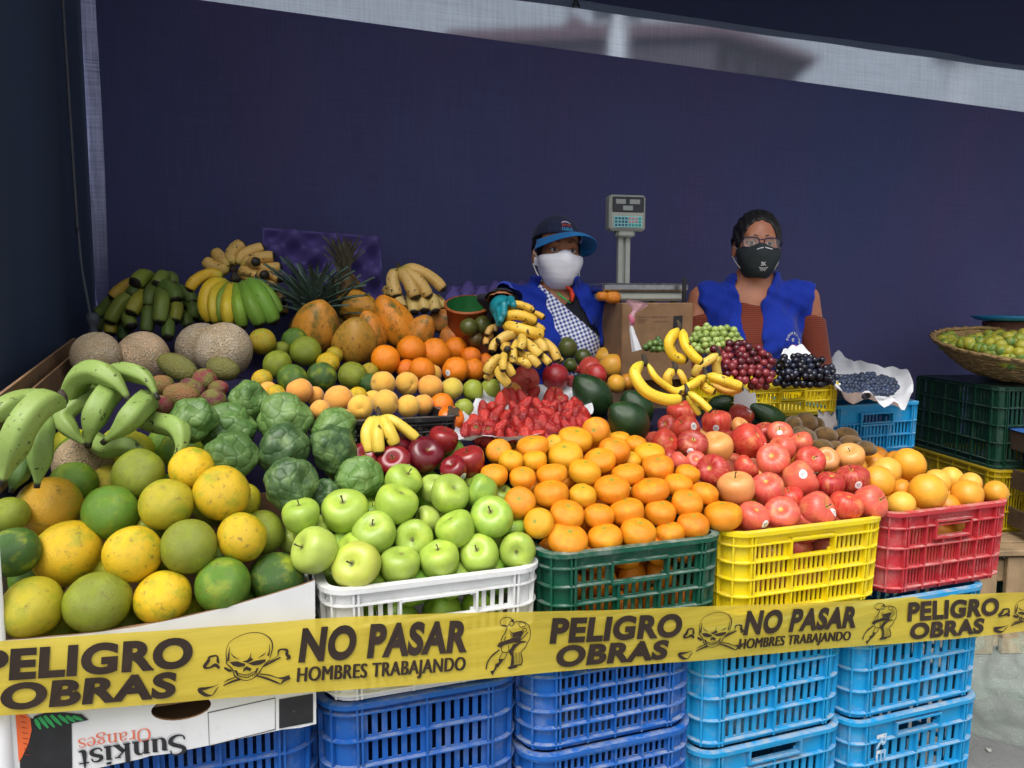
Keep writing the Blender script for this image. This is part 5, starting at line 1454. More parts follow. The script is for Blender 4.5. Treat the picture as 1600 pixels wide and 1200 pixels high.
for ri, rw in enumerate(srow):
    for k, (u, v) in enumerate(sorted(rw)):
        v -= 3
        d = cam_depth(hit(u, v + 4, -.01)) + rnd.uniform(-.006, .006) + (.02 if ri == 0 else .01)
        o = obj('strawberry', fmesh('strawberry', rnd.randrange(3), 'straw'))
        r = rnd.uniform(12.5, 15.5) * d / FPX; o.scale = (r * .80, r * .80, r * .96); o.location = at_depth(u, v, d)
        an = rnd.gauss(0, .5); ax = Vector((math.sin(an), rnd.uniform(-.6, .3), math.cos(an) * (-.35 if rnd.random() < .16 else 1))).normalized()
        o.rotation_mode = 'QUATERNION'; o.rotation_quaternion = ax.to_track_quat('Z', 'Y') @ Quaternion((0, 0, 1), rnd.uniform(0, 6))
        o.color = S_(rnd.choice(['#b82820', '#ae221e', '#a01e1e', '#c23024']))
        tag(o, 'red strawberry on the white paper, %s from left in the %s' % (ORD[k], ROWN[ri]), 'strawberry', 'strawberries on white paper')
        obj('calyx', CALX, o)
# hidden lower strawberries that hold the heap up; shade put into their darker colour
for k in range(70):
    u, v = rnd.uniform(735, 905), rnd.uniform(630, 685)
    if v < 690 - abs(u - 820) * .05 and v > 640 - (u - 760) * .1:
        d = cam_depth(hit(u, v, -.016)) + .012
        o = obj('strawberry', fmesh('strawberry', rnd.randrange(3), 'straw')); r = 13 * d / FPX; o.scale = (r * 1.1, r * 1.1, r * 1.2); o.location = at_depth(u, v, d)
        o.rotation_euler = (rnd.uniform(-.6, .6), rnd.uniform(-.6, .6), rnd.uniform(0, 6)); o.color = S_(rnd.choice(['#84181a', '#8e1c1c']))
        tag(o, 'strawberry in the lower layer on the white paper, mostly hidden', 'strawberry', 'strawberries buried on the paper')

# ------------------------------------------------------------------ grapes
def grape_bunch(label, spots, r_px, D, cols, name='grape_bunch', oblong=1.0):
    root = at_depth(spots[0][0], spots[0][1], D)
    e = empty(name, root, 0, label, 'grapes', 'bunches of grapes')
    for (u, v, dd) in spots:
        o = obj('grape', fmesh('berry', 0, 'grape'), e); r = r_px * D / FPX * rnd.uniform(.88, 1.1)
        o.location = at_depth(u, v, D + dd) - root; o.scale = (r, r, r * oblong); o.rotation_euler = (rnd.uniform(0, 3), rnd.uniform(0, 3), 0)
        o.color = S_(rnd.choice(cols))
    mb = MB()
    for q in range(6):
        a, c = rnd.choice(spots), rnd.choice(spots)
        mb.tube([at_depth(a[0], a[1], D + .02) - root, at_depth((a[0] + c[0]) / 2, (a[1] + c[1]) / 2, D + .035) - root, at_depth(c[0], c[1], D + .02) - root], .0022, 5)
    mb.build('stalk', M_LEAF, e, True)
    return e
def scatter(poly, step, bulge=.03, seed=1):
    """points over a pixel polygon in staggered rows, nearer in the middle"""
    rr = random.Random(seed)
    us, vs_ = [p[0] for p in poly], [p[1] for p in poly]
    cu, cv, hu, hv = (min(us) + max(us)) / 2, (min(vs_) + max(vs_)) / 2, (max(us) - min(us)) / 2, (max(vs_) - min(vs_)) / 2
    out = []
    def inside(u, v):
        c = False; n = len(poly)
        for i in range(n):
            (x1, y1), (x2, y2) = poly[i], poly[(i + 1) % n]
            if (y1 > v) != (y2 > v) and u < (x2 - x1) * (v - y1) / (y2 - y1) + x1: c = not c
        return c
    for layer in (0, 1):
        v = min(vs_); k = 0
        while v <= max(vs_):
            u = min(us) + (step * .5 if k % 2 else 0)
            while u <= max(us):
                uu, vv = u + rr.uniform(-.25, .25) * step, v + rr.uniform(-.25, .25) * step
                if inside(uu, vv):
                    f = 1 - min(1, ((uu - cu) / hu) ** 2 + ((vv - cv) / hv) ** 2)
                    out.append((uu, vv, (.022 if layer else 0) - bulge * f + (cv - vv) / hv * .03 + rr.uniform(-.008, .008)))
                u += step
            v += step * .85; k += 1
    return out
grape_bunch('pale green grape bunch heaped in front of the woman with glasses', scatter([(1075, 530), (1090, 512), (1110, 507), (1140, 510), (1160, 522), (1160, 536), (1130, 545), (1095, 552), (1078, 548)], 9.5, .04, 1), 5.6, 2.13, ['#8fa252', '#9db05c', '#7f9448', '#a3b466'])
grape_bunch('darker green grape bunch beside the cardboard box under the scale', scatter([(1000, 540), (1020, 530), (1045, 528), (1055, 540), (1040, 550), (1010, 550)], 9.5, .03, 2), 5.4, 2.2, ['#56703a', '#64803f', '#4d6634'])
grape_bunch('red grape bunch between the green and the black grapes', scatter([(1108, 548), (1130, 536), (1165, 535), (1190, 545), (1208, 560), (1212, 585), (1205, 603), (1170, 604), (1135, 590), (1125, 570)], 11.5, .04, 3), 6.6, 2.05, ['#6a2028', '#7c2a30', '#56161f', '#8a343a', '#4a1420'])
grape_bunch('black grape bunch in the small yellow crate', scatter([(1208, 560), (1230, 556), (1262, 556), (1290, 562), (1310, 580), (1306, 597), (1260, 604), (1212, 604)], 10, .04, 4), 5.8, 2.16, ['#12131f', '#1a1a2a', '#20263a', '#0e0e16'])
# ------------------------------------------------------------------ people: one continuous body grown from a distance field
def surface_nets(xs, ys, zs, V):
    """V[i,j,k] sampled distances -> quad mesh of the zero level"""
    nx, ny, nz = V.shape
    S = V < 0
    c = np.zeros((nx - 1, ny - 1, nz - 1), np.int8)
    for dx in (0, 1):
        for dy in (0, 1):
            for dz in (0, 1):
                c += S[dx:nx - 1 + dx, dy:ny - 1 + dy, dz:nz - 1 + dz]
    act = (c > 0) & (c < 8)
    idx = -np.ones(act.shape, np.int64)
    I, J, K = np.nonzero(act)
    idx[I, J, K] = np.arange(len(I))
    acc = np.zeros((len(I), 3)); cnt = np.zeros(len(I))
    X, Y, Z = np.asarray(xs), np.asarray(ys), np.asarray(zs)
    offs = [(0, 0, 0), (1, 0, 0), (0, 1, 0), (1, 1, 0), (0, 0, 1), (1, 0, 1), (0, 1, 1), (1, 1, 1)]
    for a in range(8):
        for ax in range(3):
            o = offs[a]
            if o[ax]: continue
            b = list(o); b[ax] = 1
            va = V[I + o[0], J + o[1], K + o[2]]; vb = V[I + b[0], J + b[1], K + b[2]]
            m = (va < 0) != (vb < 0)
            t = np.where(m, va / np.where(np.abs(va - vb) < 1e-12, 1, va - vb), 0)
            pa = np.stack([X[I + o[0]], Y[J + o[1]], Z[K + o[2]]], 1); pb = np.stack([X[I + b[0]], Y[J + b[1]], Z[K + b[2]]], 1)
            acc += np.where(m[:, None], pa + (pb - pa) * t[:, None], 0); cnt += m
    P = acc / cnt[:, None]
    F = []
    for ax in range(3):
        sl0 = [slice(None)] * 3; sl1 = [slice(None)] * 3
        sl0[ax] = slice(0, -1); sl1[ax] = slice(1, None)
        A, B = S[tuple(sl0)], S[tuple(sl1)]
        e = np.argwhere(A != B)
        u, w = [(1, 2), (2, 0), (0, 1)][ax]
        ok = (e[:, u] > 0) & (e[:, w] > 0) & (e[:, u] < V.shape[u] - 1) & (e[:, w] < V.shape[w] - 1)
        e = e[ok]
        if not len(e): continue
        q = []
        for (du, dw) in ((-1, -1), (0, -1), (0, 0), (-1, 0)):
            g_ = e.copy(); g_[:, u] += du; g_[:, w] += dw
            q.append(idx[g_[:, 0], g_[:, 1], g_[:, 2]])
        q = np.stack(q, 1)
        inside = A[tuple(e.T)]
        q[~inside] = q[~inside][:, ::-1]
        F.append(q)
    return P, np.concatenate(F)
def smin(a, b, k): 
    h = np.clip(.5 + .5 * (b - a) / k, 0, 1)
    return b * (1 - h) + a * h - k * h * (1 - h)
def smax(a, b, k): return -smin(-a, -b, k)
def f_ell(P, c, r):
    q = (P - np.array(c)) / np.array(r)
    k0 = np.sqrt((q ** 2).sum(-1)) + 1e-9; k1 = np.sqrt((((P - np.array(c)) / np.array(r) ** 2) ** 2).sum(-1)) + 1e-9
    return k0 * (k0 - 1) / k1
def f_cap(P, a, b, ra, rb):
    a, b = np.array(a, float), np.array(b, float); d = b - a
    t = np.clip(((P - a) @ d) / (d @ d), 0, 1)
    return np.sqrt((((P - a) - t[..., None] * d) ** 2).sum(-1)) - (ra + (rb - ra) * t)
def axis_pts(segs):
    out = [segs[0][0]]
    for a, b, st_ in segs:
        n = max(1, round((b - a) / st_)); out += [a + (b - a) * (i + 1) / n for i in range(n)]
    return np.array(out)
def grid_of(xs, ys, zs):
    return np.stack(np.meshgrid(xs, ys, zs, indexing='ij'), -1)
def net_obj(name, xs, ys, zs, V, mat, parent, relax=1):
    P, F = surface_nets(xs, ys, zs, V)
    o = mk(name, P, F, mat, parent)
    return o

def skin_mat(name, col):
    m, nt, bs = mat_new(name)
    b = NB(nt); co = b.coords('Object', False)
    c = b.mix(b.ramp(b.noise(co, 16, 4), .35, .68), col, (col[0] * .80, col[1] * .70, col[2] * .66))
    b.l(c, bs.inputs['Base Color']); bs.inputs['Roughness'].default_value = .5
    bs.inputs['Subsurface Weight'].default_value = .12; bs.inputs['Subsurface Radius'].default_value = (1, .4, .2); bs.inputs['Subsurface Scale'].default_value = .01
    b.bump(b.noise(co, 260, 2), .12, .001, bs.inputs['Normal'])
    return m
def cloth_mat(name, col, kind='plain', fold=1.0, rough=.85):
    m, nt, bs = mat_new(name)
    b = NB(nt); co = b.coords('Object', False)
    sp_ = b.n('ShaderNodeSeparateXYZ'); b.l(co, sp_.inputs[0])
    if kind == 'gingham':
        def stripe(sock, k):
            return b.ramp(b.math('SINE', b.math('MULTIPLY', sock, k)), -.15, .15)
        sx_ = stripe(b.math('ADD', sp_.outputs[0], b.math('MULTIPLY', sp_.outputs[2], .35)), 470.0)
        sz_ = stripe(b.math('SUBTRACT', sp_.outputs[2], b.math('MULTIPLY', sp_.outputs[0], .35)), 470.0)
        c = b.mix(b.math('MULTIPLY', b.math('ADD', sx_, sz_), .5), (.75, .78, .85), col)
    elif kind == 'rib':
        r_ = b.ramp(b.math('SINE', b.math('MULTIPLY', sp_.outputs[2], 900.0)), -.4, .5)
        c = b.mix(r_, col, tuple(x * .55 for x in col))
    else:
        c = b.mix(b.ramp(b.noise(co, 7, 3), .35, .65, 0, .5), col, tuple(x * .65 for x in col))
    b.l(c, bs.inputs['Base Color']); bs.inputs['Roughness'].default_value = rough; bs.inputs['Specular IOR Level'].default_value = .2
    bs.inputs['Sheen Weight'].default_value = .08
    mp = b.n('ShaderNodeMapping'); b.l(co, mp.inputs[0]); mp.inputs['Scale'].default_value = (9, 9, 3)
    h = b.math('ADD', b.noise(mp.outputs[0], 2.2, 2), b.math('MULTIPLY', b.noise(co, 300, 2), .04))
    b.bump(h, .5 * fold, .03, bs.inputs['Normal'])
    return m
def flat(name, col, rough=.6): return plain_mat(name, col, rough, var=.1)
M_HAIR = plain_mat('black_hair', (.012, .010, .010), .5, var=.4, scale=60, bump=.3)
M_VEST = cloth_mat('royal_blue_vest', lin('#14309a'))
M_EYEW = plain_mat('eye_white', (.62, .58, .55), .3, var=.05); M_IRIS = plain_mat('dark_iris', (.02, .012, .008), .15)
M_LASH = plain_mat('lash', (.015, .010, .009), .7)

def head_field(Q):
    """distance field of a head, centre at the origin, looking along -y"""
    v = f_ell(Q, (0, .012, .030), (.071, .092, .086))
    v = smin(v, f_ell(Q, (0, -.018, -.030), (.059, .068, .080)), .02)
    v = smin(v, f_ell(Q, (0, -.042, -.085), (.030, .034, .026)), .03)
    for s in (-1, 1):
        v = smin(v, f_ell(Q, (s * .036, -.052, -.026), (.028, .028, .026)), .02)
        v = smin(v, f_ell(Q, (s * .073, .014, -.012), (.009, .019, .030)), .008)
    v = smin(v, f_cap(Q, (-.034, -.070, .024), (.034, -.070, .024), .011, .011), .018)
    for s in (-1, 1):
        v = smax(v, -f_ell(Q, (s * .030, -.090, .004), (.020, .018, .012)), .012)
    v = smin(v, f_cap(Q, (0, -.074, .010), (0, -.096, -.030), .008, .013), .012)
    return v
def rotm(yaw, roll, pitch):
    return np.array(Matrix.Rotation(yaw, 3, 'Z') @ Matrix.Rotation(roll, 3, 'Y') @ Matrix.Rotation(pitch, 3, 'X'))

def person(name, loc, rotz, label, head_c, head_rot, skin, arms, sh=.172, shz=1.315, parts=None):
    e = empty(name, loc, rotz, label, 'person', 'stall keepers behind the fruit')
    hc, HR = np.array(head_c), rotm(*head_rot)
    hx = head_c[0]
    xs = axis_pts([(-.40, hx - .11, .011), (hx - .11, hx + .11, .005), (hx + .11, .40, .011)])
    ymin = min([-.2] + [q[1] - .08 for a in arms for q in a])
    ys = axis_pts([(ymin, -.14, .011), (-.14, .12, .006), (.12, .20, .01)])
    zs = axis_pts([(-.02, .80, .025), (.80, 1.30, .011), (1.30, head_c[2] + .15, .0048)])
    P = grid_of(xs, ys, zs)
    V = f_ell(P, (0, 0, .90), (.155, .115, .12))
    V = smin(V, f_ell(P, (0, 0, 1.04), (.128, .098, .16)), .08)
    V = smin(V, f_ell(P, (0, .005, 1.20), (.148, .102, .13)), .07)
    for s in (-1, 1): V = smin(V, f_ell(P, (s * .062, -.075, 1.165), (.062, .058, .062)), .05)
    for s in (-1, 1): V = smin(V, f_cap(P, (0, .008, shz + .012), (s * (sh - .035), .005, shz - .012), .052, .047), .05)
    V = smin(V, f_cap(P, (0, .02, shz), (hx * .5, .012, shz + .05), .075, .055), .05)
    V = smin(V, f_cap(P, (hx * .3, .012, shz + .01), (hx, .018, head_c[2] - .03), .049, .047), .035)
    for (a, el, wr) in arms:
        V = smin(V, f_cap(P, a, el, .047, .038), .035)
        V = smin(V, f_cap(P, el, wr, .037, .027), .012)
        d = (np.array(wr) - np.array(el)); d = d / np.linalg.norm(d)
        side = np.cross(d, (0, 0, 1.0)); side /= np.linalg.norm(side)
        V = smin(V, f_cap(P, wr, np.array(wr) + d * .06, .026, .030), .015)
        for q in range(4):
            b0 = np.array(wr) + d * .07 + side * (q - 1.5) * .019
            V = smin(V, f_cap(P, b0, b0 + d * (.062, .072, .070, .055)[q] + np.array((0, 0, -.03)), .0095, .008), .006)
        V = smin(V, f_cap(P, np.array(wr) + d * .02 + side * .03, np.array(wr) + d * .065 + side * .055, .011, .009), .01)
    for s in (-1, 1):
        V = smin(V, f_cap(P, (s * .082, 0, .86), (s * .088, .0, .48), .082, .058), .04)
        V = smin(V, f_cap(P, (s * .088, 0, .48), (s * .09, .015, .08), .055, .036), .03)
        V = smin(V, f_ell(P, (s * .09, -.055, .04), (.042, .11, .042)), .03)
    Q = (P - hc) @ HR
    Hf = head_field(Q)
    V = smin(V, Hf, .02)
    body = net_obj('body', xs, ys, zs, V, skin, e)
    return dict(skin=skin, e=e, xs=xs, ys=ys, zs=zs, P=P, V=V, Q=Q, H=Hf, hc=hc, HR=HR)
def h2l(pp, q):
    """head coordinates to the person's own"""
    return Vector(pp['HR'] @ np.array(q) + pp['hc'])
def face_parts(pp, brow_col):
    e = pp['e']
    for s in (-1, 1):
        c = h2l(pp, (s * .030, -.0665, .004))
        vs, fs = lathe(sph_profile(10, 1.0), 16)
        eye = mk('eye', [Vector(v) * .0125 for v in vs], fs, M_EYEW, e, True, c)
        f = Vector(pp['HR'] @ np.array((0, -1, -.02)))
        q = f.to_track_quat('Z', 'Y')
        vs, fs = lathe([(0, .0131), (.004, .0128), (.0062, .0117), (.0064, .0108)], 14)
        ir = mk('iris', [q @ Vector(v) for v in vs], fs, M_IRIS, eye)
        up_q = Matrix(pp['HR'].tolist())
        lid = [(math.cos(el_) * math.cos(az_), -math.cos(el_) * math.sin(az_), math.sin(el_)) for el_ in [R(d_) for d_ in (22, 35, 50, 65, 85)] for az_ in [R(d_) for d_ in range(0, 181, 15)]]
        mk('upper_lid', [up_q @ (Vector(v) * .0137) for v in lid], [(j * 13 + i, j * 13 + i + 1, (j + 1) * 13 + i + 1, (j + 1) * 13 + i) for j in range(4) for i in range(12)], pp['skin'], eye)
        mk('lower_lid', [up_q @ (Vector((v[0], v[1], -v[2])) * .0135) for v in lid[13 * 1:]], [(j * 13 + i, j * 13 + i + 1, (j + 1) * 13 + i + 1, (j + 1) * 13 + i) for j in range(3) for i in range(12)], pp['skin'], eye)
        pts = [h2l(pp, (s * .030 + .0155 * x, -.0765 + .006 * x * x, .004 + .0056 * (1 - x * x) - .001 * s * x)) for x in (-1, -.6, -.2, .2, .6, 1)]
        vs, fs = tube_geo(pts, [.0008, .0014, .0016, .0016, .0014, .0008], 6); mk('eyelash', vs, fs, M_LASH, e)
        pts = [h2l(pp, (s * .030 + .0145 * x, -.0755 + .006 * x * x, .003 - .0062 * (1 - x * x))) for x in (-1, -.5, 0, .5, 1)]
        vs, fs = tube_geo(pts, [.0004, .0006, .0007, .0006, .0004], 6); mk('eyelash', vs, fs, M_LASH, e)
        pts = [h2l(pp, (s * (.012 + .036 * t), -.0835 + .020 * t * t + .002 * math.sin(t * 3), .0262 + .0045 * math.sin(t * 2.9) - .003 * t)) for t in (0, .25, .5, .75, 1)]
        vs, fs = tube_geo(pts, [.0022, .0036, .0034, .0026, .001], 6); mk('eyebrow', vs, fs, M_LASH, e)
def sub(pp, V, name, mat): return net_obj(name, pp['xs'], pp['ys'], pp['zs'], V, mat, pp['e'])

# ---- the woman in the cap
l1 = at_depth(868, 395, 2.60)
W1 = Vector((l1.x, l1.y, 0))
glove_c = at_depth(783, 478, 2.12)
gl = glove_c - W1
A1 = [((-.165, 0, 1.30), (-.205, -.10, 1.12), (gl.x - .005, gl.y + .10, gl.z - .01)), ((.165, .0, 1.30), (.235, .01, 1.07), (.17, -.14, .92))]
p1 = person('person', W1, 0, 'person in a dark cap, white mask, blue vest and gingham apron holding bananas', (.005, -.01, l1.z - .005), (R(12), R(3), R(-4)), skin_mat('tan_skin', lin('#a8714f')), A1, shz=1.30)
P, V, Q, H = p1['P'], p1['V'], p1['Q'], p1['H']
X, Y, Z = P[..., 0], P[..., 1], P[..., 2]
notarm = np.minimum(f_cap(P, A1[0][1], A1[0][2], .05, .05), 9)
# dark sleeves and shirt under the vest
shirt = smax(V - .006, Z - (1.345 + .0 * X), .01)
shirt = smax(shirt, .80 - Z, .004)
shirt = np.maximum(shirt, .032 - np.sqrt(((P - np.array(A1[0][2])) ** 2).sum(-1)))
shirt = np.maximum(shirt, -(np.minimum(Y + .04, 1) * 0 + f_ell(P, (.015, -.115, 1.36), (.05, .09, .075))))
sub(p1, shirt, 'shirt', cloth_mat('black_shirt', (.012, .012, .022)))
torso = np.minimum(np.abs(X) - .152, 9)
apron = np.maximum(smax(V - .011, torso, .01), np.maximum(Z - (1.365 - .9 * np.maximum(X + .055, 0) - 2.2 * np.maximum(-.055 - X, 0)), .70 - Z))
apron = np.maximum(apron, Y - .02)
sub(p1, apron, 'apron', cloth_mat('gingham_apron', lin('#1c2f88'), 'gingham', .5))
# vest open at the front
lo_edge = -.050 + .55 * np.clip(1.36 - Z, 0, .2) * .62       # left edge of the opening, slanting right as it goes down
hi_edge = .055 + .62 * np.clip(1.33 - Z, 0, .14)
opening = np.maximum(np.maximum(lo_edge - X, X - hi_edge), Y + .0)
vest = np.maximum(smax(V - .018, np.abs(X) - .186, .015), np.maximum(Z - 1.385, .78 - Z))
neckcut = f_ell(P, (.0, .01, 1.40), (.072, .085, .055))
vest = np.maximum(np.maximum(vest, -opening), -neckcut)
for (a, el, wr) in A1: vest = np.maximum(vest, -(f_cap(P, np.array(a) + np.array((math.copysign(.055, a[0]), 0, -.04)), el, .062, .062)))
FOLD = lambda X, Y, Z: .0045 * np.sin(X * 46 + 9 * np.sin(Z * 14)) * np.sin(Z * 17 + X * 11 + 1) + .003 * np.sin(X * 90 - Z * 60)
vest = vest + FOLD(X, Y, Z)
sub(p1, vest, 'vest', M_VEST)
# mask
def mask_field(Q, H, off, top, bot, side, nosebump=.014):
    m = smax(H - off, Q[..., 2] - (top + nosebump * np.exp(-(Q[..., 0] / .022) ** 2)), .004)
    m = smax(m, bot - Q[..., 2], .006)
    m = smax(m, Q[..., 1] - side + .35 * np.abs(Q[..., 2] + .055), .006)
    return m
sm = smin(H, f_ell(Q, (0, -.070, -.050), (.040, .034, .045)), .03)
def mask_mat(name, col, pleat):
    m, nt, bs = mat_new(name); b = NB(nt); co = b.coords('Object', False)
    sp_ = b.n('ShaderNodeSeparateXYZ'); b.l(co, sp_.inputs[0])
    b.l(b.mix(b.ramp(b.noise(co, 30, 3), .3, .7, 0, .3), col, tuple(x * .85 for x in col)), bs.inputs['Base Color']); bs.inputs['Roughness'].default_value = .85
    z = b.math('ADD', b.math('MULTIPLY', sp_.outputs[2], 330.0), b.math('MULTIPLY', b.noise(co, 22, 2), 9.0))
    b.bump(b.math('SINE', z), pleat, .004, bs.inputs['Normal']); return m
sub(p1, mask_field(Q, sm, .008, -.012, -.122, .006), 'face_mask', mask_mat('white_cloth_mask', (.74, .75, .82), .06))
face_parts(p1, None)
hair = np.maximum(f_ell(Q, (0, .022, .018), (.080, .096, .092)), -f_ell(Q, (0, -.095, -.02), (.071, .098, .105)))
hair = np.maximum(hair, -f_ell(Q, (0, .016, -.125), (.2, .15, .075)))
for s in (-1, 1): hair = np.maximum(hair, -f_ell(Q, (s * .078, .014, -.012), (.03, .022, .034)))
sub(p1, hair, 'hair', M_HAIR)
M_STRAP = flat('elastic_strap', (.72, .70, .62))
for s in (-1, 1):
    for (za, zb) in ((-.028, .002), (-.095, -.035)):
        vs, fs = tube_geo([h2l(p1, (s * .060, -.040, za)), h2l(p1, (s * .073, -.018, (za + zb) / 2)), h2l(p1, (s * .080, .006, zb))], .0020, 6); mk('mask_strap', vs, fs, M_STRAP, p1['e'])
# cap: crown and peak
M_CAP = cloth_mat('navy_cap', (.018, .024, .062), fold=.2); M_PEAK = cloth_mat('blue_cap_peak', lin('#1f6fb0'), fold=.1)
cr = np.maximum(f_ell(Q, (0, .012, .034), (.083, .103, .094)), (.048 - .10 * (Q[..., 1] - .01)) - Q[..., 2])
cr = np.maximum(cr, -f_ell(Q, (0, .012, .030), (.077, .097, .086)))
capo = sub(p1, cr, 'cap', M_CAP)
vs, fs = [], []
cyaw = R(16); n = 20
for lay in (0, 1):
    for i in range(n + 1):
        a = R(-82 + 164 * i / n)
        for j in range(5):
            t = j / 4
            rx_, ry_ = .082, .100
            ext = .075 * t * math.cos(a * .92) ** .6 if abs(a) < R(81.9) else 0
            x, y = (rx_ + ext * .62) * math.sin(a), .012 - (ry_ + ext) * math.cos(a)
            z = .052 + .006 - .10 * (y - .01) * .25 - .020 * (math.sin(a) ** 2) * (1 + .9 * t) - .030 * t * t * .7 - lay * .003
            v = Matrix.Rotation(cyaw, 3, 'Z') @ Vector((x, y, z))
            vs.append(h2l(p1, v))
N = (n + 1) * 5
for i in range(n):
    for j in range(4):
        q = (i * 5 + j, i * 5 + j + 1, (i + 1) * 5 + j + 1, (i + 1) * 5 + j); fs.append(q); fs.append(tuple(N + k for k in q[::-1]))
    fs.append((i * 5 + 4, N + i * 5 + 4, N + (i + 1) * 5 + 4, (i + 1) * 5 + 4))
mk('cap_peak', vs, fs, M_PEAK, capo)

# ------------------------------------------------------------------ lettering
def text_geo(body, offset=0.0, spacing=1.0):
    cu = bpy.data.curves.new('lettering', 'FONT'); cu.body = body; cu.offset = offset; cu.space_character = spacing; cu.resolution_u = 6
    o = bpy.data.objects.new('lettering', cu); COL.objects.link(o)
    dg = bpy.context.evaluated_depsgraph_get(); dg.update()
    me = o.evaluated_get(dg).to_mesh()
    vs = [Vector(v.co) for v in me.vertices]; fs = [tuple(p.vertices) for p in me.polygons]
    o.evaluated_get(dg).to_mesh_clear()
    bpy.data.objects.remove(o); bpy.data.curves.remove(cu)
    x0, x1 = min(v.x for v in vs), max(v.x for v in vs); y0, y1 = min(v.y for v in vs), max(v.y for v in vs)
    return [((v.x - x0) / (x1 - x0), (v.y - y0) / (y1 - y0)) for v in vs], fs
class Ink:
    """flat print: 2-D shapes later mapped on to a surface"""
    def __init__(self): self.v, self.f = [], []
    def text(self, body, x0, x1, y0, y1, shear=0.0, offset=0.012, flip=False, fn=None, spacing=1.0):
        vs, fs = text_geo(body, offset, spacing); n = len(self.v)
        for (a, b_) in vs:
            if flip: a, b_ = 1 - a, 1 - b_
            p = (x0 + (x1 - x0) * a + shear * (y1 - y0) * (b_ - .5), y0 + (y1 - y0) * b_)
            self.v.append(fn(*p) if fn else p)
        self.f += [tuple(i + n for i in f) for f in fs]
    def poly(self, pts):
        n = len(self.v); self.v += [tuple(p) for p in pts]
        self.f += [tuple(i + n for i in t) for t in tessellate_polygon([[Vector((p[0], p[1], 0)) for p in pts]])]
    def stroke(self, pts, w, closed=False):
        pts = [Vector((p[0], p[1])) for p in pts]
        if closed: pts = pts + [pts[0]]
        ws = w if isinstance(w, (list, tuple)) else [w] * len(pts)
        n = len(self.v)
        for i, p in enumerate(pts):
            a, b_ = pts[max(i - 1, 0)], pts[min(i + 1, len(pts) - 1)]
            if closed and i in (0, len(pts) - 1): a, b_ = pts[-2], pts[1]
            t = (b_ - a).normalized() if (b_ - a).length > 1e-9 else Vector((1, 0)); nn = Vector((-t.y, t.x)) * ws[i] / 2
            self.v += [tuple(p + nn), tuple(p - nn)]
        for i in range(len(pts) - 1): self.f.append((n + 2 * i, n + 2 * i + 1, n + 2 * i + 3, n + 2 * i + 2))
    def curve(self, pts, w, closed=False, n=24):
        c = [Vector((p[0], p[1], 0)) for p in pts]
        if closed: c = c + [c[0]]
        q = [(p.x, p.y) for p in smooth_path(c, n)]
        if isinstance(w, (list, tuple)): w = [float(np.interp(i / n, np.linspace(0, 1, len(w)), w)) for i in range(n + 1)]
        self.stroke(q, w)
    def ellipse(self, cx, cy, rx, ry, n=20): self.poly([(cx + rx * math.cos(2 * math.pi * i / n), cy + ry * math.sin(2 * math.pi * i / n)) for i in range(n)])
    def build(self, name, fn, mat, parent): return mk(name, [fn(*p) for p in self.v], self.f, mat, parent, False)

# cap emblem (red, white and blue embroidery) lies on the front of the crown
def cap_pt(x, z):
    a = x / .09
    y = .012 - .1035 * math.cos(a) * math.sqrt(max(.05, 1 - ((z - .034) / .0945) ** 2)) - .0022
    return h2l(p1, (.083 * math.sin(a) * math.sqrt(max(.05, 1 - ((z - .034) / .0945) ** 2)) * 1.02, y, z))
ik = Ink(); ik.text('CUSCO', -.012, .030, .064, .074, offset=.02); ik.build('cap_lettering', cap_pt, flat('light_blue_thread', lin('#3f9fd0')), capo)
ik = Ink(); ik.stroke([(-.010, .078), (-.004, .088), (.002, .079), (.008, .087), (.013, .079), (.020, .086), (.028, .078)], .0042); ik.build('cap_lettering', cap_pt, flat('red_thread', lin('#b04a3c')), capo)
ik = Ink(); ik.curve([(-.014, .090), (.0, .095), (.015, .094), (.028, .089)], [.002, .005, .005, .002]); ik.build('cap_emblem', cap_pt, flat('white_thread', (.5, .45, .6)), capo)
# green collar edge and red strap at the neck
def on_front(pp, x, z, off=.004):
    i = int(np.argmin(np.abs(pp['xs'] - x))); k = int(np.argmin(np.abs(pp['zs'] - z)))
    col = pp['V'][i, :, k]; j = int(np.argmax(col < off)) if (col < off).any() else len(pp['ys']) // 2
    y = pp['ys'][j]
    if j > 0:
        a, b_ = col[j - 1], col[j]; y = pp['ys'][j - 1] + (pp['ys'][j] - pp['ys'][j - 1]) * (a - off) / (a - b_ + 1e-9)
    return Vector((x, y, z))
vs, fs = tube_geo([on_front(p1, .0, 1.335, .014), on_front(p1, .02, 1.318, .015), on_front(p1, .045, 1.300, .016)], [.002, .004, .002], 6); mk('green_collar', vs, fs, flat('green_trim', lin('#2fae4c')), p1['e'])
vs, fs = tube_geo([on_front(p1, .028, 1.355, .012), on_front(p1, .045, 1.345, .013), on_front(p1, .052, 1.325, .014), on_front(p1, .048, 1.305, .015)], [.004, .007, .008, .005], 8); mk('red_strap', vs, fs, flat('red_trim', lin('#d63a22')), p1['e'])
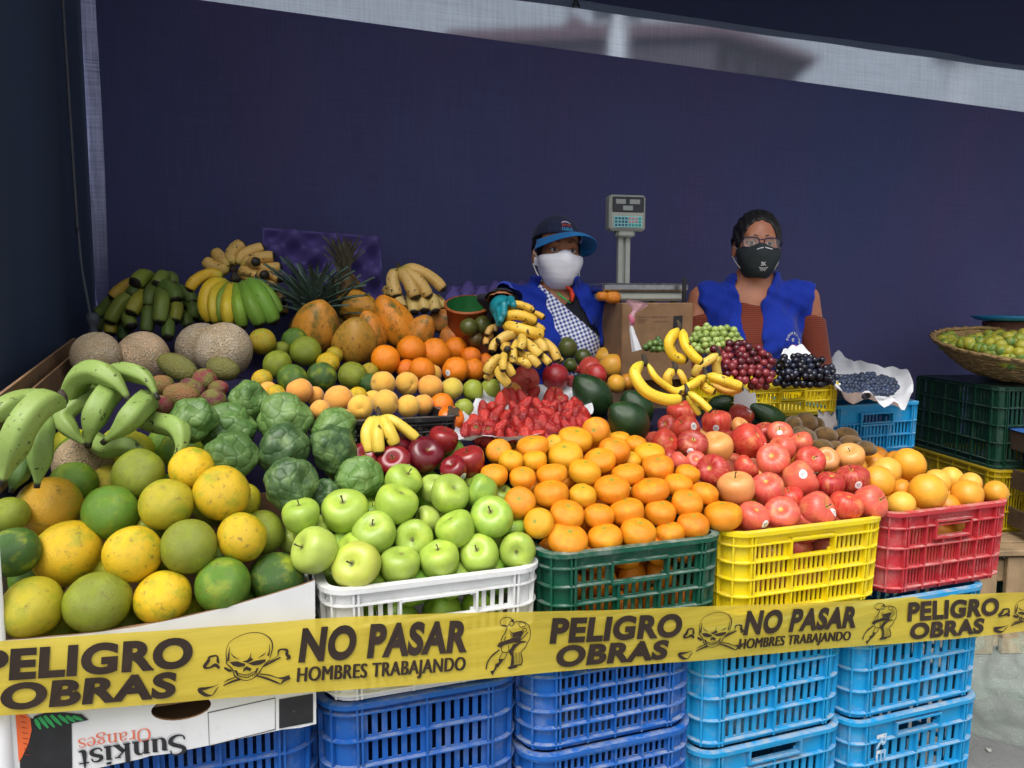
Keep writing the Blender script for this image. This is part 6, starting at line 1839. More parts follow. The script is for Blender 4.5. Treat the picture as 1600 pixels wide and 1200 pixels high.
# teal glove gripping the bananas
gx, gy, gz = (np.arange(-.085, .085, .0026) + glove_c.x, np.arange(-.12, .165, .0026) + glove_c.y, np.arange(-.075, .07, .0026) + glove_c.z)
G = grid_of(gx, gy, gz)
KP = lambda x, y, d: np.array(at_depth(740 + x / 7.5, 460 + y / 7.5, d))
wrist = np.array(W1) + np.array(A1[0][2]); palm = KP(330, 150, 2.14)
g_ = f_cap(G, wrist, palm, .030, .030)
g_ = smin(g_, f_cap(G, palm, KP(330, 190, 2.125), .026, .024), .02)
for (a, m_, b_, r0) in ((KP(380, 110, 2.13), KP(435, 60, 2.09), KP(468, 125, 2.055), .0100), (KP(330, 130, 2.12), KP(360, 120, 2.07), KP(355, 235, 2.05), .0100), (KP(300, 190, 2.12), KP(305, 190, 2.07), KP(318, 300, 2.05), .0098), (KP(280, 240, 2.12), KP(272, 250, 2.08), KP(300, 345, 2.06), .0088),
                      (KP(370, 150, 2.15), KP(440, 110, 2.17), KP(500, 150, 2.155), .0105)):
    f_ = smin(f_cap(G, a, m_, r0 * 1.1, r0), f_cap(G, m_, b_, r0, r0 * .88), .004)
    g_ = smin(g_, f_, .007)
go = net_obj('glove', gx - W1.x, gy - W1.y, gz, g_, plain_mat('teal_rubber', lin('#0f7a86'), .45, var=.15, scale=40, bump=.15), p1['e'])

# ---- the woman with glasses
l2 = at_depth(1180, 385, 2.72)
W2 = Vector((l2.x, l2.y, 0))
A2 = [((-.178, 0, 1.315), (-.235, -.02, 1.09), (-.15, -.17, .95)), ((.178, .0, 1.315), (.232, .015, 1.08), (.16, -.14, .93))]
p2 = person('person', W2, R(-2), 'person with glasses, black mask and blue vest over a rust ribbed top', (.004, -.005, l2.z - .002), (R(-6), R(3), R(-3)), skin_mat('warm_skin', lin('#b0765a')), A2, sh=.178, shz=1.325)
P, V, Q, H = p2['P'], p2['V'], p2['Q'], p2['H']
X, Y, Z = P[..., 0], P[..., 1], P[..., 2]
top = np.maximum(smax(V - .006, np.abs(X) - .150, .01), np.maximum(Z - (1.292 + .02 * np.abs(X) / .1), .72 - Z))
M_RUST = cloth_mat('rust_ribbed_top', lin('#7c3a2a'), 'rib', .3)
sub(p2, top, 'top', M_RUST)
for s, (a, el, wr) in zip((-1, 1), A2):
    sl = smin(f_cap(P, a, el, .056, .050), f_cap(P, el, np.array(el) * .4 + np.array(wr) * .6, .049, .042), .01)
    sl = np.maximum(sl, Z - (1.262 - .25 * s * (X - s * .19)))
    sub(p2, sl, 'sleeve', M_RUST)
lo_edge = np.interp(Z, [1.10, 1.29, 1.38], [-.058, -.060, -.075]); hi_edge = np.interp(Z, [1.10, 1.29, 1.40], [-.004, .004, .062])
opening = np.maximum(np.maximum(lo_edge - X, X - hi_edge), Y + .005)
vest = np.maximum(smax(V - .012, np.abs(X) - (.202 - .25 * np.clip(1.33 - Z, 0, .3)), .02), np.maximum(Z - 1.405, .78 - Z))
neckcut = f_ell(P, (.0, .01, 1.42), (.068, .085, .055))
vest = np.maximum(np.maximum(vest, -opening), -neckcut)
for s, (a, el, wr) in zip((-1, 1), A2): vest = np.maximum(vest, -f_cap(P, np.array(a) + np.array((s * .055, 0, -.06)), el, .060, .064))
vest = vest + FOLD(X, Y, Z)
vo = sub(p2, vest, 'vest', M_VEST)
sm = smin(H, f_ell(Q, (0, -.072, -.052), (.044, .036, .046)), .03)
mm = mask_field(Q, sm, .008, -.010, -.112, -.006, .012)
mk2 = sub(p2, mm, 'face_mask', mask_mat('black_cloth_mask', (.012, .020, .024), .08))
face_parts(p2, None)
hair = np.maximum(f_ell(Q, (0, .020, .032), (.083, .101, .098)), -f_ell(Q, (0, -.100, -.018), (.068, .104, .106)))
hair = np.maximum(hair, -f_ell(Q, (0, .0, -.130), (.2, .2, .085)))
for s in (-1, 1): hair = np.maximum(hair, -f_ell(Q, (s * .080, .014, -.014), (.03, .024, .036)))
hair = smin(hair, f_ell(Q, (.040, .085, .050), (.045, .04, .045)), .02)
hair = hair + .0035 * np.sin(Q[..., 0] * 260 + Q[..., 2] * 90) * np.sin(Q[..., 1] * 60)
sub(p2, hair, 'hair', M_HAIR)
for s in (-1, 1):
    for (za, zb) in ((-.020, -.002), (-.080, -.034)):
        vs, fs = tube_geo([h2l(p2, (s * .056, -.046, za)), h2l(p2, (s * .070, -.020, (za + zb) / 2)), h2l(p2, (s * .079, .004, zb))], .0015, 6); mk('mask_strap', vs, fs, M_STRAP, p2['e'])
# glasses
M_FRAME = plain_mat('dark_frame', (.025, .02, .06), .3)
m_, nt_, bs_ = mat_new('spectacle_lens'); bs_.inputs['Base Color'].default_value = (1, 1, 1, 1); bs_.inputs['Roughness'].default_value = .03
_b = NB(nt_); _t = _b.n('ShaderNodeBsdfTransparent'); _g = _b.n('ShaderNodeBsdfGlossy'); _g.inputs['Roughness'].default_value = .05; _x = _b.n('ShaderNodeMixShader'); _x.inputs[0].default_value = .10
_b.l(_t.outputs[0], _x.inputs[1]); _b.l(_g.outputs[0], _x.inputs[2]); _b.l(_x.outputs[0], nt_.nodes['Material Output'].inputs[0]); M_LENS = m_
glasses = empty('glasses', h2l(p2, (0, -.10, 0))); glasses.parent = p2['e']
go_ = Vector(glasses.location)
for s in (-1, 1):
    loop = []
    for i in range(28):
        a = 2 * math.pi * i / 28; cx_, cz_ = math.cos(a), math.sin(a)
        sq = (abs(cx_) ** 4 + abs(cz_) ** 4) ** -.25
        x = s * .034 + .0255 * cx_ * sq; z = .002 + .0165 * cz_ * sq
        loop.append(h2l(p2, (x, -.098 + .35 * x * x * 6, z)) - go_)
    vs, fs = tube_geo(loop + [loop[0], loop[1]], [.0017 + (.0010 if .1 < i / 28 < .42 else 0) for i in range(28)] + [.0017] * 2, 6, False); mk('frame', vs, fs, M_FRAME, glasses)
    mk('lens', loop, [tuple(range(28))], M_LENS, glasses, False)
    vs, fs = tube_geo([h2l(p2, (s * .060, -.088, .010)) - go_, h2l(p2, (s * .074, -.06, .008)) - go_, h2l(p2, (s * .080, .008, .004)) - go_], .0020, 6); mk('temple', vs, fs, M_FRAME, glasses)
vs, fs = tube_geo([h2l(p2, (-.009, -.099, .010)) - go_, h2l(p2, (0, -.101, .013)) - go_, h2l(p2, (.009, -.099, .010)) - go_], .0020, 6); mk('bridge', vs, fs, M_FRAME, glasses)
# print on the mask and the vest
def front_of(pp, field, x, z, off):
    i = int(np.argmin(np.abs(pp['xs'] - x))); k = int(np.argmin(np.abs(pp['zs'] - z)))
    col = field[i, :, k]; j = int(np.argmax(col < 0)) if (col < 0).any() else len(pp['ys']) // 2
    y = pp['ys'][j]
    if j > 0: a, b_ = col[j - 1], col[j]; y = pp['ys'][j - 1] + (pp['ys'][j] - pp['ys'][j - 1]) * a / (a - b_ + 1e-9)
    return Vector((x, y - off, z))
hz = float(p2['hc'][2])
M_WPRINT = flat('white_print', (.62, .64, .66))
ik = Ink(); ik.text('3K', -.013, .005, hz - .070, hz - .057, offset=.02); ik.stroke([(-.018, hz - .075), (-.010, hz - .077), (.004, hz - .077), (.012, hz - .075)], .0022); ik.stroke([(-.014, hz - .081), (.008, hz - .081)], .003); ik.stroke([(-.012, hz - .0855), (.006, hz - .0855)], .002)
ik.build('mask_print', lambda x, z: front_of(p2, mm, x, z, .0025), M_WPRINT, mk2)
ik = Ink(); ik.curve([(-.026, hz - .016), (-.016, hz - .012), (-.006, hz - .010)], .003); ik.curve([(.0, hz - .009), (.010, hz - .012), (.026, hz - .015)], .0035)
ik.build('nose_strip', lambda x, z: front_of(p2, mm, x, z, .003), flat('silver_strip', (.6, .58, .66)), mk2)
ec = (.100, 1.178)
ik = Ink()
for body, a0, a1 in (('FUND', 172, 118), ('MX', 104, 78), ('OCTUBRE', 64, -22)):
    n = len(body)
    for i, ch in enumerate(body):
        a = R(a0 + (a1 - a0) * i / max(1, n - 1)); ca, sa = math.cos(a - math.pi / 2), math.sin(a - math.pi / 2)
        c0 = (ec[0] + .024 * math.cos(a), ec[1] + .024 * math.sin(a))
        ik.text(ch, -.0026, .0026, -.0042, .0042, offset=.02, fn=lambda x, y, ca=ca, sa=sa, c0=c0: (c0[0] + x * ca - y * sa, c0[1] + x * sa + y * ca))
ik.text('E', ec[0] - .006, ec[0] + .004, ec[1] - .004, ec[1] + .006, offset=.02)
ik.build('vest_emblem', lambda x, z: front_of(p2, vest, x, z, .002), M_WPRINT, vo)
ik = Ink(); ik.text('AU', ec[0] - .014, ec[0] + .010, ec[1] - .022, ec[1] - .014, offset=.02); ik.build('vest_emblem', lambda x, z: front_of(p2, vest, x, z, .002), flat('pink_print', lin('#c02a70')), vo)
ik = Ink(); ik.poly([(-.128, 1.19), (-.088, 1.19), (-.088, 1.15), (-.128, 1.15)]); ik.build('vest_badge', lambda x, z: front_of(p2, vest, x, z, .002), flat('red_badge', lin('#a03a3a')), vo)
ik = Ink(); ik.ellipse(-.108, 1.17, .015, .013); ik.build('vest_badge', lambda x, z: front_of(p2, vest, x, z, .0032), flat('blue_badge', lin('#2f6aa8')), vo)
# ------------------------------------------------------------------ the printed cardboard box
M_KRAFT = plain_mat('brown_cardboard', lin('#8a6a4c'), .85, var=.2, scale=18, bump=.1, dirt=lin('#5e452e'), dirt_lo=.55, dirt_hi=.8)
M_BOXW = plain_mat('white_printed_cardboard', (.70, .71, .72), .6, var=.06, scale=10, dirt=(.42, .38, .33), dirt_lo=.60, dirt_hi=.80, dirt_scale=7)
M_BLACKP = plain_mat('black_print', (.018, .019, .022), .55, var=.3, scale=40, dirt=(.25, .25, .25), dirt_lo=.66, dirt_hi=.8, dirt_scale=30)
bx_s0, bx_s1, bx_z0 = -.535, -.018, .636
box_root = W((bx_s0 + bx_s1) / 2, .25, bx_z0)
cbx = empty('cardboard_box', box_root, 0, 'white printed cardboard fruit box, its lettering upside down, holding the mottled oranges', 'box')
Lx = lambda s, t, z: W(s, t, z) - box_root
def px_sz(u, v, t=0.0):
    p = at_t(u, v, t); return ST(p)[0], p.z
top_edge = [px_sz(u, v) for u, v in ((492, 907), (470, 915), (420, 930), (350, 950), (280, 966), (210, 980), (120, 992), (20, 1000))] + [(bx_s0, CAMZ - .47)]
def plate(name, outline, hole, t0, th, mat_front, mat_back, parent):
    """upright card with a curved outline and a real hole, front face at t0"""
    loops = [outline] + ([hole] if hole else [])
    flatp = [p for l_ in loops for p in l_]
    tris = tessellate_polygon([[Vector((p[0], p[1], 0)) for p in l_] for l_ in loops])
    n = len(flatp)
    vs = [Lx(p[0], t0, p[1]) for p in flatp] + [Lx(p[0], t0 + th, p[1]) for p in flatp]
    fs, mi = [], []
    for t in tris:
        a, b_, c = (Vector((*flatp[i], 0)) for i in t)
        tt = t if (b_ - a).cross(c - a).z > 0 else t[::-1]
        fs.append(tuple(tt)); mi.append(0); fs.append(tuple(n + i for i in tt[::-1])); mi.append(1)
    k = 0
    for l_ in loops:
        m_ = len(l_)
        for i in range(m_):
            a, b_ = k + i, k + (i + 1) % m_
            fs.append((a, b_, n + b_, n + a)); mi.append(1)
        k += m_
    o = mk(name, vs, fs, mat_front, parent, False); o.data.materials.append(mat_back)
    o.data.polygons.foreach_set('material_index', mi)
    return o
hole = [px_sz(283 + 47 * math.cos(a), 1106 - 6 * math.cos(a) - 19 * math.sin(a)) for a in np.linspace(0, 2 * math.pi, 25)[:-1]]
out = [(bx_s0, bx_z0 + .001)] + [px_sz(u, v + jit) for (u, v), jit in zip([(60, 1222), (120, 1207), (180, 1195), (215, 1187), (235, 1180), (260, 1180), (330, 1164), (400, 1148), (440, 1141), (470, 1136), (494, 1131)], (0, 1, -1, 0, 1, -2, 0, 1, -1, 1, 0))] + top_edge
fp = plate('front_panel', out, hole, 0.0, .005, M_BOXW, M_KRAFT, cbx)
plate('inner_flap', [(bx_s0 + .01, bx_z0 + .05), (bx_s1 - .01, bx_z0 + .05), (bx_s1 - .01, bx_z0 + .19), (bx_s0 + .01, bx_z0 + .175)], None, .0056, .004, M_KRAFT, M_KRAFT, cbx)
mb = MB()
rotS = Matrix.Rotation(STALL, 3, 'Z')
for nm, c, sz in (('side_panel', (bx_s1 - .0035, .254, bx_z0 + .10), (.005, .49, .195)), ('side_panel', (bx_s0 + .0035, .252, bx_z0 + .13), (.005, .49, .25)), ('back_panel', ((bx_s0 + bx_s1) / 2, .500, bx_z0 + .13), (.515, .005, .25)), ('base', ((bx_s0 + bx_s1) / 2, .25, bx_z0 + .004), (.505, .48, .006))):
    q = MB(); q.box(Lx(*c), sz, rotS); q.build(nm, M_BOXW if nm == 'side_panel' else M_KRAFT, cbx)
onb = lambda x, z: Lx(x, -.0012, z)
onb2 = lambda x, z: Lx(x, -.0020, z)
def pxink(): return Ink()
pz = lambda u, v: px_sz(u, v)
I = Ink()      # black areas and the ruled frame
I.poly([pz(*q) for q in ((30, 1120), (112, 1128), (113, 1205), (32, 1226))])
I.build('black_print', onb, M_BLACKP, fp); I = Ink()
I.poly([pz(*q) for q in ((436, 1092), (489, 1083), (489, 1128), (436, 1138))])
I.build('black_print', onb, M_BLACKP, fp); I = Ink()
fr = [pz(*q) for q in ((325, 1113), (430, 1090), (430, 1139), (327, 1165))]
I.stroke(fr, .0016, True)
I.build('ruled_frame', onb, M_BLACKP, fp)
I = Ink(); I.poly([pz(*q) for q in ((53, 1118), (70, 1113), (100, 1112), (128, 1115), (139, 1124), (118, 1128), (90, 1136), (66, 1139), (52, 1135))]); I.build('leaf_outline', onb2, M_BLACKP, fp)
I = Ink()
for (a, b_) in (((56, 1122), (64, 1138)), ((62, 1119), (76, 1136)), ((70, 1117), (86, 1135)), ((80, 1116), (97, 1132)), ((92, 1116), (108, 1129)), ((104, 1117), (118, 1127)), ((114, 1118), (130, 1124))):
    (x0, z0), (x1, z1) = pz(*a), pz(*b_); I.stroke([(x0, z0), ((x0 + x1) / 2, (z0 + z1) / 2), (x1, z1)], [.004, .0055, .002])
I.build('leaf_print', lambda x, z: Lx(x, -.0028, z), flat('green_print', lin('#2f9e58')), fp)
I = Ink(); I.poly([pz(*q) for q in ((24, 1108), (38, 1112), (48, 1122), (50, 1140), (45, 1160), (36, 1180), (30, 1190))]); I.build('orange_print', onb2, flat('orange_ink', lin('#e86a34')), fp)
I = Ink()
for k in range(8):
    x0, z0 = pz(33 + k * .9, 1118 + k * 8.4); I.stroke([(x0, z0), (x0 + .007, z0 - .003)], [.0012, .0004])
I.build('orange_shading', lambda x, z: Lx(x, -.0028, z), flat('dark_red_ink', lin('#8a2a14')), fp)
# upside-down lettering, drawn in a frame whose axes follow the box
def upside(u0, v0, u1, v1, hgt):
    """text runs from (u0,v0) leftwards to (u1,v1); letters hang downwards"""
    a, b_ = Vector(pz(u0, v0)), Vector(pz(u1, v1)); ex = (b_ - a); ey = Vector((0, -hgt))
    return lambda x, y: tuple(a + ex * x + ey * y)
def serif_word(I, word, fn, W_=None, thick=.16, thin=.05):
    """roman letters with thick stems, thin hairlines and slab serifs; unit cap height"""
    G = {'S': (.62, [([(.54, .74), (.50, .93), (.30, 1.0), (.10, .90), (.08, .72), (.22, .58), (.42, .46), (.54, .30), (.48, .10), (.28, .0), (.08, .08), (.05, .27)], [thin, thin, thick * .6, thick, thick, thick * 1.2, thick * 1.2, thick, thick, thick * .6, thin, thin])]),
         'u': (.62, [([(.14, .66), (.14, .22), (.20, .05), (.32, .02), (.44, .14)], [thick, thick, thick * .7, thin, thin]), ([(.46, .68), (.46, .0)], thick), ([(.02, .66), (.16, .66)], thin * 1.2), ([(.36, .66), (.48, .66)], thin * 1.2), ([(.44, .02), (.58, .02)], thin * 1.2)]),
         'n': (.64, [([(.14, .68), (.14, .0)], thick), ([(.16, .50), (.28, .65), (.40, .64), (.47, .48), (.47, .0)], [thin, thin, thick * .7, thick, thick]), ([(.02, .66), (.16, .66)], thin * 1.2), ([(.02, .02), (.26, .02)], thin * 1.3), ([(.36, .02), (.60, .02)], thin * 1.3)]),
         'k': (.62, [([(.14, 1.0), (.14, .0)], thick), ([(.18, .26), (.46, .64)], thin * 1.2), ([(.26, .38), (.50, .02)], thick), ([(.02, .98), (.16, .98)], thin * 1.2), ([(.02, .02), (.26, .02)], thin * 1.3), ([(.36, .65), (.56, .65)], thin * 1.2), ([(.38, .02), (.62, .02)], thin * 1.3)]),
         'i': (.32, [([(.15, .68), (.15, .0)], thick), ([(.15, .92), (.15, .80)], thick), ([(.03, .66), (.16, .66)], thin * 1.2), ([(.02, .02), (.29, .02)], thin * 1.3)]),
         's': (.46, [([(.38, .50), (.34, .64), (.20, .67), (.08, .58), (.10, .44), (.24, .36), (.36, .26), (.37, .10), (.22, .01), (.08, .06), (.05, .20)], [thin, thin, thick * .6, thick * .8, thick, thick, thick, thick * .8, thick * .5, thin, thin])]),
         't': (.40, [([(.16, .90), (.16, .18), (.22, .04), (.34, .06)], [thin, thick, thick, thin]), ([(.02, .65), (.34, .65)], thin * 1.3)]),
         'O': (.78, [([(.38, 1.0), (.14, .86), (.07, .5), (.14, .14), (.38, .0), (.62, .14), (.69, .5), (.62, .86), (.38, 1.0)], [thin, thick, thick, thick, thin, thick, thick, thick, thin])]),
         'r': (.46, [([(.14, .68), (.14, .0)], thick), ([(.16, .48), (.26, .64), (.40, .62)], [thin, thin, thick]), ([(.02, .66), (.16, .66)], thin), ([(.02, .02), (.28, .02)], thin)]),
         'a': (.54, [([(.10, .52), (.20, .66), (.36, .62), (.40, .45), (.40, .10), (.50, .02)], [thick, thin, thick * .6, thick, thick, thin]), ([(.40, .40), (.16, .32), (.08, .16), (.18, .01), (.40, .14)], [thin, thick * .6, thick, thin, thin])]),
         'g': (.54, [([(.26, .68), (.09, .48), (.24, .28), (.42, .46), (.26, .68)], [thin, thick, thin, thick, thin]), ([(.18, .28), (.12, .16), (.38, .10), (.48, -.06), (.28, -.22), (.06, -.12), (.14, .06)], [thin, thin, thick, thick, thin, thick, thin]), ([(.38, .62), (.52, .66)], thin)]),
         'e': (.50, [([(.10, .38), (.42, .38), (.38, .60), (.25, .67), (.10, .52), (.08, .24), (.22, .01), (.42, .14)], [thin, thin, thick, thin, thick, thick, thin, thin])])}
    tot = sum(G[c][0] for c in word); x = 0.0
    for c in word:
        w, strokes = G[c]
        for pts, wd in strokes:
            pp = [(x + px_, py_) for px_, py_ in pts]
            J = Ink()
            if len(pp) > 2: J.curve(pp, wd, n=max(14, len(pp) * 3))
            else: J.stroke(pp, wd)
            n = len(I.v); I.v += [fn(px_ / tot, py_) for px_, py_ in J.v]; I.f += [tuple(i + n for i in f) for f in J.f]
        x += w
I = Ink(); serif_word(I, 'Sunkist', upside(290, 1146, 120, 1173, .031)); I.build('box_lettering', onb2, M_BLACKP, fp)
I = Ink(); serif_word(I, 'Sunkist', upside(288, 1144.3, 118, 1171.3, .031), thick=.20, thin=.07); I.build('lettering_shadow', onb, flat('grey_ink', (.52, .53, .55)), fp)
I = Ink(); serif_word(I, 'Oranges', upside(235, 1136, 121, 1154, .0200), thick=.10, thin=.05); I.build('box_lettering', onb2, flat('orange_letter_ink', lin('#dd6a48')), fp)

# brown flaps of another box, upright against the left curtain
def at_s(u, v, s):
    r = ray(u, v); o = Vector((0, 0, CAMZ))
    return o + r * ((s - (o - ORG).dot(SX)) / Vector((r.x, r.y, 0)).dot(SX))
fl = [at_s(118, 528, -.50), at_s(112, 640, -.50), at_s(-30, 760, -.50), at_s(-30, 640, -.50)]
fe = empty('cardboard_carton', (fl[1] + fl[2]) / 2, 0, 'open brown cardboard carton standing along the left curtain', 'box')
Lf = loc_of(fe)
def slab(name, quad, n, th, mat, parent, inner=None):
    q = [Lf(p) for p in quad]; vs = q + [p + n * th for p in q]
    return mk(name, vs, [(0, 1, 2, 3), (7, 6, 5, 4), (0, 4, 5, 1), (1, 5, 6, 2), (2, 6, 7, 3), (3, 7, 4, 0)], mat, parent, False)
slab('side_panel', fl, -SX, .006, M_KRAFT, fe)
slab('flap', [p + SX * .016 + Vector((0, 0, -.022)) for p in fl], -SX, .005, M_KRAFT, fe)
c0, c1 = fl[0], fl[1]
slab('end_panel', [c0 + SX * .006, c1 + SX * .006, c1 + SX * .10 - Vector((0, 0, .01)), c0 + SX * .05 - Vector((0, 0, .08))], TX, .005, M_KRAFT, fe)

# ------------------------------------------------------------------ barrier tape
def tape_material():
    m, nt, bs = mat_new('yellow_barrier_tape')
    b = NB(nt); co = b.coords('Object', False)
    mp = b.n('ShaderNodeMapping'); b.l(co, mp.inputs[0]); mp.inputs['Scale'].default_value = (1.2, 1.2, 14)
    c = b.mix(b.ramp(b.noise(mp.outputs[0], 2.5, 4), .35, .7), lin('#e2ca4a'), lin('#d4bc42'))
    b.l(c, bs.inputs['Base Color']); bs.inputs['Roughness'].default_value = .28; bs.inputs['Specular IOR Level'].default_value = .5
    b.bump(b.noise(mp.outputs[0], 3, 3), .25, .01, bs.inputs['Normal'])
    tl_ = b.n('ShaderNodeBsdfTranslucent'); b.l(c, tl_.inputs[0])
    mx = b.n('ShaderNodeMixShader'); mx.inputs[0].default_value = .22; b.l(bs.outputs[0], mx.inputs[1]); b.l(tl_.outputs[0], mx.inputs[2])
    tp_ = b.n('ShaderNodeBsdfTransparent'); tp_.inputs[0].default_value = (1, .93, .35, 1)
    m2 = b.n('ShaderNodeMixShader'); m2.inputs[0].default_value = .20; b.l(mx.outputs[0], m2.inputs[1]); b.l(tp_.outputs[0], m2.inputs[2])
    b.l(m2.outputs[0], nt.nodes['Material Output'].inputs[0])
    return m
TT = -.024
_tt = [(-60, 1004), (0, 1000), (240, 985), (500, 968), (850, 955), (1135, 945), (1390, 937), (1600, 925), (1700, 920), (1860, 912)]
_tb = [(-60, 1121), (0, 1117), (240, 1101), (450, 1085), (820, 1055), (1130, 1028), (1535, 994), (1600, 987), (1700, 977), (1860, 962)]
_ts = [px_sz(u, v, TT) for u, v in _tt]; _bs = [px_sz(u, v, TT) for u, v in _tb]
def tape_pt(s, b_, off=0.0):
    zt = float(np.interp(s, [q[0] for q in _ts], [q[1] for q in _ts])); zb = float(np.interp(s, [q[0] for q in _bs], [q[1] for q in _bs]))
    t = TT + .006 * math.sin(s * 5.3 + 1) * b_ + .005 * math.sin(s * 11) * (b_ - .5) + .0022 * mnoise.noise(Vector((s * 9, b_ * 2.2, 1))) - off
    return W(s, t, zb + (zt - zb) * b_)
sA, sB = _ts[0][0], _ts[-1][0]
troot = tape_pt((sA + sB) / 2, .5)
te = empty('barrier_tape', troot, 0, 'yellow barrier tape printed with black warnings stretched across the front', 'tape')
NT = 260
vs = [tape_pt(sA + (sB - sA) * i / NT, j / 12) - troot for j in range(13) for i in range(NT + 1)]
fs = [(j * (NT + 1) + i, j * (NT + 1) + i + 1, (j + 1) * (NT + 1) + i + 1, (j + 1) * (NT + 1) + i) for j in range(12) for i in range(NT)]
mk('tape_band', vs, fs, tape_material(), te)
M_TINK = plain_mat('tape_ink', lin('#33241a'), .5, var=.25, scale=20)
def us(u, v=1030): return px_sz(u, v, TT)[0]
def skull(I, s0, s1):
    ox, w = s0, s1 - s0
    A = lambda x, y: (ox + (x - 100) / 1450 * w, .90 - (y - 70) / 1060 * .86)
    def C(pts, wd, n=24): I.curve([A(*p) for p in pts], wd, n=n)
    k = w / .14
    def lines(pts, wd, **kw):      # strokes drawn in metres: y in tape fractions is rescaled while mapping
        q = [A(*p) for p in pts]; J = Ink(); J.curve([(x, y * .095) for x, y in q], [a * k for a in wd] if isinstance(wd, list) else wd * k, n=26)
        n = len(I.v); I.v += [(x, y / .095) for x, y in J.v]; I.f += [tuple(i + n for i in f) for f in J.f]
    def fill_(pts): I.poly([A(*p) for p in pts])
    lines([(545, 560), (550, 330), (650, 180), (900, 85), (1110, 110), (1240, 220), (1265, 360), (1220, 540)], [.0022, .0008, .0007, .0009, .0011, .0018, .0020, .0012])
    lines([(600, 300), (580, 430), (570, 530)], [.0005, .0026, .003]); lines([(1225, 290), (1215, 420), (1190, 500)], [.0005, .0016, .003])
    lines([(615, 410), (660, 470), (740, 515)], [.0005, .0018, .0004]); lines([(1165, 440), (1110, 480), (1030, 520)], [.0004, .0018, .0004])
    fill_([(590, 550), (700, 545), (830, 600), (820, 640), (720, 645), (640, 615)]); fill_([(870, 600), (1000, 560), (1150, 550), (1150, 590), (1060, 635), (960, 640)])
    fill_([(930, 400), (920, 500), (960, 540), (870, 590), (780, 555), (860, 540), (905, 490)]); fill_([(850, 640), (930, 690), (900, 730), (840, 705), (790, 735), (800, 680)])
    lines([(530, 560), (600, 640), (640, 700), (660, 790), (760, 860), (850, 880), (950, 850), (1040, 770), (1090, 690), (1160, 620), (1220, 560)], [.0010, .0022, .0014, .0022, .0012, .0010, .0012, .0022, .0014, .0022, .0010])
    fill_([(650, 690), (700, 700), (730, 800), (700, 800)]); fill_([(1000, 690), (1040, 680), (1000, 770), (960, 790)])
    lines([(720, 750), (850, 785), (1000, 730)], [.0010, .0012, .0010]); lines([(730, 800), (850, 830), (970, 780)], [.0008, .0012, .0008])
    for x in range(740, 1000, 32): lines([(x, 750 + 30 * math.sin((x - 720) / 90)), (x + 2, 820)], .0009)
    lines([(505, 640), (580, 690), (630, 700)], [.003, .004, .001])
    for (a, b_, c, d) in (((1180, 640), (1340, 560), (1430, 590), (1400, 470)), ):
        lines([(1100, 680), (1250, 600), (1390, 540)], [.0012, .0034, .002]); lines([(1190, 600), (1300, 540), (1350, 500), (1360, 430), (1420, 405), (1500, 430), (1490, 500), (1540, 550), (1480, 580)], [.0008, .0008, .0012, .003, .002, .004, .005, .004, .002])
    lines([(430, 640), (370, 580), (280, 620), (200, 600), (270, 500), (290, 440), (400, 430), (410, 520), (430, 560)], [.004, .005, .0022, .0045, .005, .003, .0022, .0045, .001])
    lines([(480, 945), (600, 890), (740, 850)], [.0016, .0028, .003]); lines([(490, 890), (560, 850), (660, 815)], [.0006, .0018, .0012])
    lines([(410, 910), (340, 945), (220, 970), (110, 990), (200, 1080), (300, 1095), (360, 1020), (410, 950)], [.0004, .0010, .0035, .0055, .005, .0012, .0018, .0004])
    lines([(990, 810), (1150, 870), (1310, 950), (1380, 985), (1430, 930), (1530, 880), (1420, 890), (1330, 875), (1200, 820), (1050, 790)], [.002, .0030, .0026, .0012, .004, .006, .0035, .0012, .0018, .0016])
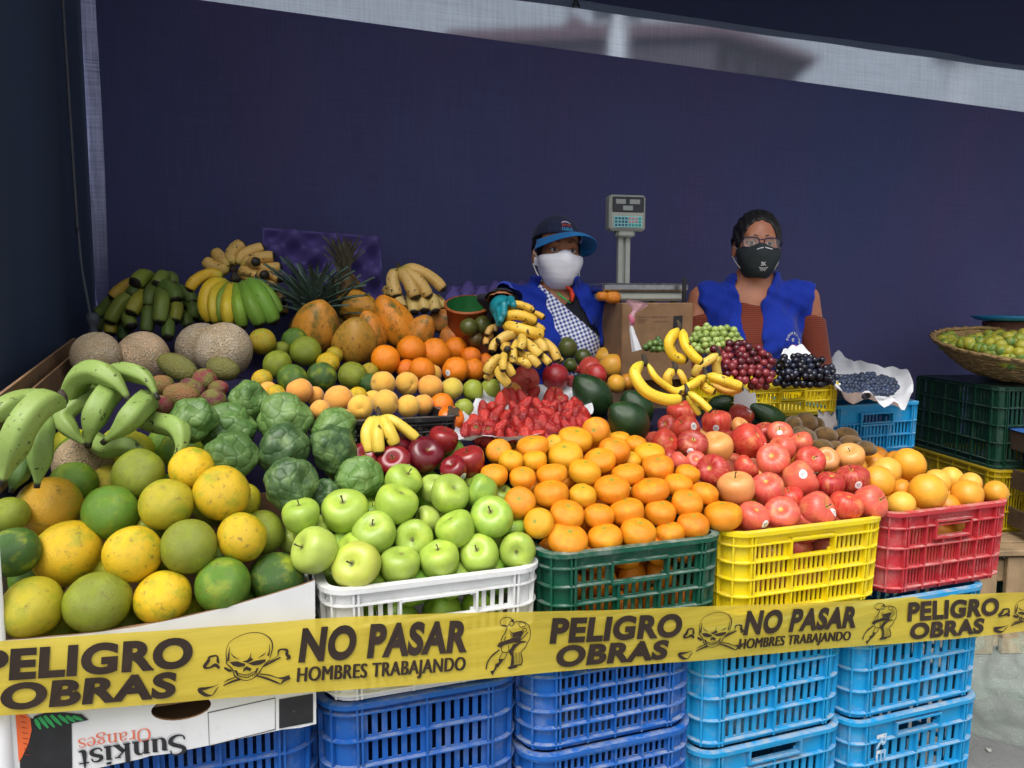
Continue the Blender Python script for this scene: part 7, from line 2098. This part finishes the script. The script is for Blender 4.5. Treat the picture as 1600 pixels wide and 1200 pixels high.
def worker(I, s0, s1):
    ox, w = s0, s1 - s0; k = w / .062
    A = lambda x, y: (ox + (x - 200) / 650 * w, .93 - (y - 180) / 870 * .86)
    def lines(pts, wd):
        q = [A(*p) for p in pts]; J = Ink(); J.curve([(x, y * .095) for x, y in q], [a * k for a in wd] if isinstance(wd, list) else wd * k, n=20)
        n = len(I.v); I.v += [(x, y / .095) for x, y in J.v]; I.f += [tuple(i + n for i in f) for f in J.f]
    def fill_(pts): I.poly([A(*p) for p in pts])
    lines([(590, 215), (540, 185), (460, 195), (415, 250), (440, 310), (520, 325), (560, 260), (590, 215)], .0008); fill_([(440, 300), (510, 305), (500, 332), (450, 325)]); fill_([(575, 215), (610, 215), (620, 270), (580, 260)])
    lines([(545, 290), (580, 330), (610, 290), (640, 260), (740, 262), (820, 310), (850, 400), (850, 510), (820, 580)], .0010)
    lines([(520, 330), (490, 420), (440, 500), (425, 555)], .0012); lines([(680, 290), (710, 345), (770, 330), (775, 290), (720, 265), (680, 290)], .0008); lines([(735, 390), (770, 425), (800, 390), (765, 365), (735, 390)], .0008)
    fill_([(540, 390), (600, 430), (720, 400), (760, 430), (720, 500), (600, 500), (590, 450)]); fill_([(400, 570), (600, 510), (720, 500), (700, 560), (780, 570), (800, 590), (690, 600), (620, 580), (480, 610), (420, 650), (365, 625)])
    lines([(820, 430), (760, 500), (700, 555)], .0012); lines([(560, 440), (590, 500), (540, 545)], .0010); lines([(500, 480), (470, 540)], .001)
    fill_([(600, 610), (720, 590), (660, 640), (590, 720), (610, 800), (600, 940), (560, 940), (575, 800), (530, 720)])
    lines([(820, 580), (770, 680), (715, 740), (735, 850), (720, 930), (610, 940)], .0011); lines([(640, 640), (600, 740), (610, 930)], .0008)
    for x in range(630, 730, 22): lines([(x, 740), (x - 4, 840), (x, 925)], .0006)
    fill_([(510, 975), (560, 940), (690, 940), (640, 985), (550, 1000)]); lines([(690, 950), (720, 940), (725, 920)], .001)
    lines([(430, 640), (440, 715), (525, 720), (535, 620)], .0010); lines([(440, 730), (400, 820), (465, 830), (515, 735)], .0010); fill_([(385, 825), (465, 825), (430, 880), (380, 950), (330, 960), (340, 900), (395, 870)])
    lines([(350, 950), (320, 1000), (280, 1040)], [.003, .002, .0055]); lines([(400, 680), (300, 760), (230, 860), (205, 970)], [.0016, .002, .0014, .0018])
def warn(pel, ob, skull_s, nop, hom, wk):
    def put(nm, fn):
        I = Ink(); fn(I); I.build(nm, lambda x, y: tape_pt(x, y, .0024) - troot, M_TINK, te)
    if pel: put('warning_word', lambda I: I.text('PELIGRO', us(pel[0]), us(pel[1]), .47, .90, shear=.012, offset=.05, spacing=1.08))
    if ob: put('warning_word', lambda I: I.text('OBRAS', us(ob[0]), us(ob[1]), .075, .44, shear=.018, offset=.05, spacing=1.08))
    if skull_s: put('skull_emblem', lambda I: skull(I, us(skull_s[0]), us(skull_s[1])))
    if nop:
        put('warning_word', lambda I: I.text('NO PASAR', us(nop[0]), us(nop[1]), .42, .90, shear=.018, offset=.05, spacing=1.08))
        Ih = Ink(); k_ = []
        for j_, dx in enumerate((-.0011, -.0004, .0004, .0011)):
            n_ = len(Ih.v); Ih.text('HOMBRES TRABAJANDO', us(hom[0]) + dx, us(hom[1]) + dx, .10, .36, shear=.012, offset=0.0, spacing=1.06); k_ += [j_] * (len(Ih.v) - n_)
        mk('warning_word', [tape_pt(x, y, .0020 + .0002 * j_) - troot for (x, y), j_ in zip(Ih.v, k_)], Ih.f, M_TINK, te, False)
    if wk: put('worker_emblem', lambda I: worker(I, us(wk[0]), us(wk[1])))
warn((-32, 302), (-2, 274), (308, 454), (470, 733), (464, 726), (758, 828))
warn((860, 1062), (869, 1042), (1058, 1158), (1160, 1336), (1152, 1326), (1345, 1398))
warn((1416, 1556), (1418, 1534), (1549, 1649), None, None, None)
# posts that hold the tape at both ends
for (sp_, lb_) in ((us(8) - .020, 'white round post at the lower left edge holding the barrier tape'), (sB - .01, 'white round post holding the right end of the barrier tape, outside the picture')):
    pe = empty('tape_post', W(sp_, TT + .026, 0), 0, lb_, 'post')
    mb = MB(); mb.tube([(0, 0, .02), (0, 0, CAMZ - .30)], .016, 18); mb.build('post', plain_mat('white_post_paint', (.72, .73, .75), .5, var=.08, scale=8), pe, True)
    mb = MB(); mb.tube([(0, 0, 0), (0, 0, .022)], .09, 24); mb.build('foot', plain_mat('post_foot', (.3, .3, .3), .6), pe, False)

# ------------------------------------------------------------------ weighing scale on a cardboard box
sd = 2.50
sb = at_depth(1002, 548, sd)
box2 = empty('cardboard_box', Vector((sb.x, sb.y + .11, 0)), R(14), 'plain brown cardboard box under the weighing scale', 'box')
zt = at_depth(1002, 473, sd).z
mb = MB(); mb.bbox((-.004, -.03, zt - .12), (.236, .30, .24), .003); mb.build('carton', M_KRAFT, box2)
mb = MB(); mb.box((0, 0, (zt - .24) / 2), (.28, .26, zt - .243)); mb.build('stand', wood_m, box2)
I = Ink()
for (x0, x1, z_) in ((-.075, -.035, .042), (-.028, .03, .042), (-.070, -.045, .056), (-.02, .03, .056), (-.072, -.04, .050)):
    x = x0
    while x < x1:
        I.stroke([(x, zt - z_ - .0035), (x + .0012, zt - z_ + .0005), (x + .0025, zt - z_ - .0035)], .0011); x += .0042
I.stroke([(.035, zt - .14), (.068, zt - .14), (.068, zt - .09), (.035, zt - .09)], .001, True); I.curve([(.060, zt - .105), (.050, zt - .098), (.043, zt - .107), (.048, zt - .122), (.060, zt - .122), (.060, zt - .113), (.052, zt - .113)], .003)
I.build('carton_print', lambda x, z: Vector((x, -.1812, z)), flat('faded_red_ink', (.10, .05, .04)), box2)
M_SBODY = plain_mat('scale_plastic', lin('#9fa39c'), .5, var=.08); M_STEEL = plain_mat('brushed_steel', (.42, .43, .46), .3, .9, var=.15, scale=60); M_SDARK = plain_mat('scale_dark', (.02, .022, .03), .35)
sc = empty('weighing_scale', Vector((sb.x + .022, sb.y + .12, zt)), R(12), 'grey weighing scale with display on a column and steel pan, between the women', 'scale')
mb = MB(); mb.bbox((-.04, 0, .020), (.262, .24, .030), .008); mb.build('base', M_SBODY, sc)
for sx in (-.15, .07):
    for sy in (-.09, .09):
        q = MB(); q.tube([(sx, sy, 0), (sx, sy, .008)], .012, 10); q.build('foot', M_SDARK, sc)
mb = MB(); mb.bbox((-.04, 0, .048), (.285, .262, .026), .006); mb.build('pan', M_STEEL, sc)
zc = at_depth(985, 358, sd).z - zt
mb = MB(); mb.bbox((-.047, .10, (zc + .03) / 2), (.017, .02, zc - .03), .002); mb.bbox((-.021, .10, (zc + .03) / 2), (.017, .02, zc - .03), .002); mb.box((-.034, .106, (zc + .03) / 2), (.010, .010, zc - .034)); mb.build('column', M_SBODY, sc)
mb = MB(); mb.bbox((-.034, .09, zc), (.058, .04, .024), .005); mb.tube([(-.068, .09, zc), (.0, .09, zc)], .010, 12); mb.build('bracket', M_SBODY, sc)
hz_ = zc + .066
hd = MB(); hd.bbox((-.034, .085, hz_), (.128, .050, .118), .008); hdo = hd.build('display_head', M_SBODY, sc)
mb = MB(); mb.bbox((-.034, .0585, hz_ + .027), (.110, .004, .050), .0015); mb.build('screen', M_SDARK, hdo)
for (x, z, w) in ((-.061, .036, .034), (-.012, .036, .036), (-.036, .015, .034)):
    q = MB(); q.box((x, .0558, hz_ + z), (w, .002, .015)); q.build('readout', plain_mat('lcd_grey', lin('#8f9694'), .3, var=.05), hdo)
mb = MB(); mb.bbox((-.034, .0585, hz_ - .030), (.100, .004, .038), .0015); mb.build('keypad', plain_mat('pale_cyan_keypad', lin('#8cc4c4'), .45, var=.05), hdo)
kk = plain_mat('key_blue', lin('#24607c'), .5); kr = plain_mat('key_red', lin('#c08a94'), .5); kt = plain_mat('key_teal', lin('#2a9a98'), .5)
for r_ in range(3):
    for c_ in range(8):
        q = MB(); q.bbox((-.076 + c_ * .0118, .0558, hz_ - .019 - r_ * .0108), (.0085, .0025, .0075), .0008)
        q.build('key', kk if c_ < 4 else (kt if r_ == 2 or c_ == 7 else kr), hdo)
# two mandarins, black bag strap and pink-tied plastic bag near the scale
for (u, v, rx, ry, lb) in ((941, 463, 10, 9, 'mandarin tucked behind its neighbour at the left of the scale'), (957, 465, 13, 9.5, 'mandarin lying on the box at the left front of the scale')):
    d = 2.45; o = obj('mandarin', fmesh('mandarin', 0, 'mandarin')); r = rx * d / FPX; o.scale = (r, r, r); o.location = at_depth(u, v, d); o.color = S_('#d07a1c'); tag(o, lb, 'mandarin', 'two mandarins by the scale')
bq = at_depth(1069, 456, 2.46); bg = empty('black_bag', bq - Vector((0, 0, .17)), R(10), 'black bag with a stiff upright handle beside the scale', 'bag')
mb = MB(); mb.bbox((0, 0, .17), (.014, .010, .09), .004); mb.build('handle', plain_mat('black_webbing', (.012, .012, .014), .8), bg, True)
mb = MB(); mb.bbox((-.035, 0, .075), (.08, .05, .08), .02); mb.build('pouch', plain_mat('black_nylon', (.012, .012, .015), .7), bg, False)
m_, nt_, bs_ = mat_new('clear_pink_plastic'); bs_.inputs['Base Color'].default_value = (.75, .45, .52, 1); bs_.inputs['Roughness'].default_value = .25; bs_.inputs['Alpha'].default_value = .55; M_PINKB = m_
pb = at_depth(988, 500, 2.28); pk = empty('plastic_bag', pb, 0, 'twisted clear plastic bag tied with pink in front of the brown box', 'bag')
def px2(u, v, d=2.28): return at_depth(u, v, d) - pb
vs, fs = tube_geo(smooth_path([px2(996, 472), px2(993, 484), px2(988, 492), px2(987, 500), px2(986, 512)], 14), [.030, .026, .020, .012, .008, .006, .006, .007, .008, .008, .007, .006, .006, .005, .004], 18, False, lambda a: 1 + .28 * math.sin(a * 7)); mk('bag_top', vs, fs, M_PINKB, pk)
vs, fs = tube_geo(smooth_path([px2(986, 508), px2(988, 520), px2(991, 532), px2(995, 548)], 10), [.004, .005, .006, .007, .007, .008, .009, .010, .011, .012, .013], 14, False, lambda a: 1 + .3 * math.sin(a * 5)); mk('bag_tail', vs, fs, M_PAPER, pk)
vs, fs = tube_geo([px2(984, 492), px2(988, 500), px2(987, 508)], [.006, .009, .006], 12); mk('tie', vs, fs, flat('pink_tie', lin('#c0607a')), pk)

# ------------------------------------------------------------------ right side of the stall
# small yellow crate of black grapes, on the light blue crate beside the paper tray
def crate_at(u0, v0, u1, t, color, d, h, label, **kw):
    a, b_ = at_t(u0, v0, t), at_t(u1, v0, t); w = ST(b_)[0] - ST(a)[0]
    c = W((ST(a)[0] + ST(b_)[0]) / 2, t + d / 2, a.z - h)
    return crate(c, STALL, color, w, d, h, label, 'crates of the second row on the right', **kw), a.z, ST(a)[0], w
sy, zy, sy0, wy = crate_at(1162, 603, 1309, .60, 'yellow', .30, .095, 'small yellow crate holding the grapes', rows=2, bays=3, slots=6, handle=(.038, .052, .076), top_blank=.022, taper=.02, r=.02)
lbc, zl, sl0, wl_ = crate_at(1300, 634, 1434, .62, 'cyan', .36, .155, 'light blue crate under the paper tray of dark berries', rows=2, bays=3, slots=6, handle=(.060, .092, .122), top_blank=.06, taper=.02, r=.02)
# supports under both
for (s0, w, z, lb, col, t0) in ((sy0, wy, zy - .097, 'dark green crate under the small yellow grape crate', 'deepgreen', .60), (sl0, wl_, zl - .157, 'dark green crate under the light blue crate', 'deepgreen', .63)):
    crate(W(s0 + w / 2, t0 + .17, z - .32), STALL, col, w - .01, .32, .318, lb, 'hidden support crates', rows=5, bays=3, slots=5)
    crate(W(s0 + w / 2, t0 + .17, 0), STALL, col, w - .01, .32, z - .322, lb.replace('under', 'on the ground under'), 'hidden support crates', rows=4, bays=3, slots=5)
# steel bowl, paper and dark berries
bowlc = W(sl0 + wl_ * .42, .62 + .15, zl + .035)
vs, fs = lathe([(.165, .030), (.172, .030), (.150, .0), (.10, -.03), (.0, -.035)], 40); bo = mk('steel_bowl', vs, fs, M_STEEL, None, True, bowlc); tag(bo, 'shallow steel bowl under the white paper on the light blue crate', 'bowl')
opx = [(1288, 600), (1310, 632), (1350, 638), (1395, 642), (1424, 630), (1422, 598), (1395, 582), (1350, 574), (1318, 566), (1290, 572)]
ol = [at_z(1356 + (u - 1356) * .93, 604 + (v - 604) * .93, zl + .045) for u, v in opx]
paper('paper_sheet', 'crumpled white paper lining the steel bowl of dark berries', ol, None, .022, fold=.05)
bsp = scatter([(1310, 592), (1330, 585), (1365, 584), (1395, 592), (1405, 606), (1395, 617), (1350, 620), (1312, 614)], 6.0, .0, 9)
for (u, v, dd) in bsp:
    p = at_z(u, v, zl + .064 - (.012 if dd > .01 else 0) + .010 * math.sin(max(0, min(1, (u - 1305) / 105)) * math.pi)); o = obj('dark_berry', fmesh('berry', 0, 'bloom'), None, p); r = rnd.uniform(4.0, 4.9) * cam_depth(p) / FPX; o.scale = (r, r, r * 1.1); o.rotation_euler = (rnd.uniform(0, 3), rnd.uniform(0, 3), 0); o.color = S_(rnd.choice(['#141a30', '#1c2440', '#0f1424']))
    tag(o, 'small dark blue berry heaped on white paper beside the black grapes', 'berry', 'dark blue berries on white paper')
pa = [at_depth(u, v, d_) for u, v, d_ in ((1222, 560, 2.22), (1228, 546, 2.24), (1240, 540, 2.26), (1254, 541, 2.25), (1268, 556, 2.22), (1262, 580, 2.18), (1230, 582, 2.18))]
paper('paper_sheet', 'white paper sticking up behind the black grapes', pa, None, .0, fold=.03, freq=.10)
pa = [at_t(u, v, .55) for u, v in ((1150, 612), (1170, 612), (1182, 628), (1178, 642), (1158, 640), (1148, 628))]
ps = paper('paper_sheet', 'white printed label under the bananas beside the small yellow crate', pa, None, .004, fold=.02)
pa = [at_t(u, v, .50) for u, v in ((1278, 650), (1300, 648), (1308, 662), (1300, 672), (1282, 668))]
paper('paper_sheet', 'crumpled white paper behind the kiwi fruit', pa, None, .004, fold=.03)
# dark purple cloth between the kiwi fruit and the passion fruit
pc = [W(1.02, .47, CAMZ - .38), W(1.50, .52, CAMZ - .395), W(1.50, .62, CAMZ - .40), W(1.02, .62, CAMZ - .36)]
def clothfn(a, c):
    p = pc[0].lerp(pc[1], a).lerp(pc[3].lerp(pc[2], a), c); return p + Vector((0, 0, .012 * math.sin(a * 17) * math.sin(c * 5 + a * 3) + .05 * c * (1 - a)))
co_ = sheet('purple_cloth', clothfn, 30, 10, fabric_mat('violet_cloth', lin('#2f2a58'), lin('#3a3368'))); tag(co_, 'crumpled violet cloth between the kiwi fruit and the passion fruit', 'cloth')
# bottle green crate turned over, carrying the basket
N_ = at_depth(1562, 606, 3.05); F_ = at_depth(1428, 586, 3.60); F_.z = N_.z
ydir = (F_ - N_).normalized(); ydir.z = 0; xdir = Vector((ydir.y, -ydir.x, 0)); gz0 = at_depth(1562, 735, 3.05).z
rot_g = math.atan2(xdir.y, xdir.x); Lg_ = (F_ - N_).length; wg = .42
gc = (N_ + F_) / 2 + xdir * wg / 2
crate(Vector((gc.x, gc.y, gz0)), rot_g, 'deepgreen', wg, Lg_, N_.z - gz0, 'overturned bottle green crate carrying the lime basket', 'crates at the right side', rows=4, bays=4, slots=4, top_blank=.03, taper=.03, r=.03, slot_frac=.45, flip=True)
crate(Vector((gc.x, gc.y, gz0 - .252)), rot_g, 'dullyellow', wg + .02, Lg_ + .03, .25, 'old yellow crate under the overturned bottle green crate', 'crates at the right side', rows=3, bays=4, slots=7, top_blank=.03, taper=.02, r=.03)
crate(Vector((gc.x, gc.y, 0)), rot_g, 'deepgreen', wg, Lg_, gz0 - .254, 'dark crate on the ground under the old yellow crate', 'crates at the right side', rows=4, bays=4, slots=5, top_blank=.03, taper=.02, r=.03)
# basket of limes
bkc = at_depth(1592, 548, 3.27); zb_ = N_.z + .004
M_WICK = plain_mat('wicker', lin('#a98a58'), .8, var=.35, scale=40, bump=.3)
BT = R(10)
bke = empty('wicker_basket', Vector((bkc.x, bkc.y, zb_ + .034)), 0, 'wide straw basket heaped with limes at the right edge', 'basket')
bke.rotation_euler = (BT, 0, 0)
BH = .112
def rim_plane(u, v, lift):
    r = ray(u, v); o = Vector((0, 0, CAMZ)); n = Vector((0, -math.sin(BT), math.cos(BT))); c = Vector((bkc.x, bkc.y, zb_ + .034)) + n * (BH + lift)
    return o + r * ((c - o).dot(n) / r.dot(n))
def bw_r(t): return .19 + .138 * t ** .8
mb = MB()
vs, fs = lathe([(bw_r(1) - .012, BH), (bw_r(.5) - .010, BH * .5), (bw_r(0) - .01, .006), (0, .005)], 48); mk('lining', vs, fs, M_WICK, bke)
for k in range(11):
    t = k / 10; z = .008 + BH * t; r = bw_r(t)
    pts = []
    for i in range(96):
        a = 2 * math.pi * i / 96; w_ = .0035 * math.cos(24 * a + math.pi * (k % 2))
        pts.append((math.cos(a) * (r + w_), math.sin(a) * (r + w_), z + .002 * math.sin(11 * a + k)))
    vs, fs = tube_geo(pts + [pts[0]], .0062 if k < 10 else .009, 6, False); mk('woven_strand', vs, fs, M_WICK, bke)
for k in range(48):
    a = 2 * math.pi * k / 48
    q = MB(); q.tube([(math.cos(a) * bw_r(t), math.sin(a) * bw_r(t), .006 + BH * t) for t in (0, .33, .66, 1.0)], .0035, 5); q.build('stake', M_WICK, bke, True)
mb = MB()
for k in range(40):
    a = 2 * math.pi * k / 40; mb.tube([(math.cos(a + d_) * (bw_r(1) + o_), math.sin(a + d_) * (bw_r(1) + o_), BH + .008 + h_) for d_, o_, h_ in ((-.06, -.004, 0), (0, .012, .006), (.07, -.002, .003))], .005, 6)
mb.build('braided_rim', M_WICK, bke, True)
LC = [('#b5b040', 'yellow'), ('#8fa23c', 'yellow-green'), ('#64883a', 'green'), ('#a9a83c', 'pale yellow')]
LR = [[(1541, 569), (1556, 571), (1571, 572), (1588, 571), (1600, 572)], [(1503, 560), (1520, 555), (1536, 556), (1550, 559), (1563, 563), (1578, 561), (1594, 560)], [(1476, 538), (1494, 542), (1511, 545), (1528, 546), (1545, 546), (1560, 549), (1575, 548), (1590, 552)],
      [(1492, 535), (1505, 536), (1519, 532), (1531, 534), (1546, 537), (1562, 540), (1579, 535), (1595, 540)], [(1558, 533), (1575, 527), (1592, 530), (1600, 522)]]
zrow = [.018, .026, .032, .038, .042]
for ri, rw in enumerate(LR):
    for k, (u, v) in enumerate(rw):
        p = rim_plane(u, v, zrow[ri])
        if (Vector((p.x, p.y)) - Vector((bkc.x, bkc.y))).length > .305:
            dv = (Vector((p.x, p.y)) - Vector((bkc.x, bkc.y))).normalized() * .30; p = Vector((bkc.x + dv.x, bkc.y + dv.y, p.z))
        c_ = rnd.choice(LC); o = obj('lime', fmesh('oval', rnd.randrange(3), 'lime'), None, p); r = rnd.uniform(8.2, 10.2) * cam_depth(p) / FPX; o.scale = (r, r, r * 1.1); o.rotation_euler = (rnd.uniform(0, 3), rnd.uniform(0, 3), 0); o.color = S_(c_[0])
        tag(o, '%s lime in the straw basket, %s from left in the %s' % (c_[1], ORD[k], ROWN[ri]), 'lime', 'limes in the straw basket')
for k in range(120):
    a, r_ = rnd.uniform(0, 6.28), .285 * math.sqrt(rnd.random()); p = Vector((bkc.x + r_ * math.cos(a), bkc.y + r_ * math.sin(a), zb_ + .034 + BH - .012 + .02 * (1 - r_ / .3) + r_ * math.sin(a) * math.tan(BT)))
    c_ = rnd.choice(LC); o = obj('lime', fmesh('oval', rnd.randrange(3), 'lime'), None, p); r = .024; o.scale = (r, r, r * 1.1); o.rotation_euler = (rnd.uniform(0, 3), rnd.uniform(0, 3), 0); o.color = S_(c_[0])
    tag(o, 'lime half buried among the others in the straw basket', 'lime', 'limes buried in the straw basket')
pl = at_depth(1600, 513, 3.52)
vs, fs = lathe([(.18, .022), (.186, .024), (.150, .004), (.11, .0), (0, .0)], 40); o = mk('plastic_plate', vs, fs, plain_mat('light_blue_plate', lin('#2f9cd0'), .4), None, True, pl + Vector((.02, .1, .03))); tag(o, 'light blue plastic plate behind the limes at the right edge', 'plate')
q = MB(); q.tube([Vector((pl.x + .02, pl.y + .1, N_.z + .004)), pl + Vector((.02, .1, .028))], [.11, .13], 30); tag(q.build('clay_bowl', plain_mat('brown_bowl', lin('#6a4234'), .6), None, True), 'reddish brown bowl under the light blue plate behind the basket', 'bowl')
# wooden crate with blue cloth at the far right, pallet and plastic bag low down
M_WOOD = plain_mat('old_crate_wood', lin('#6e5844'), .85, var=.35, scale=9, bump=.2, dirt=lin('#3a2c20'), dirt_lo=.5, dirt_hi=.8)
wz = at_depth(1590, 690, 2.85).z; pz0 = at_depth(1575, 870, 2.80).z
wr = empty('wooden_crate', Vector((at_depth(1577, 800, 2.85).x + .37, 3.0, pz0 + .004)), R(-4), 'old wooden slat crate at the right edge under the blue cloth', 'crate')
wh = wz - pz0
for sx in (-.19, .19):
    for sy_ in (-.12, .12):
        q = MB(); q.box((sx, sy_, wh / 2), (.04, .04, wh)); q.build('corner_post', M_WOOD, wr)
for k in range(3):
    z = .05 + k * (wh - .1) / 2
    for (c, s_) in (((0, -.147, z), (.42, .012, .075)), ((-.217, 0, z + .015), (.012, .27, .07)), ((.217, 0, z + .015), (.012, .27, .07)), ((0, .147, z), (.42, .012, .075))):
        q = MB(); q.box(c, s_, Matrix.Rotation(rnd.uniform(-.02, .02), 3, 'Y')); q.build('slat', M_WOOD, wr)
q = MB(); q.box((-.05, -.160, wh * .5), (.42, .012, .05), Matrix.Rotation(.85, 3, 'Y')); q.build('diagonal_slat', M_WOOD, wr)
def drape(a, c):
    x = -.225 + .45 * a + .006 * math.sin(c * 8)
    y, dz = (-.170 - .004 * math.sin(a * 14), -.085 * (1 - c / .3)) if c < .3 else (-.170 + (c - .3) * .48, 0)
    return wr.location + Matrix.Rotation(R(-4), 3, 'Z') @ Vector((x, y, wh + .006 + dz + .003 * math.sin(a * 20)))
o = sheet('blue_cloth', drape, 24, 20, cloth_mat('blue_cloth', lin('#1f5fae'))); tag(o, 'blue cloth draped over the old wooden crate at the right edge', 'cloth')
M_PAL = plain_mat('pale_pallet_wood', lin('#b09470'), .8, var=.3, scale=10, bump=.2, dirt=lin('#6a5440'), dirt_lo=.52, dirt_hi=.8)
pal = empty('wooden_pallet', Vector((at_depth(1545, 950, 2.82).x + .30, 2.83, 0)), R(3), 'pale wooden box of upright planks on the ground at the right edge', 'wooden box')
for x, h_ in ((-.265, -.05), (-.145, 0), (-.03, -.02), (.09, .0), (.20, -.03)):
    q = MB(); q.bbox((x, 0, (pz0 + h_ - .03) / 2), (.085, .022, pz0 + h_ - .034), .003, Matrix.Rotation(rnd.uniform(-.01, .01), 3, 'Y')); q.build('plank', M_PAL, pal)
for z in (.06, pz0 - .09):
    q = MB(); q.bbox((-.03, .026, z), (.56, .026, .08), .003); q.build('cross_plank', M_PAL, pal)
for y in (.02, .13, .24, .34):
    q = MB(); q.bbox((-.03, y, pz0 - .012), (.58, .09, .022), .003); q.build('top_board', M_PAL, pal)
for x in (-.29, .23):
    q = MB(); q.bbox((x, .20, pz0 / 2 - .014), (.022, .33, pz0 - .03), .003); q.build('side_board', M_PAL, pal)
# clear plastic bag lying crumpled on the ground
def bag_mat():
    m, nt, bs = mat_new('clear_plastic_film'); b = NB(nt); co = b.coords('Object', False)
    bs.inputs['Base Color'].default_value = (.70, .80, .74, 1); bs.inputs['Roughness'].default_value = .10; bs.inputs['Specular IOR Level'].default_value = .8
    b.bump(b.noise(co, 14, 4, .6), .9, .04, bs.inputs['Normal'])
    tr = b.n('ShaderNodeBsdfTransparent'); tr.inputs[0].default_value = (.93, .97, .94, 1); mx = b.n('ShaderNodeMixShader'); mx.inputs[0].default_value = .90
    b.l(bs.outputs[0], mx.inputs[1]); b.l(tr.outputs[0], mx.inputs[2]); b.l(mx.outputs[0], nt.nodes['Material Output'].inputs[0]); return m
bgr = at_z(1590, 1130, .0); bgr.z = .006
def bagfn(a, c):
    an = a * 2 * math.pi; w_ = .05 + .15 * math.sin(min(1, c * 1.1) * math.pi / 2)
    p = Vector((math.cos(an) * w_, math.sin(an) * w_ * .75 + .10 * (1 - c), .24 * (1 - c) ** 1.2))
    n_ = mnoise.noise(Vector((math.cos(an) * 2.6, math.sin(an) * 2.6 + c * 2, c * 4)))
    p += Vector((math.cos(an), math.sin(an), .4)) * .05 * n_
    p.z = max(p.z, 0); return p
o = sheet('plastic_bag', bagfn, 56, 24, bag_mat()); o.location = bgr; tag(o, 'crumpled clear plastic bag on the ground at the lower right', 'bag')
# small stone and worn lettering on the crate
I = Ink(); I.text('RE', 0, .062, 0, .030, offset=.02)
stc = W((1.085 + 1.455) / 2, -.005 + CD / 2, .674 - .2625 * 2)
def on_corner(x, y):
    return W(1.150 + y * .9, -.0165 + .001, .375 - x)
I.build('worn_lettering', lambda x, y: on_corner(x, y) - stc, wl_m, None)
lt = bpy.data.objects['worn_lettering']
for o in bpy.data.objects:
    if o.get('label', '').startswith('light blue crate with worn white lettering'):
        lt.parent = o; lt.matrix_parent_inverse = Matrix.Rotation(-STALL, 4, 'Z')
vs, fs = lathe(sph_profile(8, .6), 12, wob(.4, 1.5, 5)); o = mk('pebble', [Vector(v) * .008 for v in vs], fs, flat('grey_stone', (.4, .4, .38)), None, True, at_z(1545, 1172, .004)); tag(o, 'small pale pebble on the ground at the lower right', 'pebble')
